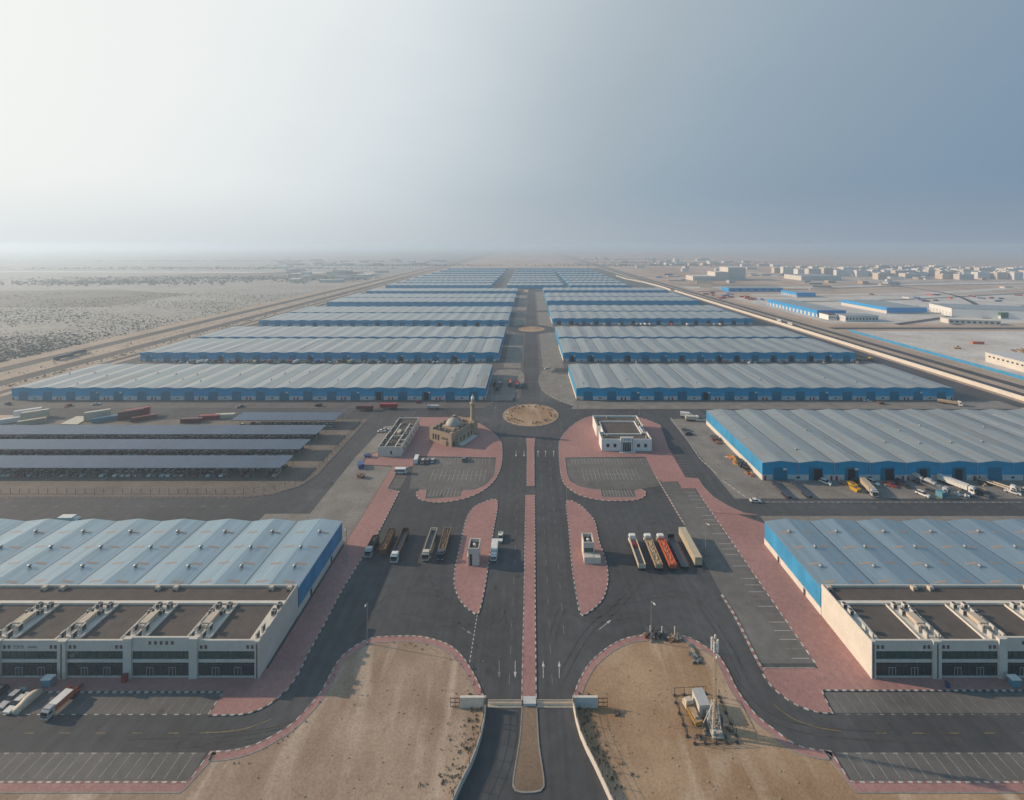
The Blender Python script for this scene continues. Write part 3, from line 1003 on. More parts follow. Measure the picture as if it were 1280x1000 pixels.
# kerbs by the middle roads
kerb([(-330, 187.6), (-126, 187.6), (-113.5, 190), (-105.3, 196.4), (-101.8, 206), (-101.8, 272)], 1, 1.3, cols=(3, 2))
kerb(smooth_line(GP((902, 600), (909, 605), (920, 613), (935, 623), (952, 627.5), (970, 628.3), (1280, 628.5)), 4), 1, 1.4, cols=(3, 0))
kerb(smooth_line(GP((838, 522), (856, 546), (874, 572), (883, 581), (897, 594)), 4), 1, 1.4, cols=(3, 0))
kerb(lob, 1, 1.6, 0.35, 0.2, (3, 0)); kerb(lob2, 1, 1.6, 0.35, 0.2, (3,))
o = ground('kerb', KERB, [M['kerb_white'], M['kerb_black'], M['kerb_red'], M['kerb_grey']], 'black and white striped kerbs round paving and islands', True)

# ------------------------------------------------------------------ road markings
MK = MB()
MZ = 0.066


def line(p, q, w=0.14, mi=0, z=MZ):
    dx, dy = q[0] - p[0], q[1] - p[1]
    L = hypot(dx, dy) or 1
    nx, ny = -dy / L * w / 2, dx / L * w / 2
    MK.quad((p[0] - nx, p[1] - ny, z), (q[0] - nx, q[1] - ny, z), (q[0] + nx, q[1] + ny, z), (p[0] + nx, p[1] + ny, z), mi)


def dashes(p, q, on, off_, w=0.15, mi=0, z=MZ):
    L = hypot(q[0] - p[0], q[1] - p[1]); d = 0
    ux, uy = (q[0] - p[0]) / L, (q[1] - p[1]) / L
    while d < L:
        e = min(d + on, L)
        line((p[0] + ux * d, p[1] + uy * d), (p[0] + ux * e, p[1] + uy * e), w, mi, z)
        d += on + off_


def arrow(tail, head, mi=0, w=0.16, hw=0.75, hl=1.6):
    dx, dy = head[0] - tail[0], head[1] - tail[1]
    L = hypot(dx, dy); ux, uy = dx / L, dy / L; nx, ny = -uy, ux
    s = (head[0] - ux * hl, head[1] - uy * hl)
    line(tail, s, w, mi)
    MK.add([(head[0], head[1], MZ), (s[0] + nx * hw / 2, s[1] + ny * hw / 2, MZ), (s[0] - nx * hw / 2, s[1] - ny * hw / 2, MZ)], [(0, 1, 2)], mi)


# stalls of the four lots by the near buildings
x = -73.4
while x > -250:
    line((x, 88.9), (x, 93.3), 0.11, 3); line((x - 0.55, 93.35), (x + 0.55, 93.35), 0.16, 3); x -= 2.75
x = 70.1
while x < 250:
    line((x, 88.9), (x, 93.3), 0.11, 3); line((x - 0.55, 93.35), (x + 0.55, 93.35), 0.16, 3); x += 2.75
x = -75.5
while x > -250:
    line((x, 101.1), (x, 105.9), 0.12, 1); line((x - 0.5, 101.05), (x + 0.5, 101.05), 0.2, 0); x -= 2.72
x = 76.4
while x < 250:
    line((x, 101.1), (x, 105.9), 0.12, 1); line((x - 0.5, 101.05), (x + 0.5, 101.05), 0.2, 1); x += 2.72
y = 114.8
k = 0
while y < 194:
    line((71.6, y), (76.5, y), 0.13, k % 2 if k % 3 else 0); y += 2.75; k += 1
y = 196.5
while y < 209:
    line((-63.6, y), (-58.6, y), 0.13, 1); y += 2.75
for k in range(13):
    line((76.8 + k * 0.05, 206 + k * 2.8), (81.6 + k * 0.05, 206 + k * 2.8), 0.15, 1)
for k in range(12):
    line((92.4, 212 + k * 2.8), (98.5, 212 + k * 2.8), 0.15, 1)
# stalls in the two plaza lots
for (u0, u1, v, dv, n, mi) in ((548, 612, 573, 6.5, 16, 3), (714, 800, 573.5, 6.5, 22, 3)):
    for k in range(n):
        u = u0 + (u1 - u0) * k / (n - 1)
        p = G(u, v); line(p, (p[0], p[1] - 5), 0.14, mi)
for (u0, u1, vm, n) in ((540, 606, 594, 13), (729, 797, 593, 15)):
    for k in range(n):
        u = u0 + (u1 - u0) * k / (n - 1)
        p = G(u, vm); line((p[0], p[1] - 5), (p[0], p[1] + 5), 0.16, 3)
    line(G(u0, vm), G(u1, vm), 0.16, 3)
for (u0, u1, v, n) in ((536, 572, 620.5, 9), (756, 791, 620.4, 10)):
    for k in range(n):
        u = u0 + (u1 - u0) * k / (n - 1)
        p = G(u, v); line(p, (p[0], p[1] + 5.2), 0.16, 3)
# arrows
for u, up in ((624, 0), (644, 0), (679, 1), (699, 1)):
    a, c = G(u, 848), G(u, 826)
    arrow(a if up else c, c if up else a, 0 if u > 630 else 1)
arrow(G(749, 787), G(764, 775), 0); arrow(G(577, 784.5), G(590, 793), 1)
for u, up in ((645, 0), (655, 0), (672.5, 1), (682, 1), (692, 1)):
    a, c = G(u, 571), G(u, 563)
    arrow(a if up else c, c if up else a, 0, 0.2, 0.9, 2.0)
# lane dashes
dashes((-4.6, 108), (-4.0, 246), 2.6, 5.4, 0.13, 1)
dashes((6.4, 108), (7.2, 246), 2.6, 5.4, 0.13, 1)
dashes((10.6, 122), (12.0, 246), 2.6, 5.4, 0.13, 1)
dashes(G(596.5, 769), G(587, 828), 0.7, 0.55, 0.22, 0)
dashes((AVX(300), 300), (AVX(1050), 1050), 3, 6, 0.2, 1)
line(G(708, 608), G(708.5, 627), 0.15, 1)
for y in (368, 380):
    pass
x = -240
while x < -74:
    line((x, 97.2), (x + 2.4, 97.2), 0.2, 2); x += 8.3
x = 80
while x < 240:
    line((x, 97.2), (x + 2.4, 97.2), 0.2, 2); x += 8.3
arc = resample(smooth_line(GP((250, 916.5), (290, 914), (320, 907), (348, 893), (366, 872)), 5), 1.5)
for p, q in list(zip(arc, arc[1:]))[:10]: line(p, q, 0.2, 2)
arc = resample(smooth_line(GP((1052, 914), (1022, 909.5), (990, 898), (966, 880)), 5), 1.5)
for p, q in list(zip(arc, arc[1:]))[:10]: line(p, q, 0.2, 2)
x = -320
while x < -130:
    line((x, 181.5), (x + 2.6, 181.5), 0.18, 1); x += 9
x = 120
while x < 320:
    line((x, 181.0), (x + 2.6, 181.0), 0.18, 1); x += 9
x = -320
while x < 320:
    if abs(x) > 40: line((x, 283), (x + 2.6, 283), 0.18, 1)
    x += 9
for pts in (((640, 800), (632, 760), (612, 785), (560, 780), (500, 770)), ((690, 800), (705, 760), (740, 775), (800, 770), (850, 800)), ((600, 760), (560, 745), (500, 740), (440, 790)),
            ((740, 760), (790, 750), (860, 745), (905, 800), (930, 850)), ((640, 580), (636, 548), (618, 528), (590, 512)), ((690, 580), (696, 548), (712, 528), (740, 514)),
            ((480, 800), (440, 830), (400, 880), (340, 915), (200, 925)), ((490, 790), (430, 835), (390, 885), (330, 921), (150, 931)), ((880, 800), (925, 860), (960, 895), (1030, 915), (1200, 925)),
            ((540, 720), (560, 760), (590, 790), (625, 850)), ((800, 725), (770, 760), (735, 790), (700, 850))):
    c = smooth_line(GP(*pts), 8)
    for d in (-.9, .9):
        q = offset(c, d)
        for p0, p1 in zip(q, q[1:]): line(p0, p1, 0.3, 4, 0.057)
ground('road_marking', MK, [M['white_paint'], M['worn_paint'], M['yellow_paint'], M['stall_paint'], M['tyre_mark']], 'worn white and yellow road markings')


# ================================================================== LONG WAREHOUSES
def warehouse(label, X0, X1, Y0, Y1, nb, eave=8.4, rise=1.1, lod=0, roofm='roof', group='long blue warehouses in rows', opens=(), seed=1, skip_front=False, skylights=0, vents=0, side='R', gut=True):
    rng = random.Random(seed)
    W = X1 - X0; D = Y1 - Y0; bw = W / nb
    xc = (X0 + X1) / 2; yc = (Y0 + Y1) / 2
    t = thing('warehouse', label, 'warehouse', (xc, yc, 0), 0, group)
    hx = W / 2; hy = D / 2
    prof = [(-hx + i * bw / 2, eave + (rise if i % 2 else 0.0)) for i in range(2 * nb + 1)]
    # roof with real thickness
    r = MB(); oh = 0.35; th = 0.12
    n = len(prof)
    for yy in (-hy - oh, hy + oh):
        r.v += [(x, yy, z + th) for x, z in prof] + [(x, yy, z) for x, z in prof]
    for i in range(n - 1):
        a, c = 0, 2 * n
        r.f += [(a + i, a + i + 1, c + i + 1, c + i), (a + n + i, c + n + i, c + n + i + 1, a + n + i + 1),
                (a + i, a + n + i, a + n + i + 1, a + i + 1), (c + i, c + i + 1, c + n + i + 1, c + n + i)]
    r.f += [(0, 2 * n, 3 * n, n), (n - 1, 2 * n - 1, 4 * n - 1, 3 * n - 1)]
    r.m = [0] * len(r.f)
    r.build('roof', M[roofm], t, fix=False)
    # walls
    w = MB(); zt = lambda z: z - 0.01
    for i in range(n - 1):
        (xa, za), (xb, zb) = prof[i], prof[i + 1]
        w.quad((xa, -hy, 0), (xb, -hy, 0), (xb, -hy, zt(zb)), (xa, -hy, zt(za)), 0)
        w.quad((xb, hy, 0), (xa, hy, 0), (xa, hy, zt(za)), (xb, hy, zt(zb)), 0)
    for s in (-1, 1):
        w.quad((s * hx, -hy * s, 0), (s * hx, hy * s, 0), (s * hx, hy * s, eave - 0.01), (s * hx, -hy * s, eave - 0.01), 1)
    w.build('wall', [M['blue'], M['blue_side']], t, fix=False)
    if lod <= 2:
        for s in (-1, 1):
            pl = MB(); pl.box(s * hx, -hy + 0.02, 0, s * (hx + 0.12), hy - 0.02, 2.5)
            pl.build('base_wall', M['cream'], t)
    sl_ = rise / (bw / 2)
    if lod <= 3:
        for q in range(rng.randrange(5, 11) if lod <= 2 else 4):
            i = rng.randrange(2 * nb); u0 = rng.uniform(.05, .7) * bw / 2; wd = rng.choice((1, 1, 2, 3)); ln = rng.uniform(.25, .9) * D
            y0_ = rng.uniform(-hy, hy - ln)
            xa = -hx + i * bw / 2 + u0; xb = xa + wd
            zf = lambda x: eave + th + .03 + (sl_ * (x + hx - (i // 2) * bw) if i % 2 == 0 else sl_ * ((i // 2 + 1) * bw - x - hx))
            p_ = MB(); p_.add([(xa, y0_, zf(xa)), (xb, y0_, zf(xb)), (xb, y0_ + ln, zf(xb)), (xa, y0_ + ln, zf(xa)), (xa, y0_, zf(xa) - .02), (xb, y0_, zf(xb) - .02), (xb, y0_ + ln, zf(xb) - .02), (xa, y0_ + ln, zf(xa) - .02)],
                                [(0, 1, 2, 3), (0, 4, 5, 1), (1, 5, 6, 2), (2, 6, 7, 3), (3, 7, 4, 0)])
            p_.build('roof_sheet', M[rng.choice(('sheet_pale', 'sheet_dull', 'sheet_dull', 'sheet_tan'))], t)
    if skip_front:
        return t
    # wavy fascia standing proud of the front
    f = MB(); fy = -hy - 0.28
    for i in range(n - 1):
        (xa, za), (xb, zb) = prof[i], prof[i + 1]
        f.quad((xa, fy, za - 1.45), (xb, fy, zb - 1.45 - (zb - za) * 0.75), (xb, fy, zb - 0.02), (xa, fy, za - 0.02)) if False else None
        la = eave - 1.25; lb = la
        f.add([(xa, fy, la), (xb, fy, lb), (xb, fy, zb - 0.01), (xa, fy, za - 0.01), (xa, -hy - 0.01, la), (xb, -hy - 0.01, lb)], [(0, 1, 2, 3), (0, 4, 5, 1)])
    f.build('fascia', M['blue_fascia'], t, fix=False)
    if lod >= 3:
        return t
    dw = 6.4; dh = 6.1
    for i in range(nb):
        cx = -hx + (i + 0.5) * bw
        d = MB(); d.box(cx - dw / 2, -hy - 0.10, 0, cx + dw / 2, -hy - 0.005, dh)
        dd = d.build('roller_door', M['blue_door'], t)
        if i in opens:
            a, c = (cx - 1.9, cx + 1.6) if rng.random() < 0.6 else (cx - 1.0, cx + 2.9)
            k = MB(); k.box(a, -hy - 0.14, 0, c, -hy - 0.102, dh - 0.7)
            k.build('open_bay', M['open_dark'], dd)
    if lod <= 2:
        for i in range(nb + 1):
            cx = -hx + i * bw
            a = cx - (bw - dw) / 2 + 0.35 if i > 0 else cx + 0.05
            c = cx + (bw - dw) / 2 - 0.35 if i < nb else cx - 0.05
            p = MB(); p.box(a, -hy - 0.12, 0, c, -hy - 0.005, 2.7)
            pp = p.build('base_panel', M['offwhite'], t)
            if lod <= 1:
                if i % 2 == 0:
                    for s in (-1, 1):
                        if (i == 0 and s < 0) or (i == nb and s > 0): continue
                        k = MB(); k.box(cx + s * 1.25 - 0.55, -hy - 0.16, 0.02, cx + s * 1.25 + 0.55, -hy - 0.122, 2.15)
                        k.build('door', M['red_door'], pp)
                else:
                    k = MB(); k.box(cx - 0.8, -hy - 0.15, 1.0, cx + 0.8, -hy - 0.122, 1.9)
                    k.build('window', M['carglass'], pp)
            if lod <= 1 and 0 < i < nb and rng.random() < .35:
                k = MB(); k.box(cx - bw / 2 + 1.2, -hy - 0.36, 5.0, cx - bw / 2 + 2.9, -hy - 0.30, 6.0); k.build('sign_plate', M['white'], t)
            if lod == 0 and 0 < i < nb:
                k = MB(); k.box(cx - 0.09, -hy - 0.34, 2.7, cx + 0.09, -hy - 0.20, eave - 0.02)
                k.build('downpipe', M['alu'], t)
    if gut and lod <= 1:
        for i in range(1, nb):
            cx = -hx + i * bw
            g = MB(); g.box(cx - 0.22, -hy - 0.2, eave + 0.1, cx + 0.22, hy + 0.2, eave + th + 0.05)
            g.build('gutter', M['gutter'], t)
    sl = rise / (bw / 2)
    if skylights:
        cnt = 0
        for i in range(2 * nb):
            for k in range(skylights):
                if cnt >= 100: break
                cx = -hx + (i + 0.5) * bw / 2
                yy = -hy + D * (k + 0.5) / skylights + rng.uniform(-0.3, 0.3)
                x0, x1 = cx - 1.7, cx + 1.7
                zf = lambda x: eave + th + (sl * (x + hx - (i // 2) * bw) if i % 2 == 0 else sl * ((i // 2 + 1) * bw - x - hx))
                q = MB()
                q.add([(x0, yy - 0.4, zf(x0) + .02), (x1, yy - 0.4, zf(x1) + .02), (x1, yy + 0.4, zf(x1) + .05), (x0, yy + 0.4, zf(x0) + .05),
                       (x0, yy - 0.4, zf(x0) - .05), (x1, yy - 0.4, zf(x1) - .05), (x1, yy + 0.4, zf(x1) - .05), (x0, yy + 0.4, zf(x0) - .05)],
                      [(0, 1, 2, 3), (0, 4, 5, 1), (1, 5, 6, 2), (2, 6, 7, 3), (3, 7, 4, 0)])
                q.build('skylight', M['skylight'], t); cnt += 1
    if vents:
        cnt = 0; vm = None
        for i in range(nb):
            for k in range(vents):
                if cnt >= 100 or rng.random() > (1.0 if vents == 3 else 0.5): continue
                cx = -hx + i * bw + bw * (0.36 if k % 2 == 0 else 0.48)
                yy = -hy + D * (0.22 + 0.27 * k) + (rng.uniform(-8, 8) if vents != 3 else 0)
                zz = eave + th + sl * (cx + hx - i * bw)
                if vm is None:
                    q = MB(); q.lathe(0, 0, [(0.28, -0.15), (0.28, 0.35), (0.5, 0.4), (0.62, 0.62), (0.5, 0.85), (0.2, 0.98)], 10)
                    o = q.build('roof_ventilator', M['steel'], t, True); vm = o
                else:
                    o = vm.copy(); COL.objects.link(o); o.parent = t
                o.location = (cx, yy, zz); cnt += 1
    return t


WG = 'long blue warehouses in rows'
warehouse('blue warehouse with open dark bays facing the truck yard, right of the white building', 111.8, 315.8, 201.6, 264.5, 12, 8.4, 1.0, 0, opens=(1, 2, 3, 4, 5), seed=3, skylights=4, vents=2, group=WG)
warehouse('long blue warehouse right behind the near roundabout, with pairs of red doors', 35.5, 307.5, 306.0, 366.0, 16, 8.4, 0.95, 1, opens=(5,), seed=5, vents=1, group=WG)
warehouse('long blue warehouse left of the near roundabout, behind the solar carports', -372, -30, 306.0, 366.0, 20, 8.4, 0.95, 1, opens=(15, 17), seed=6, vents=2, group=WG)
ROWS = ['second', 'third', 'fourth', 'fifth', 'sixth', 'seventh', 'eighth']
lefts = [(406.5, -371, 20, 1), (475, -371, 20, 9), (580, -367, 20, 2), (648, -367, 20, 9), (767, -363, 20, 3), (835, -363, 20, 9), (947, -360, 20, 3)]
for k, (y, x0, nb, lod) in enumerate(lefts):
    back = lod == 9
    warehouse(f'blue warehouse left of the avenue, {ROWS[k]} row back from the roundabout', x0, -27.5 + k * 0.9, y, y + 60, nb, 8.4, 0.95, 3 if back else lod, opens=(4, 9, 14, 17) if lod < 3 else (), seed=20 + k, gut=not back, group=WG)
rights = [(406.5, 34.5, 315, 16, 1), (475, 35, 315, 16, 9), (595, 35.5, 316, 16, 2), (663, 36, 316, 16, 9), (784, 36.5, 318, 16, 3), (852, 37, 318, 16, 9), (962, 37.5, 320, 16, 3)]
for k, (y, x0, x1, nb, lod) in enumerate(rights):
    back = lod == 9
    warehouse(f'blue warehouse right of the avenue, {ROWS[k]} row back from the roundabout', x0, x1, y, y + 60, nb, 8.4, 0.95, 3 if back else lod, opens=(0, 1, 3, 6, 8, 9, 11, 12, 13, 14), seed=40 + k, gut=not back, group=WG)
far = [1083, 1165, 1250, 1340, 1440, 1560, 1700, 1850]
for k, y in enumerate(far):
    dx = (y - 1083) * 0.01
    warehouse(f'hazy far warehouse left of the avenue, {ordw(k + 1)} row of the distant block', -362 + k * 2, -92 + dx, y, y + 56, 16, 8.4, 1.1, 3, seed=60 + k, gut=False, group='distant block of warehouses')
    warehouse(f'hazy far warehouse in the middle of the distant block, {ordw(k + 1)} row back', -52 + dx, 95 + dx, y, y + 56, 9, 8.4, 1.1, 3, seed=80 + k, gut=False, group='distant block of warehouses')
    warehouse(f'hazy far warehouse beside the highway, {ordw(k + 1)} row of the distant block', 110 + dx, 262 + dx, y, y + 56, 9, 8.4, 1.1, 3, seed=90 + k, gut=False, group='distant block of warehouses')


# ================================================================== NEAR OFFICE WAREHOUSES
def air_unit():
    t = thing('air_conditioner', '', 'air conditioner')
    b = MB(); b.box(-0.55, -0.5, 0.12, 0.55, 0.5, 1.5)
    b.box(-0.5, -0.45, 0, -0.35, 0.45, 0.12, 1); b.box(0.35, -0.45, 0, 0.5, 0.45, 0.12, 1)
    b.build('casing', [M['acbody'], M['darksteel']], t)
    f = MB(); f.lathe(0, 0, [(0.42, 1.502), (0.42, 1.56), (0.34, 1.56), (0.34, 1.52)], 12); f.build('fan_grille', M['acdark'], t)
    c = MB(); c.box(-0.42, -0.535, 0.3, 0.42, -0.502, 1.35); c.box(0.552, -0.4, 0.3, 0.58, 0.4, 1.35); c.build('coil', M['acdark'], t)
    return t


def split_unit():
    t = thing('air_conditioner', '', 'air conditioner')
    b = MB(); b.box(-0.2, -0.6, 0.15, 0.2, 0.6, 1.75); b.box(-0.16, -0.55, 0, 0.16, -0.45, 0.15); b.box(-0.16, 0.45, 0, 0.16, 0.55, 0.15)
    b.build('casing', M['acbody'], t)
    f = MB(); f.box(0.202, -0.5, 0.3, 0.23, 0.5, 1.6); f.build('fan_grille', M['acdark'], t)
    return t


def duct_box():
    t = thing('roof_duct', '', 'duct')
    b = MB(); b.box(-1.0, -1.7, 0.45, 1.0, 1.7, 1.45); b.box(-0.6, -2.6, 0.5, 0.6, -1.7, 1.2)
    b.build('casing', M['duct'], t)
    l = MB()
    for sx in (-0.85, 0.85):
        for sy in (-1.5, 1.5): l.box(sx - .06, sy - .06, 0, sx + .06, sy + .06, 0.45)
    l.build('support', M['steel'], t)
    return t


def guard_frame():
    t = thing('guard_rail', '', 'guard rail')
    b = MB()
    for sx in (-0.9, 0.9):
        for sy in (-1.1, 0, 1.1): b.tube((sx, sy, 0), (sx, sy, 1.2), 0.05, 5)
        b.tube((sx, -1.1, 1.2), (sx, 1.1, 1.2), 0.05, 5); b.tube((sx, -1.1, 0.6), (sx, 1.1, 0.6), 0.04, 5)
    for sy in (-1.1, 1.1): b.tube((-0.9, sy, 1.2), (0.9, sy, 1.2), 0.05, 5)
    b.build('rail', M['steel'], t)
    return t


def edge_duct():
    t = thing('roof_cowl', '', 'vent cowl')
    b = MB(); b.taper(-0.75, -0.7, 0.75, 0.7, 0, -0.6, -0.4, 0.6, 0.6, 0.95); b.build('hood', M['duct'], t)
    c = MB(); c.box(-0.5, -0.78, 0.1, 0.5, -0.71, 0.5); c.build('louvre', M['acdark'], t)
    return t


def office_building(side, Xc, nb, raised, strips, label, signs):
    """x runs outwards from the avenue-side corner; side -1 = left of the avenue"""
    s = side
    Y0, YM, Y1 = 109.2, 128.0, 158.6
    Ht = 9.7; L = nb * 16.95
    t = thing('office_warehouse', label, 'warehouse', (Xc, Y0, 0), 0, 'near office warehouses')
    X = lambda x: s * x
    dM, dE = YM - Y0, Y1 - Y0
    # ---- warehouse part (behind)
    bw = 16.95; eave = 8.3; rise = 1.0; n = 2 * nb + 1
    prof = [(X(i * bw / 2), eave + (rise if i % 2 else 0)) for i in range(n)]
    r = MB(); th = 0.12
    for yy in (dM + 0.02, dE + 0.3):
        r.v += [(x, yy, z + th) for x, z in prof] + [(x, yy, z) for x, z in prof]
    for i in range(n - 1):
        r.f += [(i, i + 1, 2 * n + i + 1, 2 * n + i), (i, n + i, n + i + 1, i + 1), (2 * n + i, 2 * n + i + 1, 3 * n + i + 1, 3 * n + i)]
    r.f += [(0, 2 * n, 3 * n, n)]
    r.m = [0] * len(r.f)
    r.build('roof', M['roof_near'], t, fix=False)
    w = MB()
    w.quad((0, dM + .3, 2.3), (0, dE, 2.3), (0, dE, eave - .01), (0, dM + .3, eave - .01), 0)
    for i in range(n - 1):
        (xa, za), (xb, zb) = prof[i], prof[i + 1]
        w.quad((xa, dE, 0), (xb, dE, 0), (xb, dE, zb - .01), (xa, dE, za - .01), 1)
    w.build('cladding', [M['blue_side'], M['blue']], t, fix=False)
    p = MB(); p.box(0, dM, 0, X(0.25) if False else -X(0.14), dE, 2.3); p.build('base_wall', M['cream'], t)
    for yy in (dM + 7, dM + 21):
        k = MB(); k.box(-X(0.142), yy, 0.02, -X(0.19), yy + 1.1, 2.1); k.build('door', M['darksteel'], t)
    for i in range(1, nb):
        g = MB(); g.box(X(i * bw - 0.13), dM + .1, eave + 0.1, X(i * bw + 0.13), dE + 0.2, eave + th + 0.05); g.build('gutter', M['gutter'], t)
    rng = random.Random(7)
    sl = rise / (bw / 2)
    cnt = 0
    for i in range(2 * nb):
        for k in range(4):
            if cnt >= 100: break
            cx = (i + 0.45) * bw / 2 + rng.uniform(-0.2, 0.2); yy = dM + 1.9 + k * 7.4 + rng.uniform(-.2, .2)
            zf = lambda x: eave + th + (sl * (x - (i // 2) * bw) if i % 2 == 0 else sl * ((i // 2 + 1) * bw - x))
            x0, x1 = cx - 1.75, cx + 1.75
            q = MB()
            q.add([(X(x0), yy - .38, zf(x0) + .03), (X(x1), yy - .38, zf(x1) + .03), (X(x1), yy + .38, zf(x1) + .03), (X(x0), yy + .38, zf(x0) + .03),
                   (X(x0), yy - .38, zf(x0) - .05), (X(x1), yy - .38, zf(x1) - .05), (X(x1), yy + .38, zf(x1) - .05), (X(x0), yy + .38, zf(x0) - .05)],
                  [(0, 1, 2, 3), (0, 4, 5, 1), (1, 5, 6, 2), (2, 6, 7, 3), (3, 7, 4, 0)])
            q.build('skylight', M['skylight'], t); cnt += 1
    vm = None
    for i in range(nb):
        for k in range(3):
            cx = i * bw + bw * (0.30 if k != 1 else 0.52 if side > 0 else 0.44); yy = dM + 7.5 + k * 8.2
            q = cx - i * bw
            zz = eave + th + (sl * q if q < bw / 2 else sl * (bw - q))
            if vm is None:
                m_ = MB(); m_.lathe(0, 0, [(0.3, -0.15), (0.3, 0.3), (0.5, 0.36), (0.6, 0.55), (0.5, 0.78), (0.2, 0.9)], 12)
                o = m_.build('roof_ventilator', M['steel'], t, True); vm = o
            else:
                o = vm.copy(); COL.objects.link(o); o.parent = t
            o.location = (X(cx), yy, zz)
    # ---- office block walls
    w = MB()
    w.box(0, 0.45, 0, X(0.3), dM, Ht)                                   # avenue-side wall
    w.box(X(0.3), dM - 0.3, 0, X(L), dM, Ht - 0.25)                     # back parapet
    zt = {}
    for i in range(nb):
        a = i * bw
        top = Ht + (0.75 if i in raised else 0)
        w.box(X(a + 1.0), 0.42, 6.95, X(a + bw - 1.0), 0.85, top)       # parapet band
        w.box(X(a + 1.0), 0.42, 4.0, X(a + bw - 1.0), 0.85, 4.85)       # spandrel
        w.box(X(a + 1.0), 0.42, 0, X(a + bw - 1.0), 0.85, 0.42)         # sill
    w.box(X(0.3), 1.2, 0, X(L), 1.5, 8.7, 1)                            # dark core behind the glass
    w.build('wall', [M['cream'], M['open_dark']], t)
    for i in range(nb + 1):
        a = i * bw
        top = Ht + (0.75 if (i in raised or i - 1 in raised) else 0.12)
        q = MB(); q.box(X(max(a - 1.05, -0.05)), 0.0, 0, X(a + 1.05), 0.9, top)
        pl = q.build('pilaster', M['cream'], t)
        if i in strips:
            xx = a + (0.45 if i == 0 else 0)
            k = MB(); k.box(X(xx - 0.16), -0.05, 0.3, X(xx + 0.16), -0.003, Ht - 0.5); k.build('recess_strip', M['brown'], pl)
    for i in range(nb):
        a = i * bw
        g = MB(); g.box(X(a + 1.06), 0.62, 4.86, X(a + bw - 1.06), 0.70, 6.94); gl = g.build('window', M['glass'], t)
        f = MB()
        for k in range(9):
            xx = a + 1.1 + k * (bw - 2.2) / 8
            f.box(X(xx - .05), 0.50, 4.86, X(xx + .05), 0.615, 6.94)
        for zz in (4.87, 6.85): f.box(X(a + 1.06), 0.49, zz, X(a + bw - 1.06), 0.613, zz + .08)
        f.build('window_frame', M['alu_dark'], gl)
        g = MB(); g.box(X(a + 1.06), 0.62, 0.43, X(a + bw - 1.06), 0.70, 3.99); gl = g.build('shopfront', M['glass_shop'], t)
        f = MB()
        for k in range(9):
            xx = a + 1.1 + k * (bw - 2.2) / 8
            f.box(X(xx - .045), 0.50, 0.43, X(xx + .045), 0.615, 3.99)
        f.box(X(a + 1.06), 0.48, 3.25, X(a + bw - 1.06), 0.612, 3.36)
        f.build('shopfront_frame', M['alu_dark'], gl)
        for dxx in (5.6, 11.4):
            d = MB()
            for e in (-0.85, 0.0, 0.85):
                d.box(X(a + dxx + e - .06), 0.40, 0.43, X(a + dxx + e + .06), 0.495, 2.75)
            d.box(X(a + dxx - .9), 0.40, 2.65, X(a + dxx + .9), 0.49, 2.78)
            d.build('door', M['alu'], t)
        zz = 8.05
        if i in raised:
            xs = [a + bw / 2 + q * 1.45 for q in (-2, -1, 0, 1, 2)]; zz = 9.1
        else:
            xs = [a + 1.9, a + 3.05, a + bw - 3.05, a + bw - 1.9]
        for xx in xs:
            k = MB(); k.box(X(xx - .33), 0.36, zz - .45, X(xx + .33), 0.417, zz + .45); k.build('wall_vent', M['brown'], t)
    # ---- office roof
    r = MB(); r.box(X(0.3), 0.85, 8.6, X(L), dM - 0.3, 8.75)
    r.build('roof_deck', M['roof_dark'], t)
    c = MB(); c.box(X(0.31), 12.3, 8.752, X(L), 13.2, 9.35); c.build('upstand', M['cream_trim'], t)
    for i in range(nb + 1):
        a = i * bw
        x0, x1 = (a - 3.2, a + 3.2) if i else (0.31, 3.3)
        k = MB(); k.box(X(x0), 0.86, 8.752, X(x1), 12.29, 8.9); k.build('plant_plinth', M['cream_trim'], t)
        k = MB(); k.box(X(x0), 0.86, 8.902, X(x0 + 0.25), 12.29, 9.25); k.build('plinth_kerb', M['cream_trim'], t)
        if i:
            k = MB(); k.box(X(x1 - 0.25), 0.86, 8.902, X(x1), 12.29, 9.25); k.build('plinth_kerb', M['cream_trim'], t)
    where = 'left' if side < 0 else 'right'
    for i in range(nb + 1):
        a = i * bw
        if i * bw > 125: break
        st = f'{ordw(i + 1)} plinth from the avenue, {where} office roof'
        gname = f'air conditioners on the {where} office roof'
        put = lambda key, mk, lb, x, y, rz=0.0: spawn(key, mk, lb, (Xc + X(x), Y0 + y, 8.9), rz, gname)
        cols = (-1.7, 1.3) if i else (1.1,)
        for q, cx in enumerate(cols):
            sd = ('avenue side' if (q == 0) else 'far side') if i else 'wall side'
            put('acu', air_unit, f'boxy rearmost air conditioner, {sd}, {st}', a + cx, 11.1)
            put('acu', air_unit, f'boxy inner air conditioner, {sd}, {st}', a + cx + (0.5 if i else 0.3), 9.0, 0.05)
            put('acs', split_unit, f'slim frontmost air conditioner, {sd}, {st}', a + cx + 0.3, 1.9, 0 if side < 0 else 0.02)
            put('acs', split_unit, f'slim inner air conditioner, {sd}, {st}', a + cx + 0.1, 4.0, 0)
        if i:
            put('duct', duct_box, f'beige air duct box, {st}', a + 0.2, 6.6)
            put('pframe', guard_frame, f'pale pipe frame, {st}', a + 0.35, 3.0)
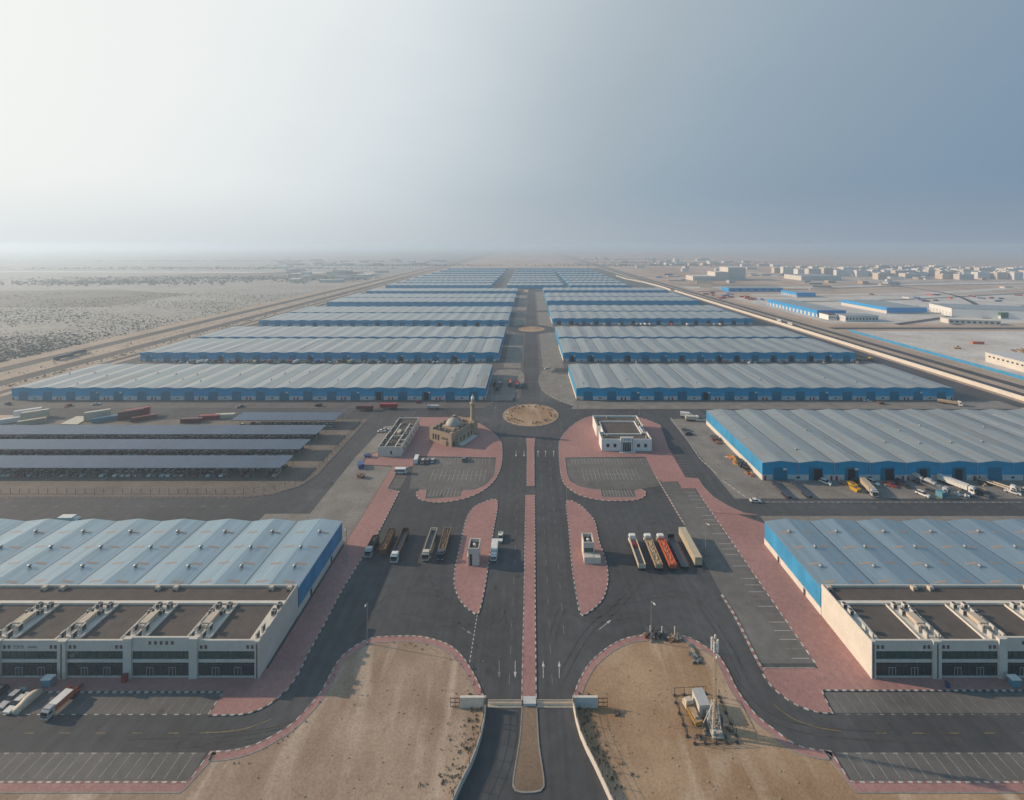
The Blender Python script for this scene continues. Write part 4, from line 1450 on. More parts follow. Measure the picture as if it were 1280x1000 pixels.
    for k in range(4):
        for q in (0, 1):
            xx = (2.0 if k == 0 and q == 0 else 12.0) if k == 0 else 34 * k - 3.0 + q * 5.2
            if side < 0:
                xx = 6.0 + 34 * k + q * 5.4 - 4
            else:
                xx = (1.6 if (k == 0 and q == 0) else 34 * k - 7 + q * 5.0 if k else 27.5)
                if k == 0 and q: continue
            if xx > 120: continue
            spawn('cowl', edge_duct, f'beige vent cowl, {ordw(2 * k + q + 1)} from the avenue, {where} office roof edge', (Xc + X(xx), YM - 1.0, 8.76), 0, 'vent cowls at the roof edge')
    return t


office_building(-1, -69.2, 8, (1,), (0, 3, 5), 'near left cream office block with blue cladded warehouse behind it', 1)
office_building(1, 88.8, 8, (2,), (0, 1, 4), 'near right sunlit cream office block with blue cladded warehouse behind it', 0)
# shop signs on the left facade, third bay from the corner
sg = MB(); sg.box(-0.0, -0.06, 0, 1.3, -0.01, 0.6, 0); sg.box(1.45, -0.06, 0, 2.5, -0.01, 0.6, 1)
for k in range(4): sg.box(0.12 + k * .3, -0.09, 0.12, 0.3 + k * .3, -0.062, 0.48, 2)
for k in range(3): sg.box(1.55 + k * .3, -0.09, 0.12, 1.75 + k * .3, -0.062, 0.48, 2)
o = sg.build('shop_sign', [P('slate'), P('red'), M['white']], loc=(-69.2 - 3 * 16.95 - 12.9 + 0.2, 109.6, 7.75)); tag(o, 'small dark blue and red sign on the left office front', 'sign')
sg = MB(); sg.box(0, -0.06, 0, 2.3, -0.01, 0.5, 0)
for k in range(7): sg.box(0.1 + k * .31, -0.09, 0.1, 0.3 + k * .31, -0.062, 0.4, 1)
o = sg.build('shop_sign', [P('silver'), P('grey')], loc=(-69.2 - 3 * 16.95 - 9.0, 109.6, 7.8)); tag(o, 'small grey lettered sign on the left office front', 'sign')


# ================================================================== PLAZA BUILDINGS
def parapet_box(w, x0, y0, x1, y1, h, t=0.3, deck=0.7):
    """four walls round a sunken roof, in mesh w"""
    w.box(x0, y0, 0, x1, y0 + t, h); w.box(x0, y1 - t, 0, x1, y1, h)
    w.box(x0, y0 + t, 0, x0 + t, y1 - t, h); w.box(x1 - t, y0 + t, 0, x1, y1 - t, h)


# long low white building (left)
t = thing('service_building', 'long low cream building with sunken roof, beside the mosque', 'building', (-79, 224, 0))
w = MB(); parapet_box(w, 0, 0, 12.5, 38, 5.3); w.build('wall', M['cream'], t)
r = MB(); r.box(0.3, 0.3, 4.2, 12.2, 37.7, 4.45); r.build('roof_deck', M['roof_dark'], t)
r = MB()
for x in (3.2, 8.6): r.box(x, 0.31, 4.452, x + 0.5, 30, 5.1)
r.box(3.7, 14, 4.452, 8.6, 14.5, 5.0)
for y in (4, 9, 19, 24): r.box(8.2, y, 4.452, 12.1, y + 0.4, 4.9)
r.build('plant_wall', M['cream_trim'], t)
k = MB(); k.box(6.6, -0.06, 1.4, 7.6, -0.003, 3.0); k.build('window', M['carglass'], t)
for y in (4, 9, 14, 19, 24, 29, 34):
    k = MB(); k.box(12.503, y, 1.4, 12.56, y + 1.5, 2.9); k.build('window', M['carglass'], t)
k = MB(); k.box(-.06, 12, 0.02, -.003, 14, 2.4); k.build('door', M['darksteel'], t)
rng = random.Random(4)
for i in range(14):
    x, y = rng.choice((1.6, 6.0, 10.6)), 2.2 + i * 2.05
    side = {1.6: 'road', 6.0: 'middle', 10.6: 'mosque'}[x]
    spawn('acu', air_unit, f'air conditioner {ordw(i + 1)} from the front, {side} side, low cream building roof', (-79 + x + rng.uniform(-.4, .4), 224 + y, 4.46), rng.uniform(-.1, .1), 'air conditioners on the low cream building')
spawn('duct', duct_box, 'beige duct box on the low cream building beside the mosque', (-79 + 6, 224 + 18, 4.46), 0)

# mosque
ROT = atan2(-7.7, 13.9)
t = thing('mosque', 'sandstone mosque with pale dome and slim minaret by the roundabout', 'mosque', (-55.9, 242.3, 0), ROT)
w = MB(); parapet_box(w, 0, 0, 16, 22, 7.0, 0.35); w.box(16.0, 4, 0, 17.4, 18, 4.6)
w.build('wall', M['stone'], t)
r = MB(); r.box(.35, .35, 5.7, 15.65, 21.65, 6.0); r.build('roof_deck', M['roof_dark'], t)
r = MB(); r.box(3.6, 6.5, 6.0, 12.4, 16.0, 7.0); r.build('drum', M['stone'], t)
r = MB(); r.lathe(8.0, 11.2, [(4.1, 7.0), (4.15, 7.4), (4.0, 8.0), (3.5, 9.0), (2.7, 9.8), (1.6, 10.4), (0.5, 10.7), (0.15, 10.8)], 24)
dm = r.build('dome', M['dome'], t, True)
r = MB(); r.tube((8, 11.2, 10.75), (8, 11.2, 11.9), 0.08, 6); r.build('finial', M['steel'], dm)
r = MB()
for x, y in ((1.0, 1.0), (15.0, 1.0), (1.0, 21.0)): r.box(x - .8, y - .8, 7.0, x + .8, y + .8, 7.5)
for k in range(9): r.box(0.1 + k * 1.75, 0.02, 7.0, 0.9 + k * 1.75, 0.33, 7.35)
r.build('battlement', M['stone'], t)
for k in range(3):
    q = MB(); q.box(2.5 + k * 1.9, -0.06, 1.8, 3.3 + k * 1.9, -0.003, 4.4); q.lathe(2.9 + k * 1.9, -0.03, [(0.4, 4.4), (0.35, 4.7), (0.05, 5.0)], 8)
    q.build('window', M['carglass'], t)
for k in range(5):
    q = MB(); q.box(9.0 + k * 1.0, -0.06, 3.1, 9.45 + k * 1.0, -0.003, 4.2); q.build('window', M['carglass'], t)
q = MB(); q.box(10.2, -0.5, 0, 12.6, -0.003, 2.9); q.build('porch', M['stone'], t)
for y in (6, 9, 13, 16):
    q = MB(); q.box(17.403, y, 1.0, 17.46, y + 0.9, 3.4); q.build('window', M['carglass'], t)
q = MB(); q.box(16.003, 1.0, 0.02, 16.08, 2.6, 2.6); q.build('door', M['darksteel'], t)
q = MB(); q.box(17.403, 4, 0, 20.6, 18, 0.35); q.build('step', M['cream_trim'], t)
q = MB(); q.box(13.2, 18.6, 0, 17.4, 22.6, 7.6); q.build('tower_base', M['stone'], t)
q = MB(); q.lathe(15.3, 20.6, [(1.5, 7.6), (1.3, 9.0), (1.25, 16.6), (1.8, 17.2), (1.8, 17.9), (1.05, 18.0), (1.0, 20.0)], 12)
mn = q.build('minaret', M['stone'], t)
q = MB(); q.lathe(15.3, 20.6, [(1.05, 20.0), (1.0, 20.5), (0.85, 21.2), (0.4, 21.9), (0.08, 22.3), (0.05, 23.3)], 12); q.build('minaret_cap', M['white'], mn, True)
cm, sm = cos(ROT), sin(ROT)
for i, (x, y) in enumerate(((1.8, 3.5), (1.8, 6.5), (1.8, 10), (1.8, 14), (5, 18.6), (9, 18.8), (14.2, 4), (14.2, 8), (14.2, 12), (5, 3), (9.5, 3))):
    spawn('acu', air_unit, f'{ordw(i + 1)} air conditioner clockwise from the corner on the mosque roof', (-55.9 + x * cm - y * sm, 242.3 + x * sm + y * cm, 6.01), ROT, 'air conditioners on the mosque roof')

# white building (right)
t = thing('white_building', 'white flat roofed building with tall entrance portal facing the parking lot', 'building', (40.4, 230, 0))
w = MB(); h = 6.6
w.box(0, 0, 0, 27.2, .35, h); w.box(0, 31.7, 0, 27.2, 32.0, h)
for x0, sx in ((0, 1), (27.2, -1)):
    X = lambda q: x0 + sx * q
    w.box(X(0), .35, 0, X(.35), 9, h); w.box(X(0), 17, 0, X(.35), 31.7, h)
    w.box(X(.35), 9, 0, X(2.6), 9.3, h); w.box(X(.35), 16.7, 0, X(2.6), 17, h); w.box(X(2.25), 9.3, 0, X(2.6), 16.7, h)
w.build('wall', M['white'], t)
r = MB(); r.box(.36, .36, 5.3, 26.8, 8.99, 5.5); r.box(2.62, 8.992, 5.3, 24.58, 17.0, 5.5); r.box(.36, 17.002, 5.3, 26.8, 31.69, 5.5); r.build('roof_deck', M['roof_dark'], t)
r = MB()
r.box(3.2, 7.6, 5.502, 24, 8.0, 6.15); r.box(3.2, 24.5, 5.502, 24, 24.9, 6.15); r.box(23.6, 8.0, 5.502, 24, 24.5, 6.3); r.box(24, 12.5, 5.502, 26.6, 12.8, 6.4); r.box(2.8, 8.1, 5.502, 3.2, 24.4, 6.0)
r.build('plant_wall', M['white'], t)
for x in (2.6, 6.4, 19.2, 23.0):
    k = MB(); k.box(x, -0.06, 2.2, x + 1.6, -0.003, 4.0); k.build('window', M['carglass'], t)
k = MB(); k.box(10.2, -0.9, 0, 11.3, -0.003, 7.9); k.box(15.9, -0.9, 0, 17.0, -0.003, 7.9); k.box(11.3, -0.9, 5.2, 15.9, -0.003, 7.9); po = k.build('portal', M['white'], t)
k = MB(); k.box(11.3, -0.3, 0.3, 15.9, -0.004, 5.2); k.build('portal_glass', M['glass'], po)
k = MB()
for i in range(6): k.box(11.3 + i * .9, -0.36, 0.3, 11.42 + i * .9, -0.302, 5.2)
k.box(11.3, -0.37, 4.0, 15.9, -0.303, 4.12)
k.build('mullion', M['alu'], po)
k = MB()
for x in (10.75, 16.45): k.box(x - .12, -0.96, 0.4, x + .12, -0.902, 7.3)
for i in range(5): k.box(11.9 + i * .75, -0.96, 6.3, 12.3 + i * .75, -0.902, 6.9)
k.build('recess_strip', M['brown'], po)
k = MB(); k.box(9.2, -2.4, 0, 18.0, -0.91, 0.35); k.build('step', M['cream_trim'], t)
for i, (x, y) in enumerate(((1.5, 2), (1.5, 5), (1.4, 19), (1.4, 22), (1.4, 25), (1.4, 28), (4.2, 4.5), (25.6, 20), (25.6, 23), (25.6, 26), (25.4, 3), (9, 30))):
    spawn('acu', air_unit, f'{ordw(i + 1)} air conditioner anticlockwise on the white portal building roof', (40.4 + x, 230 + y, 5.51), 0, 'air conditioners on the white building')

# gatehouses
t = thing('gatehouse', 'small tall cream gatehouse with open roof well on the left island', 'gatehouse', (-20.6, 147.8, .16))
w = MB(); parapet_box(w, 0, 0, 3.8, 5.2, 6.0, .3); w.build('wall', M['cream'], t)
r = MB(); r.box(.3, .3, 4.6, 3.5, 4.9, 4.8); r.build('roof_deck', M['roof_dark'], t)
r = MB(); r.lathe(1.9, 2.8, [(.5, 4.8), (.55, 5.6), (.2, 5.9)], 10); r.build('water_tank', M['white'], t, True)
k = MB(); k.box(.5, -.05, .02, 1.4, -.003, 4.0); k.build('door', M['darksteel'], t)
k = MB(); k.box(-.5, .6, 2.5, -.003, 4.6, 2.8); k.build('canopy', M['cream_trim'], t)
k = MB(); k.box(3.803, 1.2, 1.2, 3.85, 3.6, 2.6); k.build('window', M['carglass'], t)
t = thing('gatehouse', 'stepped cream gatehouse with dark window and low porch on the right island', 'gatehouse', (20.0, 149.2, .16))
w = MB(); parapet_box(w, 0, 1.6, 3.8, 6.6, 6.0, .3); w.box(0, 1.6, 0, 3.8, 1.95, 6.0) if False else None
w.build('wall', M['cream'], t)
r = MB(); r.box(.3, 1.9, 4.6, 3.5, 6.3, 4.8); r.build('roof_deck', M['roof_dark'], t)
r = MB(); r.lathe(1.9, 3.9, [(.5, 4.8), (.55, 5.6), (.2, 5.9)], 10); r.build('water_tank', M['white'], t, True)
k = MB(); k.box(.3, 1.54, 2.6, 3.5, 1.597, 4.0); k.build('window', M['glass'], t)
k = MB(); k.box(0, -.6, 0, 3.4, 1.4, 2.3); k.box(3.45, -.6, 0, 5.8, 1.4, 2.2); k.build('porch', M['cream'], t)


# ================================================================== SOLAR CARPORTS
def carport(x0, x1, y0, y1, label, step=6.4):
    t = thing('solar_carport', label, 'carport', ((x0 + x1) / 2, (y0 + y1) / 2, .06), 0, 'solar carports on the dirt lot')
    hx, hy = (x1 - x0) / 2, (y1 - y0) / 2
    b = MB(); b.box(-hx, -hy, 4.9, hx, hy, 5.02); b.build('solar_panel', M['solar'], t)
    b = MB()
    for y in (-hy + .4, 0, hy - .4): b.box(-hx, y - .1, 4.6, hx, y + .1, 4.89)
    b.build('beam', M['darksteel'], t)
    n = int((x1 - x0) / step)
    pm = None
    for k in range(min(n + 1, 49)):
        for yy in (-hy + .4, hy - .4):
            if pm is None:
                p = MB(); p.box(-.09, -.09, 0, .09, .09, 4.6); pm = p.build('post', M['steel'], t); o = pm
            else:
                o = pm.copy(); COL.objects.link(o); o.parent = t
            o.location = (hx - 0.2 - k * step, yy, 0)
    return t


carport(-290, -118.5, 203.3, 215.3, 'nearest solar carport, with cars parked below its front edge')
carport(-318, -119, 221.8, 233.4, 'second solar carport from the front road')
carport(-330, -119, 239.3, 251.7, 'third solar carport from the front road')
carport(-181, -117.5, 258.5, 270.7, 'short solar carport furthest from the front road')


# ================================================================== VEHICLES  (front towards +y)
def wheels(t, xs, ys, r=0.33, w=0.22):
    m0 = None
    for y in ys:
        for x in xs:
            if m0 is None:
                b = MB(); b.tube((-w / 2, 0, 0), (w / 2, 0, 0), r, 10); m0 = b.build('wheel', M['tyre'], t); o = m0
            else:
                o = m0.copy(); COL.objects.link(o); o.parent = t
            o.location = (x, y, r)


def mk_car(col, kind='sedan'):
    def f():
        t = thing({'sedan': 'car', 'suv': 'car', 'pickup': 'pickup', 'van': 'minibus', 'bus': 'bus'}[kind], '', {'pickup': 'pickup', 'van': 'minibus', 'bus': 'bus'}.get(kind, 'car'))
        c = P(col)
        if kind in ('sedan', 'suv'):
            L, W, hb, hr = (4.6, 1.8, .85, 1.42) if kind == 'sedan' else (4.8, 1.92, 1.05, 1.8)
            a = L / 2
            b = MB(); b.xprism([(-a, .3), (a, .3), (a, hb - .2), (a - .25, hb - .06), (a - 1.3, hb), (-a + (.7 if kind == 'sedan' else .1), hb), (-a, hb - .1)], -W / 2, W / 2)
            r0 = -a + (.65 if kind == 'sedan' else .08)
            b.taper(-W / 2 + .12, r0 + .5, W / 2 - .12, a - 1.95, hr - .05, -W / 2 + .16, r0 + .55, W / 2 - .16, a - 2.0, hr)
            b.build('body', c, t)
            g = MB(); g.taper(-W / 2 + .05, r0, W / 2 - .05, a - 1.3, hb + .002, -W / 2 + .13, r0 + .48, W / 2 - .13, a - 1.93, hr - .052); g.build('window', M['carglass'], t)
            wheels(t, (-W / 2 + .08, W / 2 - .08), (-a + .85, a - .85))
            for x in (-W / 2 + .3, W / 2 - .3):
                k = MB(); k.box(x - .2, a - .02, hb - .32, x + .2, a + .02, hb - .18); k.build('headlight', M['lamp'], t)
                k = MB(); k.box(x - .18, -a - .02, hb - .3, x + .18, -a + .02, hb - .14); k.build('tail_light', M['taillamp'], t)
        elif kind == 'pickup':
            b = MB(); b.xprism([(-2.6, .4), (2.6, .4), (2.6, .95), (1.6, 1.08), (1.55, 1.08), (-.55, 1.08), (-.55, .7), (-2.6, .7)], -.92, .92)
            b.box(-.92, -2.6, .7, -.82, -.55, 1.08); b.box(.82, -2.6, .7, .92, -.55, 1.08); b.box(-.82, -2.6, .7, .82, -2.5, 1.08)
            b.taper(-.76, -.35, .76, .7, 1.72, -.72, -.3, .72, .62, 1.78); b.build('body', c, t)
            g = MB(); g.taper(-.87, -.54, .87, 1.45, 1.082, -.78, -.38, .78, .72, 1.718); g.build('window', M['carglass'], t)
            wheels(t, (-.85, .85), (-1.65, 1.65), .38, .26)
            for x in (-.62, .62):
                k = MB(); k.box(x - .2, 2.59, .72, x + .2, 2.63, .9); k.build('headlight', M['lamp'], t)
        else:
            L, W, H = (6.0, 2.0, 2.5) if kind == 'van' else (10.5, 2.45, 3.1)
            a = L / 2
            b = MB(); b.xprism([(-a, .4), (a, .4), (a, 1.2), (a - .25, H - .5), (a - .6, H), (-a + .1, H), (-a, H - .2)], -W / 2, W / 2); b.build('body', c, t)
            for s in (-1, 1):
                g = MB(); g.box(s * (W / 2 + .003), -a + .4, H - 1.25, s * (W / 2 + .03), a - .7, H - .55); g.build('window', M['carglass'], t)
            g = MB(); g.quad((-W / 2 + .1, a + .006, 1.25), (W / 2 - .1, a + .006, 1.25), (W / 2 - .1, a - .235, H - .5), (-W / 2 + .1, a - .235, H - .5)); g.build('windscreen', M['carglass'], t, fix=False)
            wheels(t, (-W / 2 + .1, W / 2 - .1), (-a + 1.3, a - 1.2), .4, .28)
        return t
    return f


def simple_car(col, kind):
    def f():
        L, W, hb, hr = (4.6, 1.8, .85, 1.42) if kind == 'sedan' else (4.9, 1.92, 1.05, 1.85)
        a = L / 2; r0 = -a + (.65 if kind == 'sedan' else .08)
        b = MB()
        b.xprism([(-a, .3), (a, .3), (a, hb - .2), (a - .25, hb - .06), (a - 1.3, hb), (r0, hb), (-a, hb - .1)], -W / 2, W / 2)
        b.taper(-W / 2 + .05, r0, W / 2 - .05, a - 1.3, hb + .002, -W / 2 + .13, r0 + .48, W / 2 - .13, a - 1.93, hr - .052, 1)
        b.taper(-W / 2 + .12, r0 + .5, W / 2 - .12, a - 1.95, hr - .05, -W / 2 + .16, r0 + .55, W / 2 - .16, a - 2.0, hr)
        for y in (-a + .85, a - .85):
            for s in (-1, 1): b.tube((s * W / 2, y, .33), (s * (W / 2 - .2), y, .33), .33, 8, 2)
        o = b.build('car', [P(col), M['carglass'], M['tyre']])
        return tag(o, '', 'car')
    return f


def cab(t, col, y0, W=2.45, H=2.9, L=2.1, name='cab'):
    """flat-fronted lorry cab, its front at y0 + L"""
    b = MB(); b.xprism([(y0, .55), (y0 + L, .55), (y0 + L, 1.5), (y0 + L - .18, H - .35), (y0 + L - .5, H), (y0, H)], -W / 2, W / 2)
    b.box(-W / 2 + .15, y0 + .1, H, W / 2 - .15, y0 + L - .6, H + .35)
    c = b.build(name, P(col), t)
    g = MB(); g.quad((-W / 2 + .12, y0 + L + .006, 1.52), (W / 2 - .12, y0 + L + .006, 1.52), (W / 2 - .12, y0 + L - .172, H - .38), (-W / 2 + .12, y0 + L - .172, H - .38)); g.build('windscreen', M['carglass'], c, fix=False)
    for s in (-1, 1):
        g = MB(); g.box(s * (W / 2 + .003), y0 + .7, 1.6, s * (W / 2 + .03), y0 + L - .3, H - .45); g.build('window', M['carglass'], c)
        k = MB(); k.box(s * .85 - .25, y0 + L + .003, .75, s * .85 + .25, y0 + L + .04, .98); k.build('headlight', M['lamp'], c)
    k = MB(); k.box(-W / 2 + .2, y0 + L + .003, 1.05, W / 2 - .2, y0 + L + .03, 1.42); k.build('grille', M['darksteel'], c)
    return c


def mk_tipper(cabcol, bedcol, load, L=12.5, has_cab=True, wall=1.35, covered=False):
    def f():
        t = thing('lorry' if has_cab else 'trailer', '', 'lorry' if has_cab else 'trailer')
        a = L / 2; W = 2.5
        b = MB(); b.box(-.45, -a + .2, .75, .45, a + (1.8 if has_cab else -.2), 1.1); b.box(-1.1, -a + .6, .55, 1.1, -a + 4.2, .75); b.build('chassis', M['darksteel'], t)
        b = MB(); z0, z1 = 1.12, 1.2 + wall
        b.box(-W / 2, -a, z0, W / 2, a, z0 + .12)
        b.box(-W / 2, -a, z0 + .12, -W / 2 + .12, a, z1); b.box(W / 2 - .12, -a, z0 + .12, W / 2, a, z1)
        b.box(-W / 2 + .12, -a, z0 + .12, W / 2 - .12, -a + .12, z1); b.box(-W / 2 + .12, a - .12, z0 + .12, W / 2 - .12, a, z1 + .15)
        k = -a + .5
        while k < a:
            for s in (-1, 1): b.box(s * (W / 2), k, z0, s * (W / 2 + .06), k + .12, z1 - .02)
            k += 1.1
        body = b.build('bed', P(bedcol), t)
        if load:
            rng = random.Random(len(cabcol) + int(L * 10))
            q = MB(); nx, ny = 6, 22
            vs = []
            for j in range(ny + 1):
                for i in range(nx + 1):
                    e = min(i, nx - i, j, ny - j)
                    vs.append((-W / 2 + .13 + (W - .26) * i / nx, -a + .13 + (L - .26) * j / ny, z0 + (wall * (.75 if load != 'floor' else .18)) + (0 if e == 0 else rng.uniform(.0, .5) * (1 if load != 'floor' else .3))))
            q.add(vs, [(j * (nx + 1) + i, j * (nx + 1) + i + 1, (j + 1) * (nx + 1) + i + 1, (j + 1) * (nx + 1) + i) for j in range(ny) for i in range(nx)])
            q.build('load', M[load] if load in M else P(load if load != 'floor' else 'slate'), t, fix=False)
        if covered:
            q = MB(); q.box(-W / 2 - .02, -a - .02, z1 + .17, W / 2 + .02, a + .02, z1 + .5); q.build('tarpaulin', P(bedcol), t)
        wheels(t, (-1.05, 1.05), (-a + 1.0, -a + 2.3, -a + 3.6), .5, .35)
        if has_cab:
            cab(t, cabcol, a + .35)
            for x in (-1.02, 1.02):
                for y in (a - 1.6, a + 1.5):
                    k = MB(); k.tube((x - .17, y, .5), (x + .17, y, .5), .5, 10); k.build('wheel', M['tyre'], t)
        else:
            k = MB(); k.box(-.8, a - 2.2, 0, -.65, a - 2.0, .8); k.box(.65, a - 2.2, 0, .8, a - 2.0, .8); k.box(-.8, a - 2.2, .75, .8, a - 2.0, .9); k.build('landing_leg', M['darksteel'], t)
        return t
    return f


def mk_box_truck(cabcol, boxcol, L=5.2, H=3.2):
    def f():
        t = thing('box_lorry', '', 'lorry')
        a = L / 2
        b = MB(); b.box(-.4, -a, .6, .4, a + 1.8, .9); b.build('chassis', M['darksteel'], t)
        b = MB(); b.box(-1.15, -a, .92, 1.15, a, H); bx = b.build('box_body', P(boxcol), t)
        k = MB(); k.box(-1.0, -a - .05, 1.05, -.03, -a - .003, H - .12); k.box(.03, -a - .05, 1.05, 1.0, -a - .003, H - .12); k.build('rear_door', P(boxcol), bx)
        k = MB()
        for s in (-1, 1): k.box(s * 1.153, -a, .92, s * 1.19, a, 1.08)
        k.box(-1.15, -a - .04, .8, 1.15, -a, .92); k.build('trim', M['alu'], bx)
        cab(t, cabcol, a + .2, 2.1, 2.3, 1.8)
        wheels(t, (-.95, .95), (-a + 1.1, a + 1.1), .42, .28)
        return t
    return f


def mk_container(col, L=6.06, H=2.6, stripe=None):
    def f():
        t = thing('container', '', 'container')
        a = L / 2
        b = MB(); b.box(-1.2, -a + .02, .16, 1.2, a - .02, H - .02)
        y = -a + .3
        while y < a - .3:
            for s in (-1, 1): b.box(s * 1.2, y, .2, s * 1.24, y + .14, H - .12)
            y += .3
        b.build('shell', P(col), t)
        f_ = MB()
        for s in (-1, 1):
            for y in (-a, a - .14): f_.box(s * 1.1, y, 0, s * 1.255, y + .14, H)
            f_.box(s * 1.1, -a + .14, H - .12, s * 1.25, a - .14, H); f_.box(s * 1.1, -a + .14, 0, s * 1.25, a - .14, .15)
        f_.box(-1.1, -a, H - .12, 1.1, -a + .13, H); f_.box(-1.1, a - .13, H - .12, 1.1, a, H)
        f_.build('frame', P(col), t)
        d = MB(); d.box(-1.05, -a - .03, .2, -.02, -a - .001, H - .15); d.box(.02, -a - .03, .2, 1.05, -a - .001, H - .15); d.build('door', P(stripe or col), t)
        return t
    return f


def mk_flatbed(col='slate', L=13, head=None, side=None):
    def f():
        t = thing('flatbed_trailer', '', 'trailer')
        a = L / 2
        b = MB(); b.box(-1.22, -a, 1.0, 1.22, a, 1.16); b.box(-.4, -a, .7, .4, a, 1.0); b.build('deck', P(col), t)
        if head:
            k = MB(); k.box(-1.2, a - .15, 1.162, 1.2, a, 2.5); k.build('headboard', P(head), t)
        if side:
            k = MB()
            y = -a + .1
            while y < a: k.box(1.1, y, 1.162, 1.2, y + .1, 1.9); y += 1.6
            k.box(1.1, -a, 1.9, 1.2, a, 2.0); k.build('side_rail', P(side), t)
        wheels(t, (-1.05, 1.05), (-a + 1.0, -a + 2.3, -a + 3.6), .48, .35)
        k = MB(); k.box(-.8, a - 2.2, 0, .8, a - 2.0, .7); k.build('landing_leg', M['darksteel'], t)
        return t
    return f


TG = 'parked tipper lorries'
Z = 0.07
spawn('t1', mk_tipper('white', 'cream', 'floor', 12.8), 'white cabbed lorry with long cream tipper and pale blue floor', (39.4, 151.6, Z), 0, TG)
spawn('t2', mk_tipper('white', 'tan', 'load_sand', 12.8), 'white cabbed lorry with tan tipper full of golden brown load', (45.2, 151.6, Z), 0, TG)
spawn('t3', mk_tipper('white', 'orange', 'orange', 12.8), 'white cabbed lorry with bright orange red tipper trailer', (50.0, 151.6, Z), 0, TG)
spawn('t4', mk_flatbed('slate', 14.5, 'black', 'brown'), 'dark empty flatbed trailer between the orange lorry and cream trailer', (54.4, 153.2, Z), 0)
spawn('t5', mk_tipper('white', 'beige', None, 15.8, False, 2.1, True), 'tall cream covered trailer at the right end of the row', (59.3, 154.6, Z), 0)
spawn('t6', mk_tipper('silver', 'black', 'black', 6.4), 'short dark tipper lorry with grey cab, leftmost of its row', (-56.9, 156.7, Z), pi, TG)
spawn('t7', mk_tipper('white', 'brown', 'load_brown', 11.5, False, 1.7), 'rusty brown trailer without a cab, loaded high, beside the short dark lorry', (-51.9, 157.5, Z), pi)
spawn('t8', mk_tipper('white', 'brown', 'floor', 13.2), 'white cabbed lorry with long empty brown tipper', (-46.8, 157.6, Z), pi, TG)
spawn('t9', mk_tipper('cream', 'cream', 'floor', 12.2), 'cream cabbed lorry with long empty cream tipper', (-36.0, 158.0, Z), pi, TG)
spawn('t10', mk_tipper('slate', 'tan', 'load_brown', 12.2), 'dark cabbed lorry with tan tipper part filled with scrap', (-30.8, 158.2, Z), pi, TG)
k = MB(); k.lathe(0, 0, [(1.0, 0), (1.1, .5), (.7, 1.0), (.15, 1.2)], 9); o = k.build('tarp_bundle', P('red'), loc=(39.3, 155.8, 1.4)); tag(o, 'red bundle lying in the cream tipper', 'bundle')
spawn('boxw', mk_box_truck('white', 'white', 5.6), 'white box lorry driving towards the gate beside the left island', (-11.9, 154.2, Z), pi)
spawn('pickw', mk_car('white', 'pickup'), 'white pickup just behind the white box lorry', (-10.2, 161.5, Z), pi)
# mosque car park
spawn('vanw', mk_car('white', 'van'), 'white minibus at the left end of the mosque parking row', G(520.5, 577), 0.1)
spawn('beigesuv', mk_car('beige', 'suv'), 'beige car second in the mosque parking row', G(529, 577.5), 0.02)
spawn('greysuv', mk_car('grey', 'suv'), 'dark grey car third in the mosque parking row', G(534.8, 577.5), 0.02)
spawn('silvercar', mk_car('silver', 'sedan'), 'silver car at the right end of the mosque parking row', G(540.8, 577), 0.03)
spawn('greysuv', mk_car('grey', 'suv'), 'grey car parked alone in front of the mosque', G(580.5, 575.5), 0.0)
spawn('vanw', mk_car('white', 'van'), 'white minibus driving across left of the mosque parking', G(501, 591.5), -pi / 2)
spawn('whitecar', mk_car('white', 'sedan'), 'white car behind the low cream building', G(477, 540), -pi / 2 + .3)
spawn('silvercar', mk_car('silver', 'sedan'), 'silver car next to the low cream building, nearer the lateral road', G(481.5, 538), -pi / 2 + .3)
# near left lot
def mk_bus_truck():
    t = thing('flatbed_lorry', '', 'lorry')
    b = MB(); b.box(-.4, -4.6, .7, .4, 4.4, 1.0); b.build('chassis', M['darksteel'], t)
    b = MB(); b.box(-1.2, -2.6, 1.02, 1.2, 3.0, 1.2)
    for s in (-1, 1): b.box(s * 1.1, -2.6, 1.2, s * 1.2, 3.0, 2.6)
    b.build('bed', P('orange'), t)
    b = MB(); b.box(-1.24, -1.2, 2.62, 1.24, 3.05, 2.85); b.build('tarpaulin', M['white'], t)
    cab(t, 'silver', 3.2, 2.4, 2.7, 1.9)
    wheels(t, (-1.0, 1.0), (-1.6, 3.9), .5, .34)
    return t
spawn('bt', mk_bus_truck, 'orange sided lorry with pale cover, parked before the left office', (G(76, 884)[0], 103.6, Z), pi - .12).scale = (.86, .82, .86)
spawn('whitecar', mk_car('white', 'sedan'), 'white car parked leftmost in view before the left office', (G(10, 888)[0] + 1, 103.2, Z), pi - .1)
spawn('slatesuv', mk_car('slate', 'suv'), 'dark car at the left edge of view before the left office', (G(-2, 875)[0] - 1.5, 104.6, Z), pi - .1)
t = thing('covered_car', 'car under a tan dust cover before the left office', 'car', (G(29, 884)[0], 103.6, Z), pi - .1)
b = MB()
ring = []
for y, w_, h_ in ((-2.6, .85, .9), (-2.2, .98, 1.05), (-1.2, 1.02, 1.5), (0.3, 1.02, 1.55), (1.2, 1.0, 1.15), (2.3, .95, 1.0), (2.6, .8, .75)):
    ring.append([(-w_, y, .1), (-w_ * .97, y, h_ * .55), (-w_ * .7, y, h_), (w_ * .7, y, h_), (w_ * .97, y, h_ * .55), (w_, y, .1)])
b.add([p for r_ in ring for p in r_], [(i * 6 + j, i * 6 + j + 1, i * 6 + j + 7, i * 6 + j + 6) for i in range(6) for j in range(5)] + [(0, 1, 2, 3, 4, 5), (36, 37, 38, 39, 40, 41)])
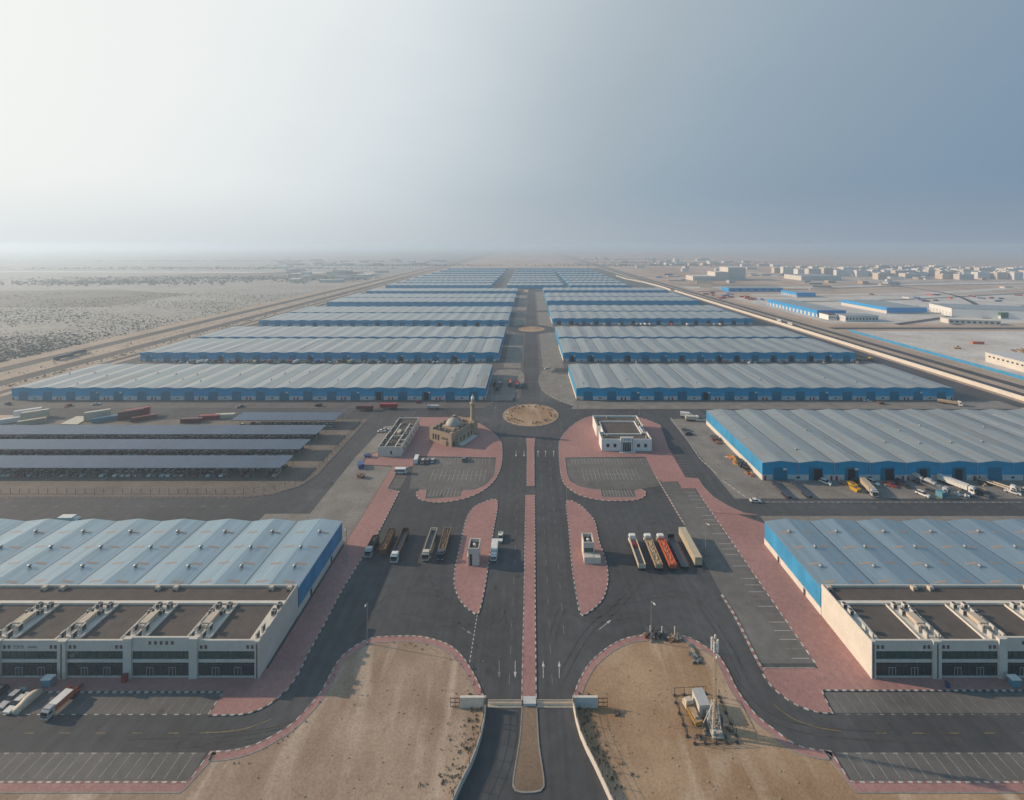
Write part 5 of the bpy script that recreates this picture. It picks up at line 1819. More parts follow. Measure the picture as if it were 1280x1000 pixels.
b.build('cover', M['duct'], t, True); wheels(t, (-.85, .85), (-1.5, 1.5))
spawn('boxw', mk_box_truck('white', 'white', 5.6), 'white box lorry on the road behind the left warehouse', (-184.5, 170.0, Z), -pi / 2)
# middle right yard
spawn('fb1', mk_flatbed('slate', 13.5, None, None), 'dark flatbed trailer nearest the corner of the right warehouse yard', (115.4, 193.3, Z), 0)
spawn('fb1', mk_flatbed('slate', 13.5, None, None), 'dark flatbed trailer second from the corner of the right warehouse yard', (124.6, 193.6, Z), 0.03)
spawn('contlorry', mk_tipper('silver', 'beige', None, 9.0, True, 1.5, True), 'lorry with grey cab and tall beige covered body by the yellow skip', (G(1073, 604)[0], 194.0, Z), pi - .25)
def mk_skip(col):
    def f():
        t = thing('skip', '', 'skip')
        b = MB(); b.taper(-.9, -1.3, .9, 1.3, 0, -1.1, -1.9, 1.1, 1.9, 1.5); b.build('body', P(col), t)
        r = MB()
        for s in (-1, 1): r.box(s * 1.05, -1.95, 1.42, s * 1.2, 1.95, 1.55)
        for s in (-1, 1): r.box(-1.05, s * 1.85, 1.42, 1.05, s * 1.98, 1.55)
        r.build('rim', P(col), t)
        q = MB(); q.lathe(0, 0, [(.95, 1.35), (.8, 1.62), (.3, 1.8)], 9); q.build('load', M['load_brown'], t)
        return t
    return f
spawn('skipy', mk_skip('yellow'), 'bright yellow skip in the right warehouse yard', (G(1064, 607)[0], 196.5, Z), .2)
spawn('skipy', mk_skip('yellow'), 'second yellow skip, nearer the road in the right warehouse yard', (G(1067, 612)[0], 193.2, Z), .3)
spawn('redcar', mk_car('red', 'sedan'), 'red car before the open bays of the right warehouse', (G(1113, 607)[0], 197, Z), -2.6)
spawn('blackcar', mk_car('black', 'suv'), 'black car beside the red car in the right yard', (G(1129, 608)[0], 196.5, Z), -2.6)
spawn('slatesuv', mk_car('slate', 'suv'), 'dark slate car behind the black car in the right yard', (G(1126, 604)[0], 199, Z), -2.6)
def mk_carrier():
    t = thing('car_transporter', '', 'lorry')
    b = MB(); b.box(-1.2, -6, .9, 1.2, 5, 1.05); b.box(-1.2, -6, 2.6, 1.2, 4.6, 2.7)
    for y in (-5.8, -2.4, 1.0, 4.4):
        for s in (-1, 1): b.box(s * 1.1, y, 1.05, s * 1.2, y + .15, 2.6)
    b.build('deck', M['steel'], t)
    k = MB()
    for y in (-4.2, .6): k.xprism([(y - 2, 2.72), (y + 2, 2.72), (y + 2, 3.3), (y + .9, 3.4), (y + .4, 3.95), (y - 1.4, 3.95), (y - 2, 3.4)], -.85, .85)
    k.build('carried_car', P('silver'), t)
    cab(t, 'silver', 5.3); wheels(t, (-1.05, 1.05), (-5, -3.7, 6.4), .48, .34)
    return t
spawn('carrier', mk_carrier, 'silver car transporter with cars on its upper deck, right yard', (G(1156, 606)[0], 196.0, Z), -2.75)
spawn('whtrail', mk_tipper('white', 'white', None, 10.5, True, 1.6, True), 'long white covered lorry beside the car transporter', (G(1184, 604)[0], 196.6, Z), -2.7)
spawn('cabin', mk_container('teal', 3.2, 2.4, 'white'), 'small pale blue cabin near the road in the right yard', (G(1177, 621)[0], 188.6, Z), .3 + pi / 2)
spawn('whtrail2', mk_tipper('white', 'cream', 'floor', 10.0, True, .5), 'long pale dropside lorry at the right of the yard', (G(1237, 605)[0], 197.0, Z), -2.6)
spawn('pickw', mk_car('white', 'pickup'), 'white pickup in front of the pale dropside lorry', (G(1258, 613)[0], 191.0, Z), -2.4)
def heap(name, label, cat, loc, m, sx, sy, sz, seed, n=26):
    rng = random.Random(seed)
    b = MB()
    for i in range(n):
        x, y = rng.gauss(0, .4) * sx, rng.gauss(0, .4) * sy
        z = max(0.05, sz * (1 - (x / sx) ** 2 - (y / sy) ** 2) * rng.uniform(.2, .9))
        l, w_, h_ = rng.uniform(.15, .5) * sx, rng.uniform(.1, .3) * sy, rng.uniform(.1, .4) * sz
        a = rng.uniform(0, pi); ca, sa = cos(a), sin(a)
        pts = [(-l, -w_), (l, -w_), (l, w_), (-l, w_)]
        t1, t2 = rng.uniform(-.3, .3), rng.uniform(-.3, .3)
        q = [(x + px * ca - py * sa, y + px * sa + py * ca) for px, py in pts]
        z0 = max(0, z - .3)
        b.add([(X_, Y_, 0 if i < 5 else z0) for X_, Y_ in q] + [(X_, Y_, z + h_ + t1 * px + t2 * py) for (X_, Y_), (px, py) in zip(q, pts)],
              [(0, 3, 2, 1), (4, 5, 6, 7), (0, 1, 5, 4), (1, 2, 6, 5), (2, 3, 7, 6), (3, 0, 4, 7)], rng.randrange(len(m)))
    o = b.build(name, m, loc=loc)
    return tag(o, label, cat, None, 'stuff')
heap('scrap_heap', 'heap of white scrap in the right warehouse yard', 'scrap', (G(1207, 620)[0], 189.2, Z), [M['white'], P('silver'), P('slate')], 3.6, 2.2, 1.3, 3)
heap('scrap_heap', 'heap of dark and brown scrap in the right warehouse yard', 'scrap', (G(1224, 616)[0], 190.6, Z), [P('black'), P('brown'), P('slate'), P('tan')], 4.0, 2.6, 1.2, 4)
heap('pallet_heap', 'yellow pallets stacked along the right warehouse side wall', 'pallets', (107.5, 219.5, Z), [P('yellow'), P('orange'), P('yellow')], 1.6, 5.5, .8, 5, 30)
heap('tyre_heap', 'dark drums and tyres along the right warehouse side wall', 'scrap', (109.4, 216.0, Z), [P('black'), P('slate'), P('brown')], 1.5, 6.5, 1.6, 6, 40)
heap('pallet_heap', 'yellow boards near the right warehouse front corner', 'pallets', (108.6, 206.3, Z), [P('yellow'), P('orange'), P('black')], 1.3, 3.0, .7, 7, 14)
heap('pallet_heap', 'brown pallets near the far corner of the right warehouse wall', 'pallets', (108.3, 243, Z), [P('brown'), P('maroon'), P('slate')], 2.0, 6.0, 1.3, 8, 26)
spawn('whitecar', mk_car('white', 'sedan'), 'white car rounding the bend before the right warehouse', (G(943, 626)[0], 184.6, Z), -pi / 2 - .12)
spawn('boxw', mk_box_truck('white', 'white', 5.6), 'white lorry behind the white building, nearer the lateral road', (G(855, 520)[0], 275.5, Z), -1.9)
spawn('whtrail3', mk_tipper('white', 'cream', None, 6.0, True, 1.4, True), 'white tanker-like lorry nearest the right warehouse back corner', (G(864, 527)[0], 270, Z), -1.7)
spawn('slatesuv', mk_car('slate', 'suv'), 'dark green-grey car beside the bend behind the white building', (G(861, 544)[0], 250, Z), -1.4)
spawn('greysuv', mk_car('grey', 'suv'), 'grey car beside the bend, nearer the white building', (G(855, 538)[0], 256, Z), -.4)
# skips by the left strip
spawn('contblue', mk_container('blue', 4.2, 2.2), 'dark blue skip container left of the mosque plaza', (*G(451, 584), Z), .5)
spawn('skipb', mk_skip('brown'), 'brown skip below the dark blue container', (*G(451, 597), Z), 1.2)
spawn('skipbl', mk_skip('blue'), 'dark blue skip beside the low cream building corner', (*G(460, 571.5), Z), 1.3)
# yard of the first left warehouse
spawn('trm', mk_tipper('maroon', 'maroon', None, 11, False, 1.6, True), 'dark maroon trailer in the yard behind the carports', (*G(456, 513), Z), pi / 2)
spawn('trr', mk_tipper('red', 'red', None, 11.5, False, 1.9, True), 'bright red trailer in the yard behind the mosque', (*G(486, 511), Z), pi / 2)
spawn('boxs', mk_box_truck('silver', 'silver', 6.2, 2.4), 'silver lorry near the minaret', (*G(543, 511), Z), pi / 2)
for i, (u, v, c, k) in enumerate(((521, 503, 'red', 'sedan'), (398, 508, 'black', 'suv'), (300, 509, 'grey', 'sedan'), (85, 508, 'red', 'sedan'), (10, 506, 'slate', 'suv'), (120, 506, 'white', 'sedan'))):
    spawn(c + k, mk_car(c, k), f'{c} car in front of the first left warehouse, {ordw(i + 1)} listed from the minaret', (*G(u, v), Z), .4 + i) if False else \
        spawn(c + k, mk_car(c, k), f'{c} car parked on the first left warehouse apron, {["near the minaret", "mid row", "left of middle", "far left beside containers", "at its left end", "left of the containers"][i]}', (*G(u, v), Z), .4 + i)
# red lorries between the first left warehouse and the avenue
for i, (u, v, c) in enumerate(((637.5, 480, 'orange'), (646.5, 482, 'red'))):
    spawn('rt' + c, mk_tipper('slate', c, c, 11, True), f'lorry with {c} bed beside the avenue, north of the roundabout', (*G(u, v), Z), pi)
for i, (u, v, c) in enumerate(((619, 480, 'slate'), (626, 480, 'silver'), (622, 486, 'black'))):
    spawn('st' + c, mk_tipper(c, 'grey', 'slate', 7, True), f'{c} lorry parked by the corner of the first left warehouse', (*G(u, v), Z), pi)
spawn('whitecar', mk_car('white', 'sedan'), 'white car on the avenue north of the roundabout', (*G(683, 461), Z), -.9)
# right row yard
spawn('otl', mk_tipper('white', 'tan', 'load_sand', 10, True), 'white lorry with tan tipper at the end of the first right warehouse', (*G(1184, 505), Z), -2.2)
spawn('whitecar', mk_car('white', 'sedan'), 'white car before the red doors of the first right warehouse', (*G(1084, 502), Z), 1.3)
spawn('skipb', mk_skip('brown'), 'brown skip before the first right warehouse', (*G(1101, 505), Z), 1.5)

# containers by the carports
CG = 'containers behind the carports'
for i, (u, v, c, L, st, z) in enumerate(((12, 528, 'white', 12, 'white container at the left edge of the container yard', 0), (40, 529.5, 'beige', 12, 'beige container low beside the white one', 0),
        (35, 522, 'white', 12, 'tall white container behind the beige one', 1), (44, 524, 'cream', 12, 'cream topped container with pale blue ends', 1),
        (122, 524, 'cream', 12, 'cream topped container beside the flat pale slab', 1), (132, 526, 'teal', 12, 'pale teal container right of the cream topped one', 0),
        (164, 523, 'maroon', 12, 'maroon container in the left of the red group', 1), (172, 521, 'red', 12, 'red container topmost in the red group', 1), (180, 525, 'maroon', 12, 'maroon container at the right of the red group', 0),
        (240, 528, 'maroon', 12, 'maroon container with pale roof before the short carport', 0), (262, 524, 'red', 12, 'red container left of the short carport', 0), (281, 522.5, 'cream', 12, 'cream container touching the short carport', 0))):
    spawn('ct' + c, mk_container(c, 12.2, 2.7), st, (*G(u, v), .07), pi / 2 + (.55 if i < 9 else .1), CG)
    if z:
        spawn('ct' + c, mk_container(c, 12.2, 2.7), st + ', upper of its pair', (*G(u, v), .07 + 2.72), pi / 2 + .55, CG)
b = MB(); b.prism(GP((75, 531), (97, 531.3), (113, 521.5), (96, 521)), 0.07, .5); o = b.build('slab_stack', P('cream')); tag(o, 'flat stack of pale slabs beside the cream topped containers', 'slabs')

spawn('silvercar', mk_car('silver', 'sedan'), 'silver car second from the left edge before the left office', (G(22, 876)[0] - 1.5, 104.3, Z), pi - .1)
YR = random.Random(31)
for i in range(22):
    c = YR.choice(('white', 'silver', 'grey', 'slate', 'white', 'blue', 'red', 'beige'))
    x = 140 + i * 7.2 + YR.uniform(-1.5, 1.5); y = YR.choice((199.2, 198.6, 191.0, 189.5)) if x > 160 else 199.0
    if i % 3 == 1: heap('goods_stack', f'stack of goods, {ordw(i + 1)} along the right warehouse yard from the corner', 'goods', (x, y - 1, Z), [P(c), P('brown'), P('tan'), P('slate')], YR.uniform(1.2, 2.4), 1.4, YR.uniform(.8, 1.6), 100 + i, 12)
    else: spawn(c + 'suv', mk_car(c, 'suv'), f'{c} car, {ordw(i + 1)} along the right warehouse yard from the corner', (x, y, Z), YR.uniform(-2.9, -2.3), 'cars in the right warehouse yard')
# cars under the carports
rng = random.Random(12)
CC = ['white', 'white', 'silver', 'grey', 'black', 'slate', 'white', 'red', 'beige']
n = 0
x = -121.5
while x > -262:
    gap = x > -158 and (-147 < x < -139 or -132 < x < -127)
    for dx in (0, 2.9):
        if not gap and rng.random() < .95:
            n += 1; c = rng.choice(CC); k = rng.choice(('sedan', 'suv', 'suv'))
            spawn(c + k, mk_car(c, k), f'{c} car, {ordw(n)} from the right in the front row under the nearest carport', (x - dx - .6, 206.4, .07), pi + rng.uniform(-.03, .03), 'cars under the nearest carport')
    x -= 6.4
for r_, (yy, xa, xb, p, nm) in enumerate(((212.4, -122, -262, .82, 'back row under the nearest carport'), (226.0, -126, -290, .82, 'front row under the second carport'), (231.0, -124, -280, .82, 'back row under the second carport'),
                                 (243.5, -126, -300, .82, 'front row under the third carport'), (248.6, -124, -300, .82, 'back row under the third carport'), (262, -121, -178, .82, 'row under the short carport'))):
    n = 0; x = xa
    while x > xb:
        if rng.random() < p:
            n += 1; c = rng.choice(CC); k = rng.choice(('sedan', 'suv'))
            spawn('s' + c + k, simple_car(c, k), f'{c} car, {ordw(n)} from the right in the {nm}', (x, yy, .07), pi, 'cars under the other carports')
        x -= 2.9
# mixed vehicles in the yard of the second left row
n = 0
x = -52
while x > -330:
    x -= rng.choice((4, 5, 6.5, 8))
    n += 1
    q = rng.random()
    c = rng.choice(CC + ['white', 'blue', 'brown'])
    yy = rng.uniform(400, 403.5)
    if q < .5 or x > -150:
        spawn('s' + c + 'suv', simple_car(c, 'suv'), f'{c} car, {ordw(n)} from the avenue in the second left row yard', (x, yy, .07), rng.uniform(-.6, .2), 'vehicles in the second left yard')
    elif q < .8:
        spawn('bt' + c, mk_box_truck('white', c, 5.5, 3.0), f'{c} box lorry, {ordw(n)} from the avenue in the second left row yard', (x, yy - 1, .07), rng.uniform(-.5, .5), 'vehicles in the second left yard')
    else:
        heap('scrap_heap', f'heap of goods, {ordw(n)} from the avenue in the second left row yard', 'scrap', (x, yy, .07), [P('brown'), P('tan'), P('silver'), P('slate')], 4, 2.5, 2.2, n, 16)
n = 0
x = 60
while x < 310:
    x += rng.choice((6, 9, 13, 18)); n += 1
    c = rng.choice(CC)
    y0 = rng.choice((401, 403, 588, 590))
    if y0 < 450:
        spawn('s' + c + 'suv', simple_car(c, 'suv'), f'{c} car, {ordw(n)} from the avenue in the second right row yard', (x, y0, .07), rng.uniform(-.6, .6), 'vehicles in the right yards')
    else:
        spawn('bt' + c, mk_box_truck('white', c, 5.5, 3.0), f'{c} box lorry, {ordw(n)} from the avenue before the fourth right row', (x, y0, .07), rng.uniform(-.6, .6), 'vehicles in the right yards')
# highway traffic
for i, (u, v, rz) in enumerate(((78, 448.6, 0), (95, 443.6, 0))):
    spawn('hwy', mk_tipper('slate', 'slate', None, 14, True, 2.2, True), 'dark articulated lorry on the left highway, ' + ('leading' if i else 'following') + ' of the two', (G(u, v)[0], G(u, v)[1], .05), 0)
spawn('coachw', mk_car('white', 'bus'), 'white coach on the right highway', (369, G(1011, 406)[1], .05), pi)
spawn('coachw', mk_car('white', 'bus'), 'second white vehicle behind the coach on the right highway', (369, G(1011, 406)[1] + 26, .05), pi)


# ================================================================== STREET FURNITURE
def mk_lamp(h=11.5):
    def f():
        t = thing('street_lamp', '', 'street lamp')
        b = MB(); b.tube((0, 0, 0), (0, 0, h), .11, 8, 0, .06); b.box(-.25, -.25, 0, .25, .25, .35); b.build('pole', M['steel'], t)
        b = MB(); b.tube((0, 0, h), (.0, -1.1, h + .25), .045, 6); b.build('arm', M['steel'], t)
        b = MB(); b.taper(-.2, -1.75, .2, -1.0, h + .2, -.14, -1.7, .14, -1.0, h + .36); b.build('lamp_head', M['offwhite'], t)
        return t
    return f


for i, (u, v, lb) in enumerate(((459, 805, 'tall street lamp on the rim of the left sand lot'), (814, 803, 'tall street lamp on the rim of the right sand lot'),
        (433, 701, 'street lamp on the pink pavement beside the left warehouse'), (882, 694, 'street lamp in the right parking strip'),
        (619.7, 533, 'street lamp at the mosque corner of the roundabout'), (722, 519, 'street lamp at the white building corner of the roundabout'),
        (799, 519, 'street lamp behind the white building'), (615, 505, 'street lamp north west of the roundabout'),
        (700, 503, 'street lamp north east of the roundabout'), (556, 516, 'street lamp behind the mosque'), (905, 601, 'street lamp on the bend by the right warehouse'),
        (640, 455, 'street lamp left of the avenue, first beyond the roundabout'), (687, 452, 'street lamp right of the avenue, first beyond the roundabout'),
        (646, 428, 'street lamp left of the avenue, second beyond the roundabout'), (681, 426, 'street lamp right of the avenue, second beyond the roundabout'),
        (413, 604, 'street lamp by the bend left of the mosque plaza'), (470, 519, 'street lamp on the lateral road behind the low cream building'))):
    x, y = G(u, v)
    spawn('lamp', mk_lamp(), lb, (x, y, .15), 0 if x < 0 else 0.4, 'street lamps')


def post_fence(name, label, pts, h=2.2, step=3.0, wall=0.0, m=None, mw=None, foot=False, rails=2, kind='fence', mesh=True):
    pts = resample(pts, step)
    t = thing(name, label, kind, (pts[0][0], pts[0][1], .1))
    ox, oy = pts[0]
    L = [(x - ox, y - oy) for x, y in pts]
    m = m or M['steel']
    if wall:
        w = MB(); o2 = offset(L, .25)
        for i in range(len(L) - 1):
            p, q, r, s = L[i], L[i + 1], o2[i + 1], o2[i]
            w.add([(p[0], p[1], wall), (q[0], q[1], wall), (r[0], r[1], wall), (s[0], s[1], wall), (p[0], p[1], -.1), (q[0], q[1], -.1), (r[0], r[1], -.1), (s[0], s[1], -.1)], [(0, 1, 2, 3), (0, 1, 5, 4), (3, 2, 6, 7)])
        w.add([(L[0][0], L[0][1], -.1), (o2[0][0], o2[0][1], -.1), (o2[0][0], o2[0][1], wall), (L[0][0], L[0][1], wall)], [(0, 1, 2, 3)])
        w.build('base_wall', mw or M['cream'], t)
    C_ = offset(L, .125) if wall else L
    pm = None
    for i, (x, y) in enumerate(C_[:100]):
        if pm is None:
            b = MB(); b.box(-.06, -.06, wall, .06, .06, h)
            if foot: b.box(-.35, -.25, -.1, .35, .25, .25)
            pm = b.build('post', m, t); o = pm
        else:
            o = pm.copy(); COL.objects.link(o); o.parent = t
        o.location = (x, y, 0)
    b = MB()
    for i in range(len(C_) - 1):
        for k in range(rails):
            z = wall + .15 + (h - wall - .2) * (k / max(1, rails - 1))
            b.tube((*C_[i], z), (*C_[i + 1], z), .06 if foot else .03, 4)
        if mesh:
            n = 6
            for j in range(1, n):
                x = C_[i][0] + (C_[i + 1][0] - C_[i][0]) * j / n; y = C_[i][1] + (C_[i + 1][1] - C_[i][1]) * j / n
                b.tube((x, y, wall + .15), (x, y, h - .05), .012, 3)
    b.build('mesh_panel', m, t)
    return t


post_fence('boundary_fence', 'boundary wall with wire fence along the left sand lot and gate road', [G(604.8, 900)] + GL[1:24], 3.0, 3.0, 1.5, M['darksteel'], M['cream'], rails=3)
post_fence('boundary_fence', 'sunlit cream boundary wall with wire fence along the right sand lot', [G(716, 880)] + GR[1:24], 3.0, 3.0, 1.5, M['darksteel'], M['cream'], rails=3)
post_fence('lot_fence', 'long wire fence round the solar carport lot', [(-325, 190.8), (-127, 190.8), (-116, 193), (-108, 198.5), (-104.8, 207), (-104.6, 268)], 2.2, 4.2, 0.0, M['darksteel'], rails=3)
# gate
GY_ = 102.6
def gate_panel(name, x0, x1, label, m):
    t = thing(name, label, 'wall', ((x0 + x1) / 2, GY_, .13))
    h = (x1 - x0) / 2
    b = MB(); b.box(-h, -.2, 0, h, .2, 2.45); b.build('panel', m, t)
    b = MB(); b.box(-h - .03, -.26, 2.452, h + .03, .26, 2.58); b.build('coping', M['cream_trim'], t)
    return t
gate_panel('gate_wall', G(575, 884.5)[0], G(607.5, 884.5)[0], 'cream gate wall left of the gate', M['cream'])
gate_panel('gate_wall', G(716, 884.5)[0], G(747, 884.5)[0], 'pale gate wall right of the gate', M['offwhite'])
def gate_frame(x0, x1, label):
    t = thing('gate_leaf', label, 'gate', ((x0 + x1) / 2, GY_, .13)); h = (x1 - x0) / 2
    b = MB()
    for z in (.15, 1.1, 2.1): b.box(-h, -.05, z, h, .05, z + .12)
    for x in (-h, 0, h - .1): b.box(x, -.052, .15, x + .1, .052, 2.22)
    b.build('frame', M['darksteel'], t)
gate_frame(G(563, 884)[0], G(574.5, 884)[0], 'dark open gate frame sticking out left of the cream gate wall')
gate_frame(G(747.5, 884)[0], G(759.5, 884)[0], 'dark open gate frame sticking out right of the pale gate wall')
for x0, x1, lb in ((-9.6, -1.3, 'low sliding gate across the outbound left carriageway'), (2.3, 11.2, 'low sliding gate across the inbound right carriageway')):
    t = thing('sliding_gate', lb, 'gate', ((x0 + x1) / 2, GY_ + .7, .05)); h = (x1 - x0) / 2
    b = MB(); b.box(-h, -.75, 0, h, .75, .06); b.build('track', M['duct'], t)
    b = MB()
    for z in (.2, .62, 1.05): b.box(-h, -.05, z, h, .05, z + .09)
    n = 18
    for k in range(n + 1):
        x = -h + (2 * h - .08) * k / n
        b.box(x, -.045, .2, x + .08, .045, 1.1)
    b.build('gate_bars', M['duct'], t)
t = thing('gate_pier', 'pale blue grey gate pier in the middle of the road', 'gate pier', (.6, GY_ + 1.0, .05))
b = MB(); b.box(-1.5, -.8, 0, 1.5, .8, .7); b.build('pier', M['offwhite'], t); b = MB(); b.box(-1.56, -.86, .702, 1.56, .86, .78); b.build('cap', M['offwhite'], t)

# telecom mast and its compound on the right sand lot
t = thing('telecom_mast', 'trailer telecom mast with antenna panels on the right sand lot', 'mast', (43.2, 97.6, .13))
b = MB()
for sx in (-1, 1):
    for sy in (-1, 1):
        b.box(sx * 1.1 - .12, sy * 1.2 - .12, 0, sx * 1.1 + .12, sy * 1.2 + .12, .5); b.tube((sx * 1.1, sy * 1.2, .3), (sx * .5, sy * .4, 6.8), .13, 6)
for z, r_ in ((1.4, .95), (3.0, .8), (4.6, .62)):
    for s in (-1, 1): b.tube((-r_, s * r_, z), (r_, s * r_, z), .05, 5); b.tube((s * r_, -r_, z), (s * r_, r_, z), .05, 5)
    for s in (-1, 1): b.tube((s * r_, -r_, z), (s * r_ * .9, r_ * .9, z + 1.5), .04, 5); b.tube((-r_, s * r_, z), (r_ * .9, s * r_ * .9, z + 1.5), .04, 5)
b.box(-1.3, -1.9, .35, 1.3, 1.5, .6)
for x, y in ((-.9, 1.1), (.4, 1.0), (-.7, -1.3), (.6, -1.5)): b.box(x - .35, y - .3, .6, x + .35, y + .3, 1.7)
b.build('base_frame', M['acbody'], t)
b = MB(); b.tube((0, 0, .5), (0, 0, 6.5), .34, 8)
for a in range(3):
    x0, y0 = .34 * cos(a * 2.094), .34 * sin(a * 2.094); b.tube((x0, y0, 6), (x0 * .8, y0 * .8, 21.2), .075, 5)
    for k in range(19):
        z0 = 6.2 + k * .78; x1, y1 = .31 * cos((a + 1) * 2.094), .31 * sin((a + 1) * 2.094); b.tube((x0 * .92, y0 * .92, z0), (x1, y1, z0 + .74), .035, 4)
b.tube((0, 0, 18), (0, 0, 21.2), .12, 6); b.lathe(0, 0, [(.3, 11.9), (.3, 12.2)], 8); b.build('mast', P('tan'), t)
b = MB(); b.tube((0, 0, 7.4), (-2.6, .4, 1.2), .07, 5); b.tube((0, 0, 7.4), (1.2, 1.4, 1.0), .07, 5); b.tube((-2.6, .4, 1.2), (-2.6, .4, 0), .08, 5); b.tube((1.2, 1.4, 1.0), (1.2, 1.4, 0), .08, 5); b.build('stay', M['offwhite'], t)
for k in range(6):
    a = k * pi / 3
    b = MB(); x, y = .72 * cos(a), .72 * sin(a); b.box(x - .16, y - .12, 18.6, x + .16, y + .12, 21.0 + (k % 2) * .5); b.tube((0, 0, 19.2), (x, y, 19.2), .05, 5); b.tube((0, 0, 20.4), (x, y, 20.4), .05, 5); b.build('antenna', M['white'], t)
b = MB(); b.tube((.3, 0, 17.2), (.5, -.2, 17.2), .5, 14); b.build('dish', M['white'], t)
b = MB(); b.lathe(1.5, .6, [(.55, .6), (.6, 1.0), (.6, 2.6), (.5, 2.9)], 10); b.build('cable_drum', P('slate'), t)
t = thing('equipment_cabin', 'pale grey equipment cabin beside the telecom mast', 'cabin', (41.8, 102.0, .13), .06)
b = MB(); b.box(-1.3, -1.9, .3, 1.3, 1.9, 3.1); b.build('shell', M['acbody'], t); b = MB(); b.box(-1.36, -1.96, 3.102, 1.36, 1.96, 3.22); b.build('roof', P('silver'), t)
b = MB(); b.box(-.5, -1.95, .4, .5, -1.903, 2.4); b.build('door', M['steel'], t); b = MB(); b.box(-1.2, -1.8, 0, 1.2, 1.8, .3); b.build('skid', M['darksteel'], t); b = MB(); b.box(.3, -2.4, 1.4, 1.1, -1.96, 2.3); b.build('cooler', M['acbody'], t)
def mk_ylorry():
    t = thing('small_lorry', '', 'lorry')
    b = MB(); b.box(-.35, -2.6, .5, .35, 2.6, .75); b.build('chassis', M['darksteel'], t)
    b = MB(); b.box(-.95, -2.7, .76, .95, 1.0, .9); b.box(-.95, -2.7, .9, -.87, 1.0, 1.6); b.box(.87, -2.7, .9, .95, 1.0, 1.6); b.box(-.87, -2.7, .9, .87, -2.6, 1.6); b.box(-.87, .9, .9, .87, 1.0, 1.6); b.build('bed', P('ochre'), t)
    b = MB(); b.box(-.8, -2.5, .9, .8, .85, 1.5); b.box(-.5, -1.9, 1.5, .4, -.6, 1.9); b.build('load', P('tan'), t)
    cab(t, 'cream', 1.1, 1.9, 2.1, 1.7); wheels(t, (-.8, .8), (-1.6, 1.9), .38, .24)
    return t
spawn('yl', mk_ylorry, 'small ochre bedded lorry with pale cab beside the equipment cabin', (39.2, 100.6, .13), .2)
for lb, pts in (('low pipe fence with concrete feet behind the telecom cabin', [(36.6, 105.2), (44.5, 105.6)]), ('low pipe fence with concrete feet in front of the telecom mast', [(37.6, 95.0), (47.2, 95.2)]),
                ('low pipe fence with concrete feet left of the small lorry', [(36.3, 103.5), (36.4, 96.4)]), ('low pipe fence with concrete feet right of the telecom mast', [(47.6, 96.5), (47.4, 104.8)])):
    post_fence('pipe_fence', lb, pts, 2.0, 2.4, 0, M['darksteel'], foot=True, mesh=False)
heap('rubble_heap', 'heap of dark pallets and rubble on the right sand lot rim', 'rubble', (36.6, 121.3, .13), [P('slate'), P('brown'), P('tan'), P('black')], 3.4, 1.2, 1.1, 11, 30)
heap('rubble_heap', 'heap of grey rubble east of the dark pallets', 'rubble', (41.6, 120.4, .13), [P('grey'), P('tan'), P('slate'), P('brown')], 2.4, .9, .8, 12, 34)
for q in range(5):
    heap('scrap_heap', f'loose scrap pile, {ordw(q + 1)} inside the telecom compound from the road', 'scrap', (39.0 + q * 1.9, 96.3 + (q * 37 % 5) * .5, .13), [P('slate'), P('brown'), P('tan'), P('grey')], .8, .6, .7, 60 + q, 12)
heap('rubble_heap', 'strewn concrete rubble along the right pink pavement', 'rubble', (45.4, 115.8, .13), [P('tan'), P('grey'), P('slate'), P('grey')], .9, 3.4, .5, 13, 44)
heap('rubble_heap', 'small dark debris below the pale gate wall', 'rubble', (G(772, 892)[0], 101, .13), [P('slate'), P('brown')], .8, .6, .7, 14, 8)
for i, (x, y, h) in enumerate(((35.3, 121.6, 2.6), (38.6, 121.4, 2.6), (42.2, 121.2, 2.8))):
    b = MB(); b.box(-.12, -.12, 0, .12, .12, h); o = b.build('concrete_post', M['cream_trim'], loc=(x, y, .13)); tag(o, f'{["left", "middle", "right"][i]} pale post standing in the rubble by the right street lamp', 'post', 'posts in the rubble')
# booths before the offices
for x, y, lb in ((G(62, 856)[0], 107.6, 'pale blue booth before the left office'), (G(1261, 852)[0], 107.6, 'pale blue booth before the right office')):
    t = thing('booth', lb, 'booth', (x, y, .16))
    b = MB(); b.box(-1.1, -.6, .15, 1.1, .6, 2.0); b.build('body', P('teal'), t)
    b = MB(); b.box(-1.25, -.75, 2.002, 1.25, .75, 2.15); b.build('roof', M['white'], t)
    b = MB()
    for sx in (-.9, .9): b.box(sx - .1, -.4, 0, sx + .1, .4, .15)
    b.build('foot', M['steel'], t)
t = thing('bin', 'small dark blue bin before the right office', 'bin', (G(1178, 853)[0], 107.2, .16))
b = MB(); b.taper(-.3, -.3, .3, .3, 0, -.4, -.4, .4, .4, 1.1); b.build('body', P('blue'), t); b = MB(); b.box(-.43, -.43, 1.102, .43, .43, 1.2); b.build('lid', P('slate'), t)
t = thing('bin', 'red bin against the left office pilaster', 'bin', (-69.2 - 2 * 16.95, 108.6, .16))
b = MB(); b.box(-.55, -.45, 0, .55, .4, 1.6); b.build('body', P('red'), t); b = MB(); b.box(-.6, -.5, 1.602, .6, .45, 1.72); b.build('lid', P('maroon'), t)

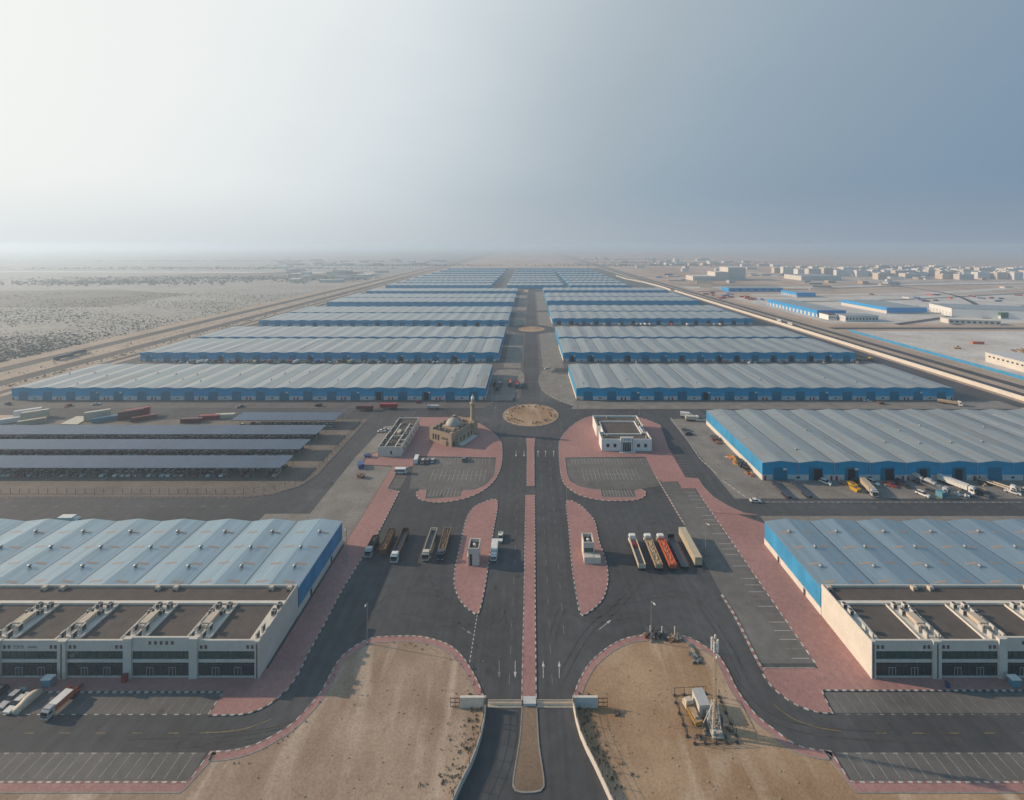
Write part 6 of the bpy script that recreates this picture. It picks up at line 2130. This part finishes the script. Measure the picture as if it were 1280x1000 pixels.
# ================================================================== RIGHT SIDE: highway wall, hoarding, works
t = thing('highway_wall', 'long sunlit cream wall between the warehouses and right highway', 'wall', (356, 303, 0))
b = MB()
for k in range(60):
    b.box(-.25, k * 12, 0, .25, k * 12 + 11.98, 3.1)
b.build('wall', M['cream'], t); b = MB(); b.box(-.9, -1.6, 0, .9, -.01, 4.0); b.build('end_pier', M['cream_trim'], t)
b = MB(); b.box(-.36, 0, 3.102, .36, 720, 3.25); b.build('coping', M['cream_trim'], t)
t = thing('highway_wall', 'far stretch of cream wall curving at the highway junction', 'wall', (352, 1040, 0))
b = MB()
pts = [(0, 0), (2, 60), (0, 130), (-10, 220), (-30, 330), (-34, 480)]
for (x0, y0), (x1, y1) in zip(pts, pts[1:]):
    b.add([(x0, y0, 0), (x1, y1, 0), (x1, y1, 3.2), (x0, y0, 3.2), (x0 + .6, y0, 0), (x1 + .6, y1, 0), (x1 + .6, y1, 3.2), (x0 + .6, y0, 3.2)], [(0, 1, 2, 3), (4, 5, 6, 7), (3, 2, 6, 7)])
b.build('wall', M['cream'], t)
t = thing('hoarding', 'bright blue site hoarding along the right highway', 'hoarding', (411, 340, 0))
b = MB()
k = 0
while k < 206:
    b.box(k * .025 - .06, k, .1, k * .025 + .06, k + 2.9, 2.9); k += 3
b.build('panel', M['blue_side'], t)
b = MB()
k = 0
while k < 206: b.box(k * .025 + .07, k, 0, k * .025 + .2, k + .12, 2.7); k += 3
b.build('post', M['steel'], t); t.children[-1]['kind'] = 'stuff'


def block(name, label, x0, x1, y0, y1, h, wallm, roofm, cat='building', rz=0.0, group=None, frontm=None, band=None, bays=0, baym=None, sidebays=0, win=0):
    """simple distant building: walls, thick roof edge, openings on the west and south sides"""
    t = thing(name, label, cat, ((x0 + x1) / 2, (y0 + y1) / 2, 0), rz, group)
    hx, hy = (x1 - x0) / 2, (y1 - y0) / 2
    b = MB(); b.box(-hx, -hy, 0, hx, hy, h); b.build('wall', [wallm], t)
    b = MB(); b.box(-hx - .3, -hy - .3, h + .002, hx + .3, hy + .3, h + .5); b.build('roof', [roofm], t)
    if band:
        b = MB(); b.box(-hx - .35, -hy - .35, h * .55, -hx - .003, hy + .35, h + .9); b.box(-hx - .003, -hy - .35, h * .2, hx + .35, -hy - .003, h + .9); b.build('fascia', [band], t)
    for k in range(bays):
        y = -hy + (k + .5) * 2 * hy / bays
        b = MB(); b.box(-hx - .12, y - hy / bays * .5, 0, -hx - .004, y + hy / bays * .5, h * .52); b.build('bay_door', baym, t)
    for k in range(win):
        x = -hx + (k + .5) * 2 * hx / win
        b = MB(); b.box(x - hx / win * .5, -hy - .1, h * .35, x + hx / win * .5, -hy - .004, h * .7); b.build('window', M['carglass'], t)
    return t


block('blue_factory', 'long factory with bright blue fascia and row of pale bays, beyond the highway', 448, 492, 655, 790, 10, M['cream'], M['roof'], band=M['blue_bright'], bays=14, baym=M['blue_bright'])
block('office_annex', 'pale office annex at the near end of the long blue factory', 449, 462, 632, 652, 7.5, M['white'], M['roof_dark'], win=5)
block('grey_hall', 'low grey hall beside the long blue factory', 464, 512, 618, 640, 8, M['offwhite'], M['roof'], win=10)
block('blue_factory', 'smaller blue fronted factory behind the long blue one', 575, 615, 905, 960, 9, M['cream'], M['roof'], band=M['blue_bright'], bays=8, baym=M['blue_bright'])
block('blue_factory', 'blue fronted factory on the pale flat, right of the long one', 585, 650, 690, 790, 9, M['cream'], M['roof'], band=M['blue_bright'])
block('blue_shed', 'wide blue shed behind the red containers near the highway junction', 480, 610, 1010, 1050, 9, M['blue_bright'], M['roof'], win=7)
block('white_factory', 'long white factory hall on the right', 668, 792, 640, 700, 13, M['white'], M['roof'], rz=-.32, bays=7, baym=M['offwhite'])
block('green_hall', 'grey hall with green fascia right of the white factory', 715, 900, 640, 690, 9, M['offwhite'], M['roof'], band=P('green'))
block('cream_house', 'low cream building before the white factory', 600, 660, 595, 612, 6, M['cream'], M['cream_trim'], rz=-.25, win=9)
block('cream_house', 'small cream building behind the white factory', 640, 665, 720, 735, 8, M['cream'], M['cream_trim'], win=3)
t = block('site_office', 'two storey pale building at the right edge of view', 392, 470, 375, 412, 8.5, M['cream'], M['offwhite'], win=0, rz=-.1)
t.location = (447 + 30, 385, 0)
for k in range(8):
    for z in (1.6, 5.0):
        b = MB(); b.box(-36 + k * 5, -18.6, z, -34 + k * 5, -18.504, z + 1.5); b.build('window', M['carglass'], t)
    b = MB(); b.box(-39.1, -16 + k * 4.2, 5.0, -39.004, -14.2 + k * 4.2, 6.4); b.build('window', M['carglass'], t)
block('mill', 'tall stepped pale mill on the right skyline, highest block', 635, 690, 1340, 1400, 40, M['cream'], M['cream_trim'])
block('mill', 'middle step of the tall pale mill', 590, 634, 1330, 1390, 26, M['cream'], M['cream_trim'])
block('mill', 'lowest step of the tall pale mill', 520, 589, 1330, 1390, 13, M['cream'], M['cream_trim'])
block('long_shed', 'long pale shed beyond the blue sheds', 860, 985, 1330, 1420, 14, M['cream'], M['roof'])
# red containers by the junction
rng = random.Random(9)
for i in range(22):
    x, y = rng.uniform(395, 480), rng.uniform(860, 985)
    c = rng.choice(('red', 'maroon', 'red', 'orange', 'blue', 'maroon'))
    spawn('ct' + c, mk_container(c, 12.2, 2.7), f'{c} container, {ordw(i + 1)} of the scattered yard before the blue shed', (x, y, .02), rng.uniform(-.2, .2) + pi / 2 * rng.randrange(2), 'containers before the blue shed')
for i in range(26):
    x, y = rng.uniform(760, 1160), rng.uniform(800, 960)
    c = rng.choice(('red', 'maroon', 'orange', 'blue', 'white', 'slate'))
    spawn('ct' + c, mk_container(c, 12.2, 2.7), f'{c} container, {ordw(i + 1)} of the yard behind the white factory', (x, y, .035), rng.uniform(-.4, .4) + pi / 2 * rng.randrange(2), 'containers behind the white factory')
heap('spoil_heap', 'dark spoil heap on the pale flat, left', 'spoil', (520, 445, 0), [P('brown'), P('tan')], 12, 3, 1.6, 31, 30)
heap('spoil_heap', 'dark spoil heap on the pale flat, middle', 'spoil', (575, 470, 0), [P('slate'), P('grey')], 10, 3, 1.4, 32, 30)
heap('spoil_heap', 'dark spoil heap on the pale flat, right', 'spoil', (560, 430, 0), [P('brown'), P('slate')], 14, 4, 1.6, 33, 30)
def mk_loader():
    t = thing('wheel_loader', '', 'loader')
    b = MB(); b.box(-1.1, -2.6, .9, 1.1, .2, 2.0); b.box(-.8, .2, .9, .8, 1.8, 1.5); b.build('body', P('yellow'), t)
    b = MB(); b.box(-.75, -1.0, 2.002, .75, .3, 3.3); b.build('cab', M['carglass'], t)
    b = MB(); b.taper(-1.3, 2.6, 1.3, 3.4, .3, -1.3, 2.4, 1.3, 3.6, 1.3); b.box(-.9, 1.4, 1.1, -.7, 2.6, 1.3); b.box(.7, 1.4, 1.1, .9, 2.6, 1.3); b.build('bucket', P('yellow'), t)
    wheels(t, (-1.1, 1.1), (-1.7, 1.2), .75, .5)
    return t
spawn('loader', mk_loader, 'yellow loader working on the pale flat', (*G(1197, 436), 0), 1.0)
spawn('ctorange', mk_container('orange', 12.2, 2.7), 'orange container on the pale flat', (*G(1222, 430), .04), 1.5)
t = thing('low_loader', 'trailer with yellow ends before the wall, right of the second right row', 'trailer', (*G(1080, 450), .05), pi / 2)
b = MB(); b.box(-1.3, -8, .8, 1.3, 8, 1.1); b.build('deck', P('brown'), t)
for s in (-1, 1):
    b = MB(); b.box(-1.2, s * 6.4 - 1.3, 1.102, 1.2, s * 6.4 + 1.3, 2.6); b.build('end_unit', P('yellow'), t)
wheels(t, (-1.1, 1.1), (-6.5, -5, 5, 6.5), .45, .35)

# town on the right skyline
rng = random.Random(21)
TM = [M['town'], M['town_warm'], M['town_white']]
n = 0
for row in range(6):
    y = 1385 + row * 62
    x = 1010 - row * 6 + (120 if row < 2 else 0)
    while x < 1980 + row * 70:
        w_ = rng.uniform(24, 55); d = rng.uniform(16, 26); h = rng.choice((14, 17, 20, 22, 25)) + row * .8
        if rng.random() < (.55 if row < 2 else .78):
            n += 1
            t = thing('apartment_block', 'pale apartment block of the hazy town on the right skyline', 'apartment block', (x + w_ / 2, y + rng.uniform(-15, 15), 0), 0, 'apartment blocks of the far town')
            tm = rng.choice(TM)
            b = MB(); b.box(-w_ / 2, -d / 2, 0, w_ / 2, d / 2, h); b.build('wall', tm, t)
            b = MB(); b.box(-w_ / 2 + .4, -d / 2 + .4, h, w_ / 2 - .4, d / 2 - .4, h + .6); b.box(-3, -3, h + .6, 3, 3, h + 3.4); b.build('roof', M['cream_trim'], t)
        x += w_ + rng.uniform(4, 14)
for i in range(46):
    x, y = rng.uniform(450, 1400), rng.uniform(1750, 3400)
    w_, d, h = rng.uniform(20, 60), rng.uniform(14, 40), rng.uniform(6, 14)
    t = thing('distant_building', 'small pale building scattered on the far right plain', 'building', (x, y, 0), rng.uniform(-.2, .2), 'scattered buildings of the far right plain')
    b = MB(); b.box(-w_ / 2, -d / 2, 0, w_ / 2, d / 2, h); b.build('wall', rng.choice(TM), t)
    b = MB(); b.box(-w_ / 2 - .3, -d / 2 - .3, h, w_ / 2 + .3, d / 2 + .3, h + .6); b.build('roof', rng.choice((M['cream_trim'], M['roof'], M['offwhite'])), t)
for i in range(60):
    y = rng.uniform(1250, 3200); x = -rng.uniform(560, 560 + (y - 1000) * .6)
    w_, d, h = rng.uniform(20, 70), rng.uniform(14, 50), rng.uniform(5, 11)
    t = thing('distant_building', 'low building lost in the haze of the left plain', 'building', (x, y, 0), rng.uniform(-.2, .2), 'hazy buildings of the left plain')
    b = MB(); b.box(-w_ / 2, -d / 2, 0, w_ / 2, d / 2, h); b.build('wall', rng.choice(TM), t)
    b = MB(); b.box(-w_ / 2 - .3, -d / 2 - .3, h, w_ / 2 + .3, d / 2 + .3, h + .6); b.build('roof', rng.choice((M['cream_trim'], M['roof'], M['roof_dark'])), t)

for i in range(48):
    x, y = rng.uniform(430, 1500), rng.uniform(1020, 1700)
    if 500 < x < 1000 and 1300 < y < 1430: continue
    w_, d, h = rng.uniform(10, 45), rng.uniform(8, 26), rng.uniform(3.5, 8)
    t = thing('distant_shed', 'low shed among the yards of the far right plain', 'shed', (x, y, 0), rng.uniform(-.5, .1), 'low sheds of the far right plain')
    b = MB(); b.box(-w_ / 2, -d / 2, 0, w_ / 2, d / 2, h); b.build('wall', rng.choice([M['town_warm'], P('tan'), P('silver'), P('grey'), M['offwhite'], P('beige'), M['blue_bright']]), t)
    b = MB(); b.box(-w_ / 2 - .3, -d / 2 - .3, h, w_ / 2 + .3, d / 2 + .3, h + .5); b.build('roof', rng.choice((M['roof'], M['roof'], P('tan'), P('silver'))), t)
b = MB()
for pts, w_ in ((((410, 1010), (700, 1060), (1200, 1180), (2300, 1300)), 12), (((420, 1180), (800, 1150), (1300, 1290)), 8), (((500, 830), (760, 860), (1300, 1010), (1900, 1080)), 10), (((405, 1500), (900, 1620), (1800, 1700), (3200, 1850)), 12),
                (((700, 700), (900, 760), (1500, 820)), 9), (((-500, 1300), (-900, 1420), (-1700, 1500)), 10), (((-480, 1900), (-1200, 2100), (-2600, 2300)), 14), (((405, 2300), (1200, 2400), (3000, 2500)), 14), (((600, 590), (700, 640), (820, 760), (980, 1000), (1010, 1300)), 9)):
    l = smooth_line(pts, 6)
    ribbon(b, l, w_, 0.0, .07)
ground('track', b, M['asphalt_far'], 'dark tracks crossing the far plain')
b = MB()
for pts, w_ in ((((410, 1085), (760, 1110), (1400, 1230), (2300, 1340)), 40), (((640, 1500), (1200, 1520), (2100, 1560)), 60), (((500, 930), (900, 960), (1300, 1100)), 30), (((-600, 1700), (-1200, 1760), (-2200, 1800)), 60)):
    ribbon(b, smooth_line(pts, 6), w_, 0.0, .05)
ground('pale_strip', b, M['sand_pale'], 'pale graded strips on the far plain')

# ================================================================== VEGETATION
def tufts(spots, seed):
    """many small leafy faces per shrub"""
    rng = random.Random(seed)
    b = MB()
    for x, y, s in spots:
        for k in range(7):
            a, e = rng.uniform(0, 2 * pi), rng.uniform(.1, 1.2)
            r_ = s * rng.uniform(.3, 1)
            cx, cy, cz = x + r_ * cos(a) * .7, y + r_ * sin(a) * .7, s * rng.uniform(.1, .8)
            p, q = rng.uniform(.25, .5) * s, rng.uniform(0, pi)
            dx, dy = cos(q) * p, sin(q) * p
            b.add([(cx - dx, cy - dy, cz - p * .4), (cx + dx, cy + dy, cz - p * .2), (cx + dx * .3 - dy * .6, cy + dy * .3 + dx * .6, cz + p * .9)], [(0, 1, 2)])
            b.add([(cx - dy, cy + dx, cz - p * .3), (cx + dy, cy - dx, cz - p * .3), (cx + dx * .4, cy + dy * .4, cz + p * .7)], [(0, 1, 2)])
    return b


rng = random.Random(5)
sp = []
while len(sp) < 9000:
    y = 345 + (rng.random() ** 1.4) * 650
    x = rng.uniform(-1.35 * y, -500)
    if sin(x * .021 + 1.3 * sin(y * .017)) + sin(y * .043 + x * .011) + rng.uniform(-1.3, 1.3) < -.35: continue
    if x < -500: sp.append((x, y, rng.choice((.45, .6, .7, .9, 1.1, 1.5))))
o = tufts(sp, 1).build('desert_scrub', M['bush'], fix=False); tag(o, 'low desert scrub dotted over the left plain', 'scrub', None, 'stuff')
sp = []
for cx, cy, r, n_ in ((2.3, 279.2, 17, 60),):
    for k in range(n_):
        a = rng.uniform(0, 2 * pi); q = r * rng.uniform(.72, 1.0)
        if rng.random() < .75 or sin(a) < 0: sp.append((cx + q * cos(a), cy + q * sin(a), rng.uniform(.4, 1.0)))
o = tufts(sp, 2).build('roundabout_shrubs', M['bush'], fix=False, loc=(0, 0, .2)); tag(o, 'dry shrubs round the edge of the near roundabout', 'shrubs', None, 'stuff')
sp = []
for k in range(120):
    i = rng.randrange(len(GL) - 8); x, y = GL[i]
    sp.append((x - rng.uniform(.6, 4.5) * (1 if rng.random() < .8 else 2), y + rng.uniform(-1, 1), rng.uniform(.15, .45)))
    i = rng.randrange(len(GR) - 8); x, y = GR[i]
    sp.append((x + rng.uniform(.8, 4.5) * (1 if rng.random() < .8 else 2), y + rng.uniform(-1, 1), rng.uniform(.15, .5)))
for k in range(50):
    i = rng.randrange(8, len(SL) - 1); x, y = SL[i]; sp.append((x + rng.uniform(-1, 1), y - rng.uniform(2.2, 4), rng.uniform(.1, .3)))
for k in range(140):
    sp.append((rng.uniform(-70, 70), rng.uniform(84, 112), rng.uniform(.08, .2)))
sp = [p for p in sp if not (-16 < p[0] < 16 and abs(p[0] - .5) < 11.5)]
sp = [p for p in sp if not (abs(p[0]) > 66 and p[1] > 86)]
o = tufts(sp, 3).build('dry_weeds', M['bush'], fix=False, loc=(0, 0, .12)); tag(o, 'dry weeds on the sand lots beside the gate road', 'weeds', None, 'stuff')
sp = []
for k in range(700):
    y = rng.uniform(330, 1500); sp.append((rng.uniform(-414.5, -406), y, rng.uniform(.5, 1.3)))
for k in range(420):
    sp.append((rng.uniform(-458, -438), rng.uniform(330, 1200), rng.uniform(.3, .9)))
o = tufts(sp, 4).build('verge_scrub', M['bush'], fix=False); tag(o, 'scrub on the left highway verges', 'scrub', None, 'stuff')
b = MB()
for k in range(4200):
    y = 1150 + rng.random() ** 1.5 * 2600
    c = rng.choice(((-900, 1400, 330), (-1500, 2000, 500), (-700, 2300, 300), (-2300, 2900, 700), (-1200, 1250, 200), (900, 2600, 350), (600, 2300, 250)))
    x, y = rng.gauss(c[0], c[2]), c[1] + rng.gauss(0, 45)
    if abs(x + 20) < 480 and y < 2100: continue
    s = rng.uniform(3, 6)
    for j in range(3):
        a = rng.uniform(0, 2 * pi); px, py = x + rng.uniform(-3, 3), y + rng.uniform(-3, 3)
        b.add([(px - s * .6 * cos(a), py - s * .6 * sin(a), rng.uniform(0, s * .4)), (px + s * .6 * cos(a), py + s * .6 * sin(a), rng.uniform(0, s * .4)), (px + rng.uniform(-1, 1), py, s * rng.uniform(.6, 1.1))], [(0, 1, 2)])
o = b.build('far_tree_belt', M['bush'], fix=False); tag(o, 'far belts of trees lost in the haze', 'trees', None, 'stuff')

b = MB()
rng = random.Random(77)
for k in range(420):
    if k % 2: x, y = rng.uniform(-58, -11), rng.uniform(84, 117)
    else: x, y = rng.uniform(13, 58), rng.uniform(84, 119)
    if abs(x - .5) < 12 or (abs(x) > 44 and y > 100) or (abs(x) > 25 and y > 112): continue
    e = rng.choice((.04, .05, .06, .07, .09, .16))
    b.taper(x - e, y - e * .8, x + e, y + e * .9, .1, x - e * .5, y - e * .6, x + e * .7, y + e * .4, .13 + e * .9)
o = b.build('stones', M['sand_edge']); tag(o, 'small stones scattered on the sand lots', 'stones', None, 'stuff')

# ================================================================== HAZE
hz = MB(); hz.box(-45000, -200, -1, 45000, 62000, 122)
hm = bpy.data.materials.new('dusty air'); hm.use_nodes = True
nt = hm.node_tree; nt.nodes.clear()
ho = nt.nodes.new('ShaderNodeOutputMaterial'); hv = nt.nodes.new('ShaderNodeVolumePrincipled')
hv.inputs['Density'].default_value = 2.9e-4
hv.inputs['Color'].default_value = (0.63, 0.785, 0.95, 1)
hv.inputs['Anisotropy'].default_value = 0.36
nt.links.new(hv.outputs[0], ho.inputs['Volume'])
o = hz.build('haze', hm); tag(o, 'dusty pale blue haze over the whole plain', 'haze', None, 'stuff')
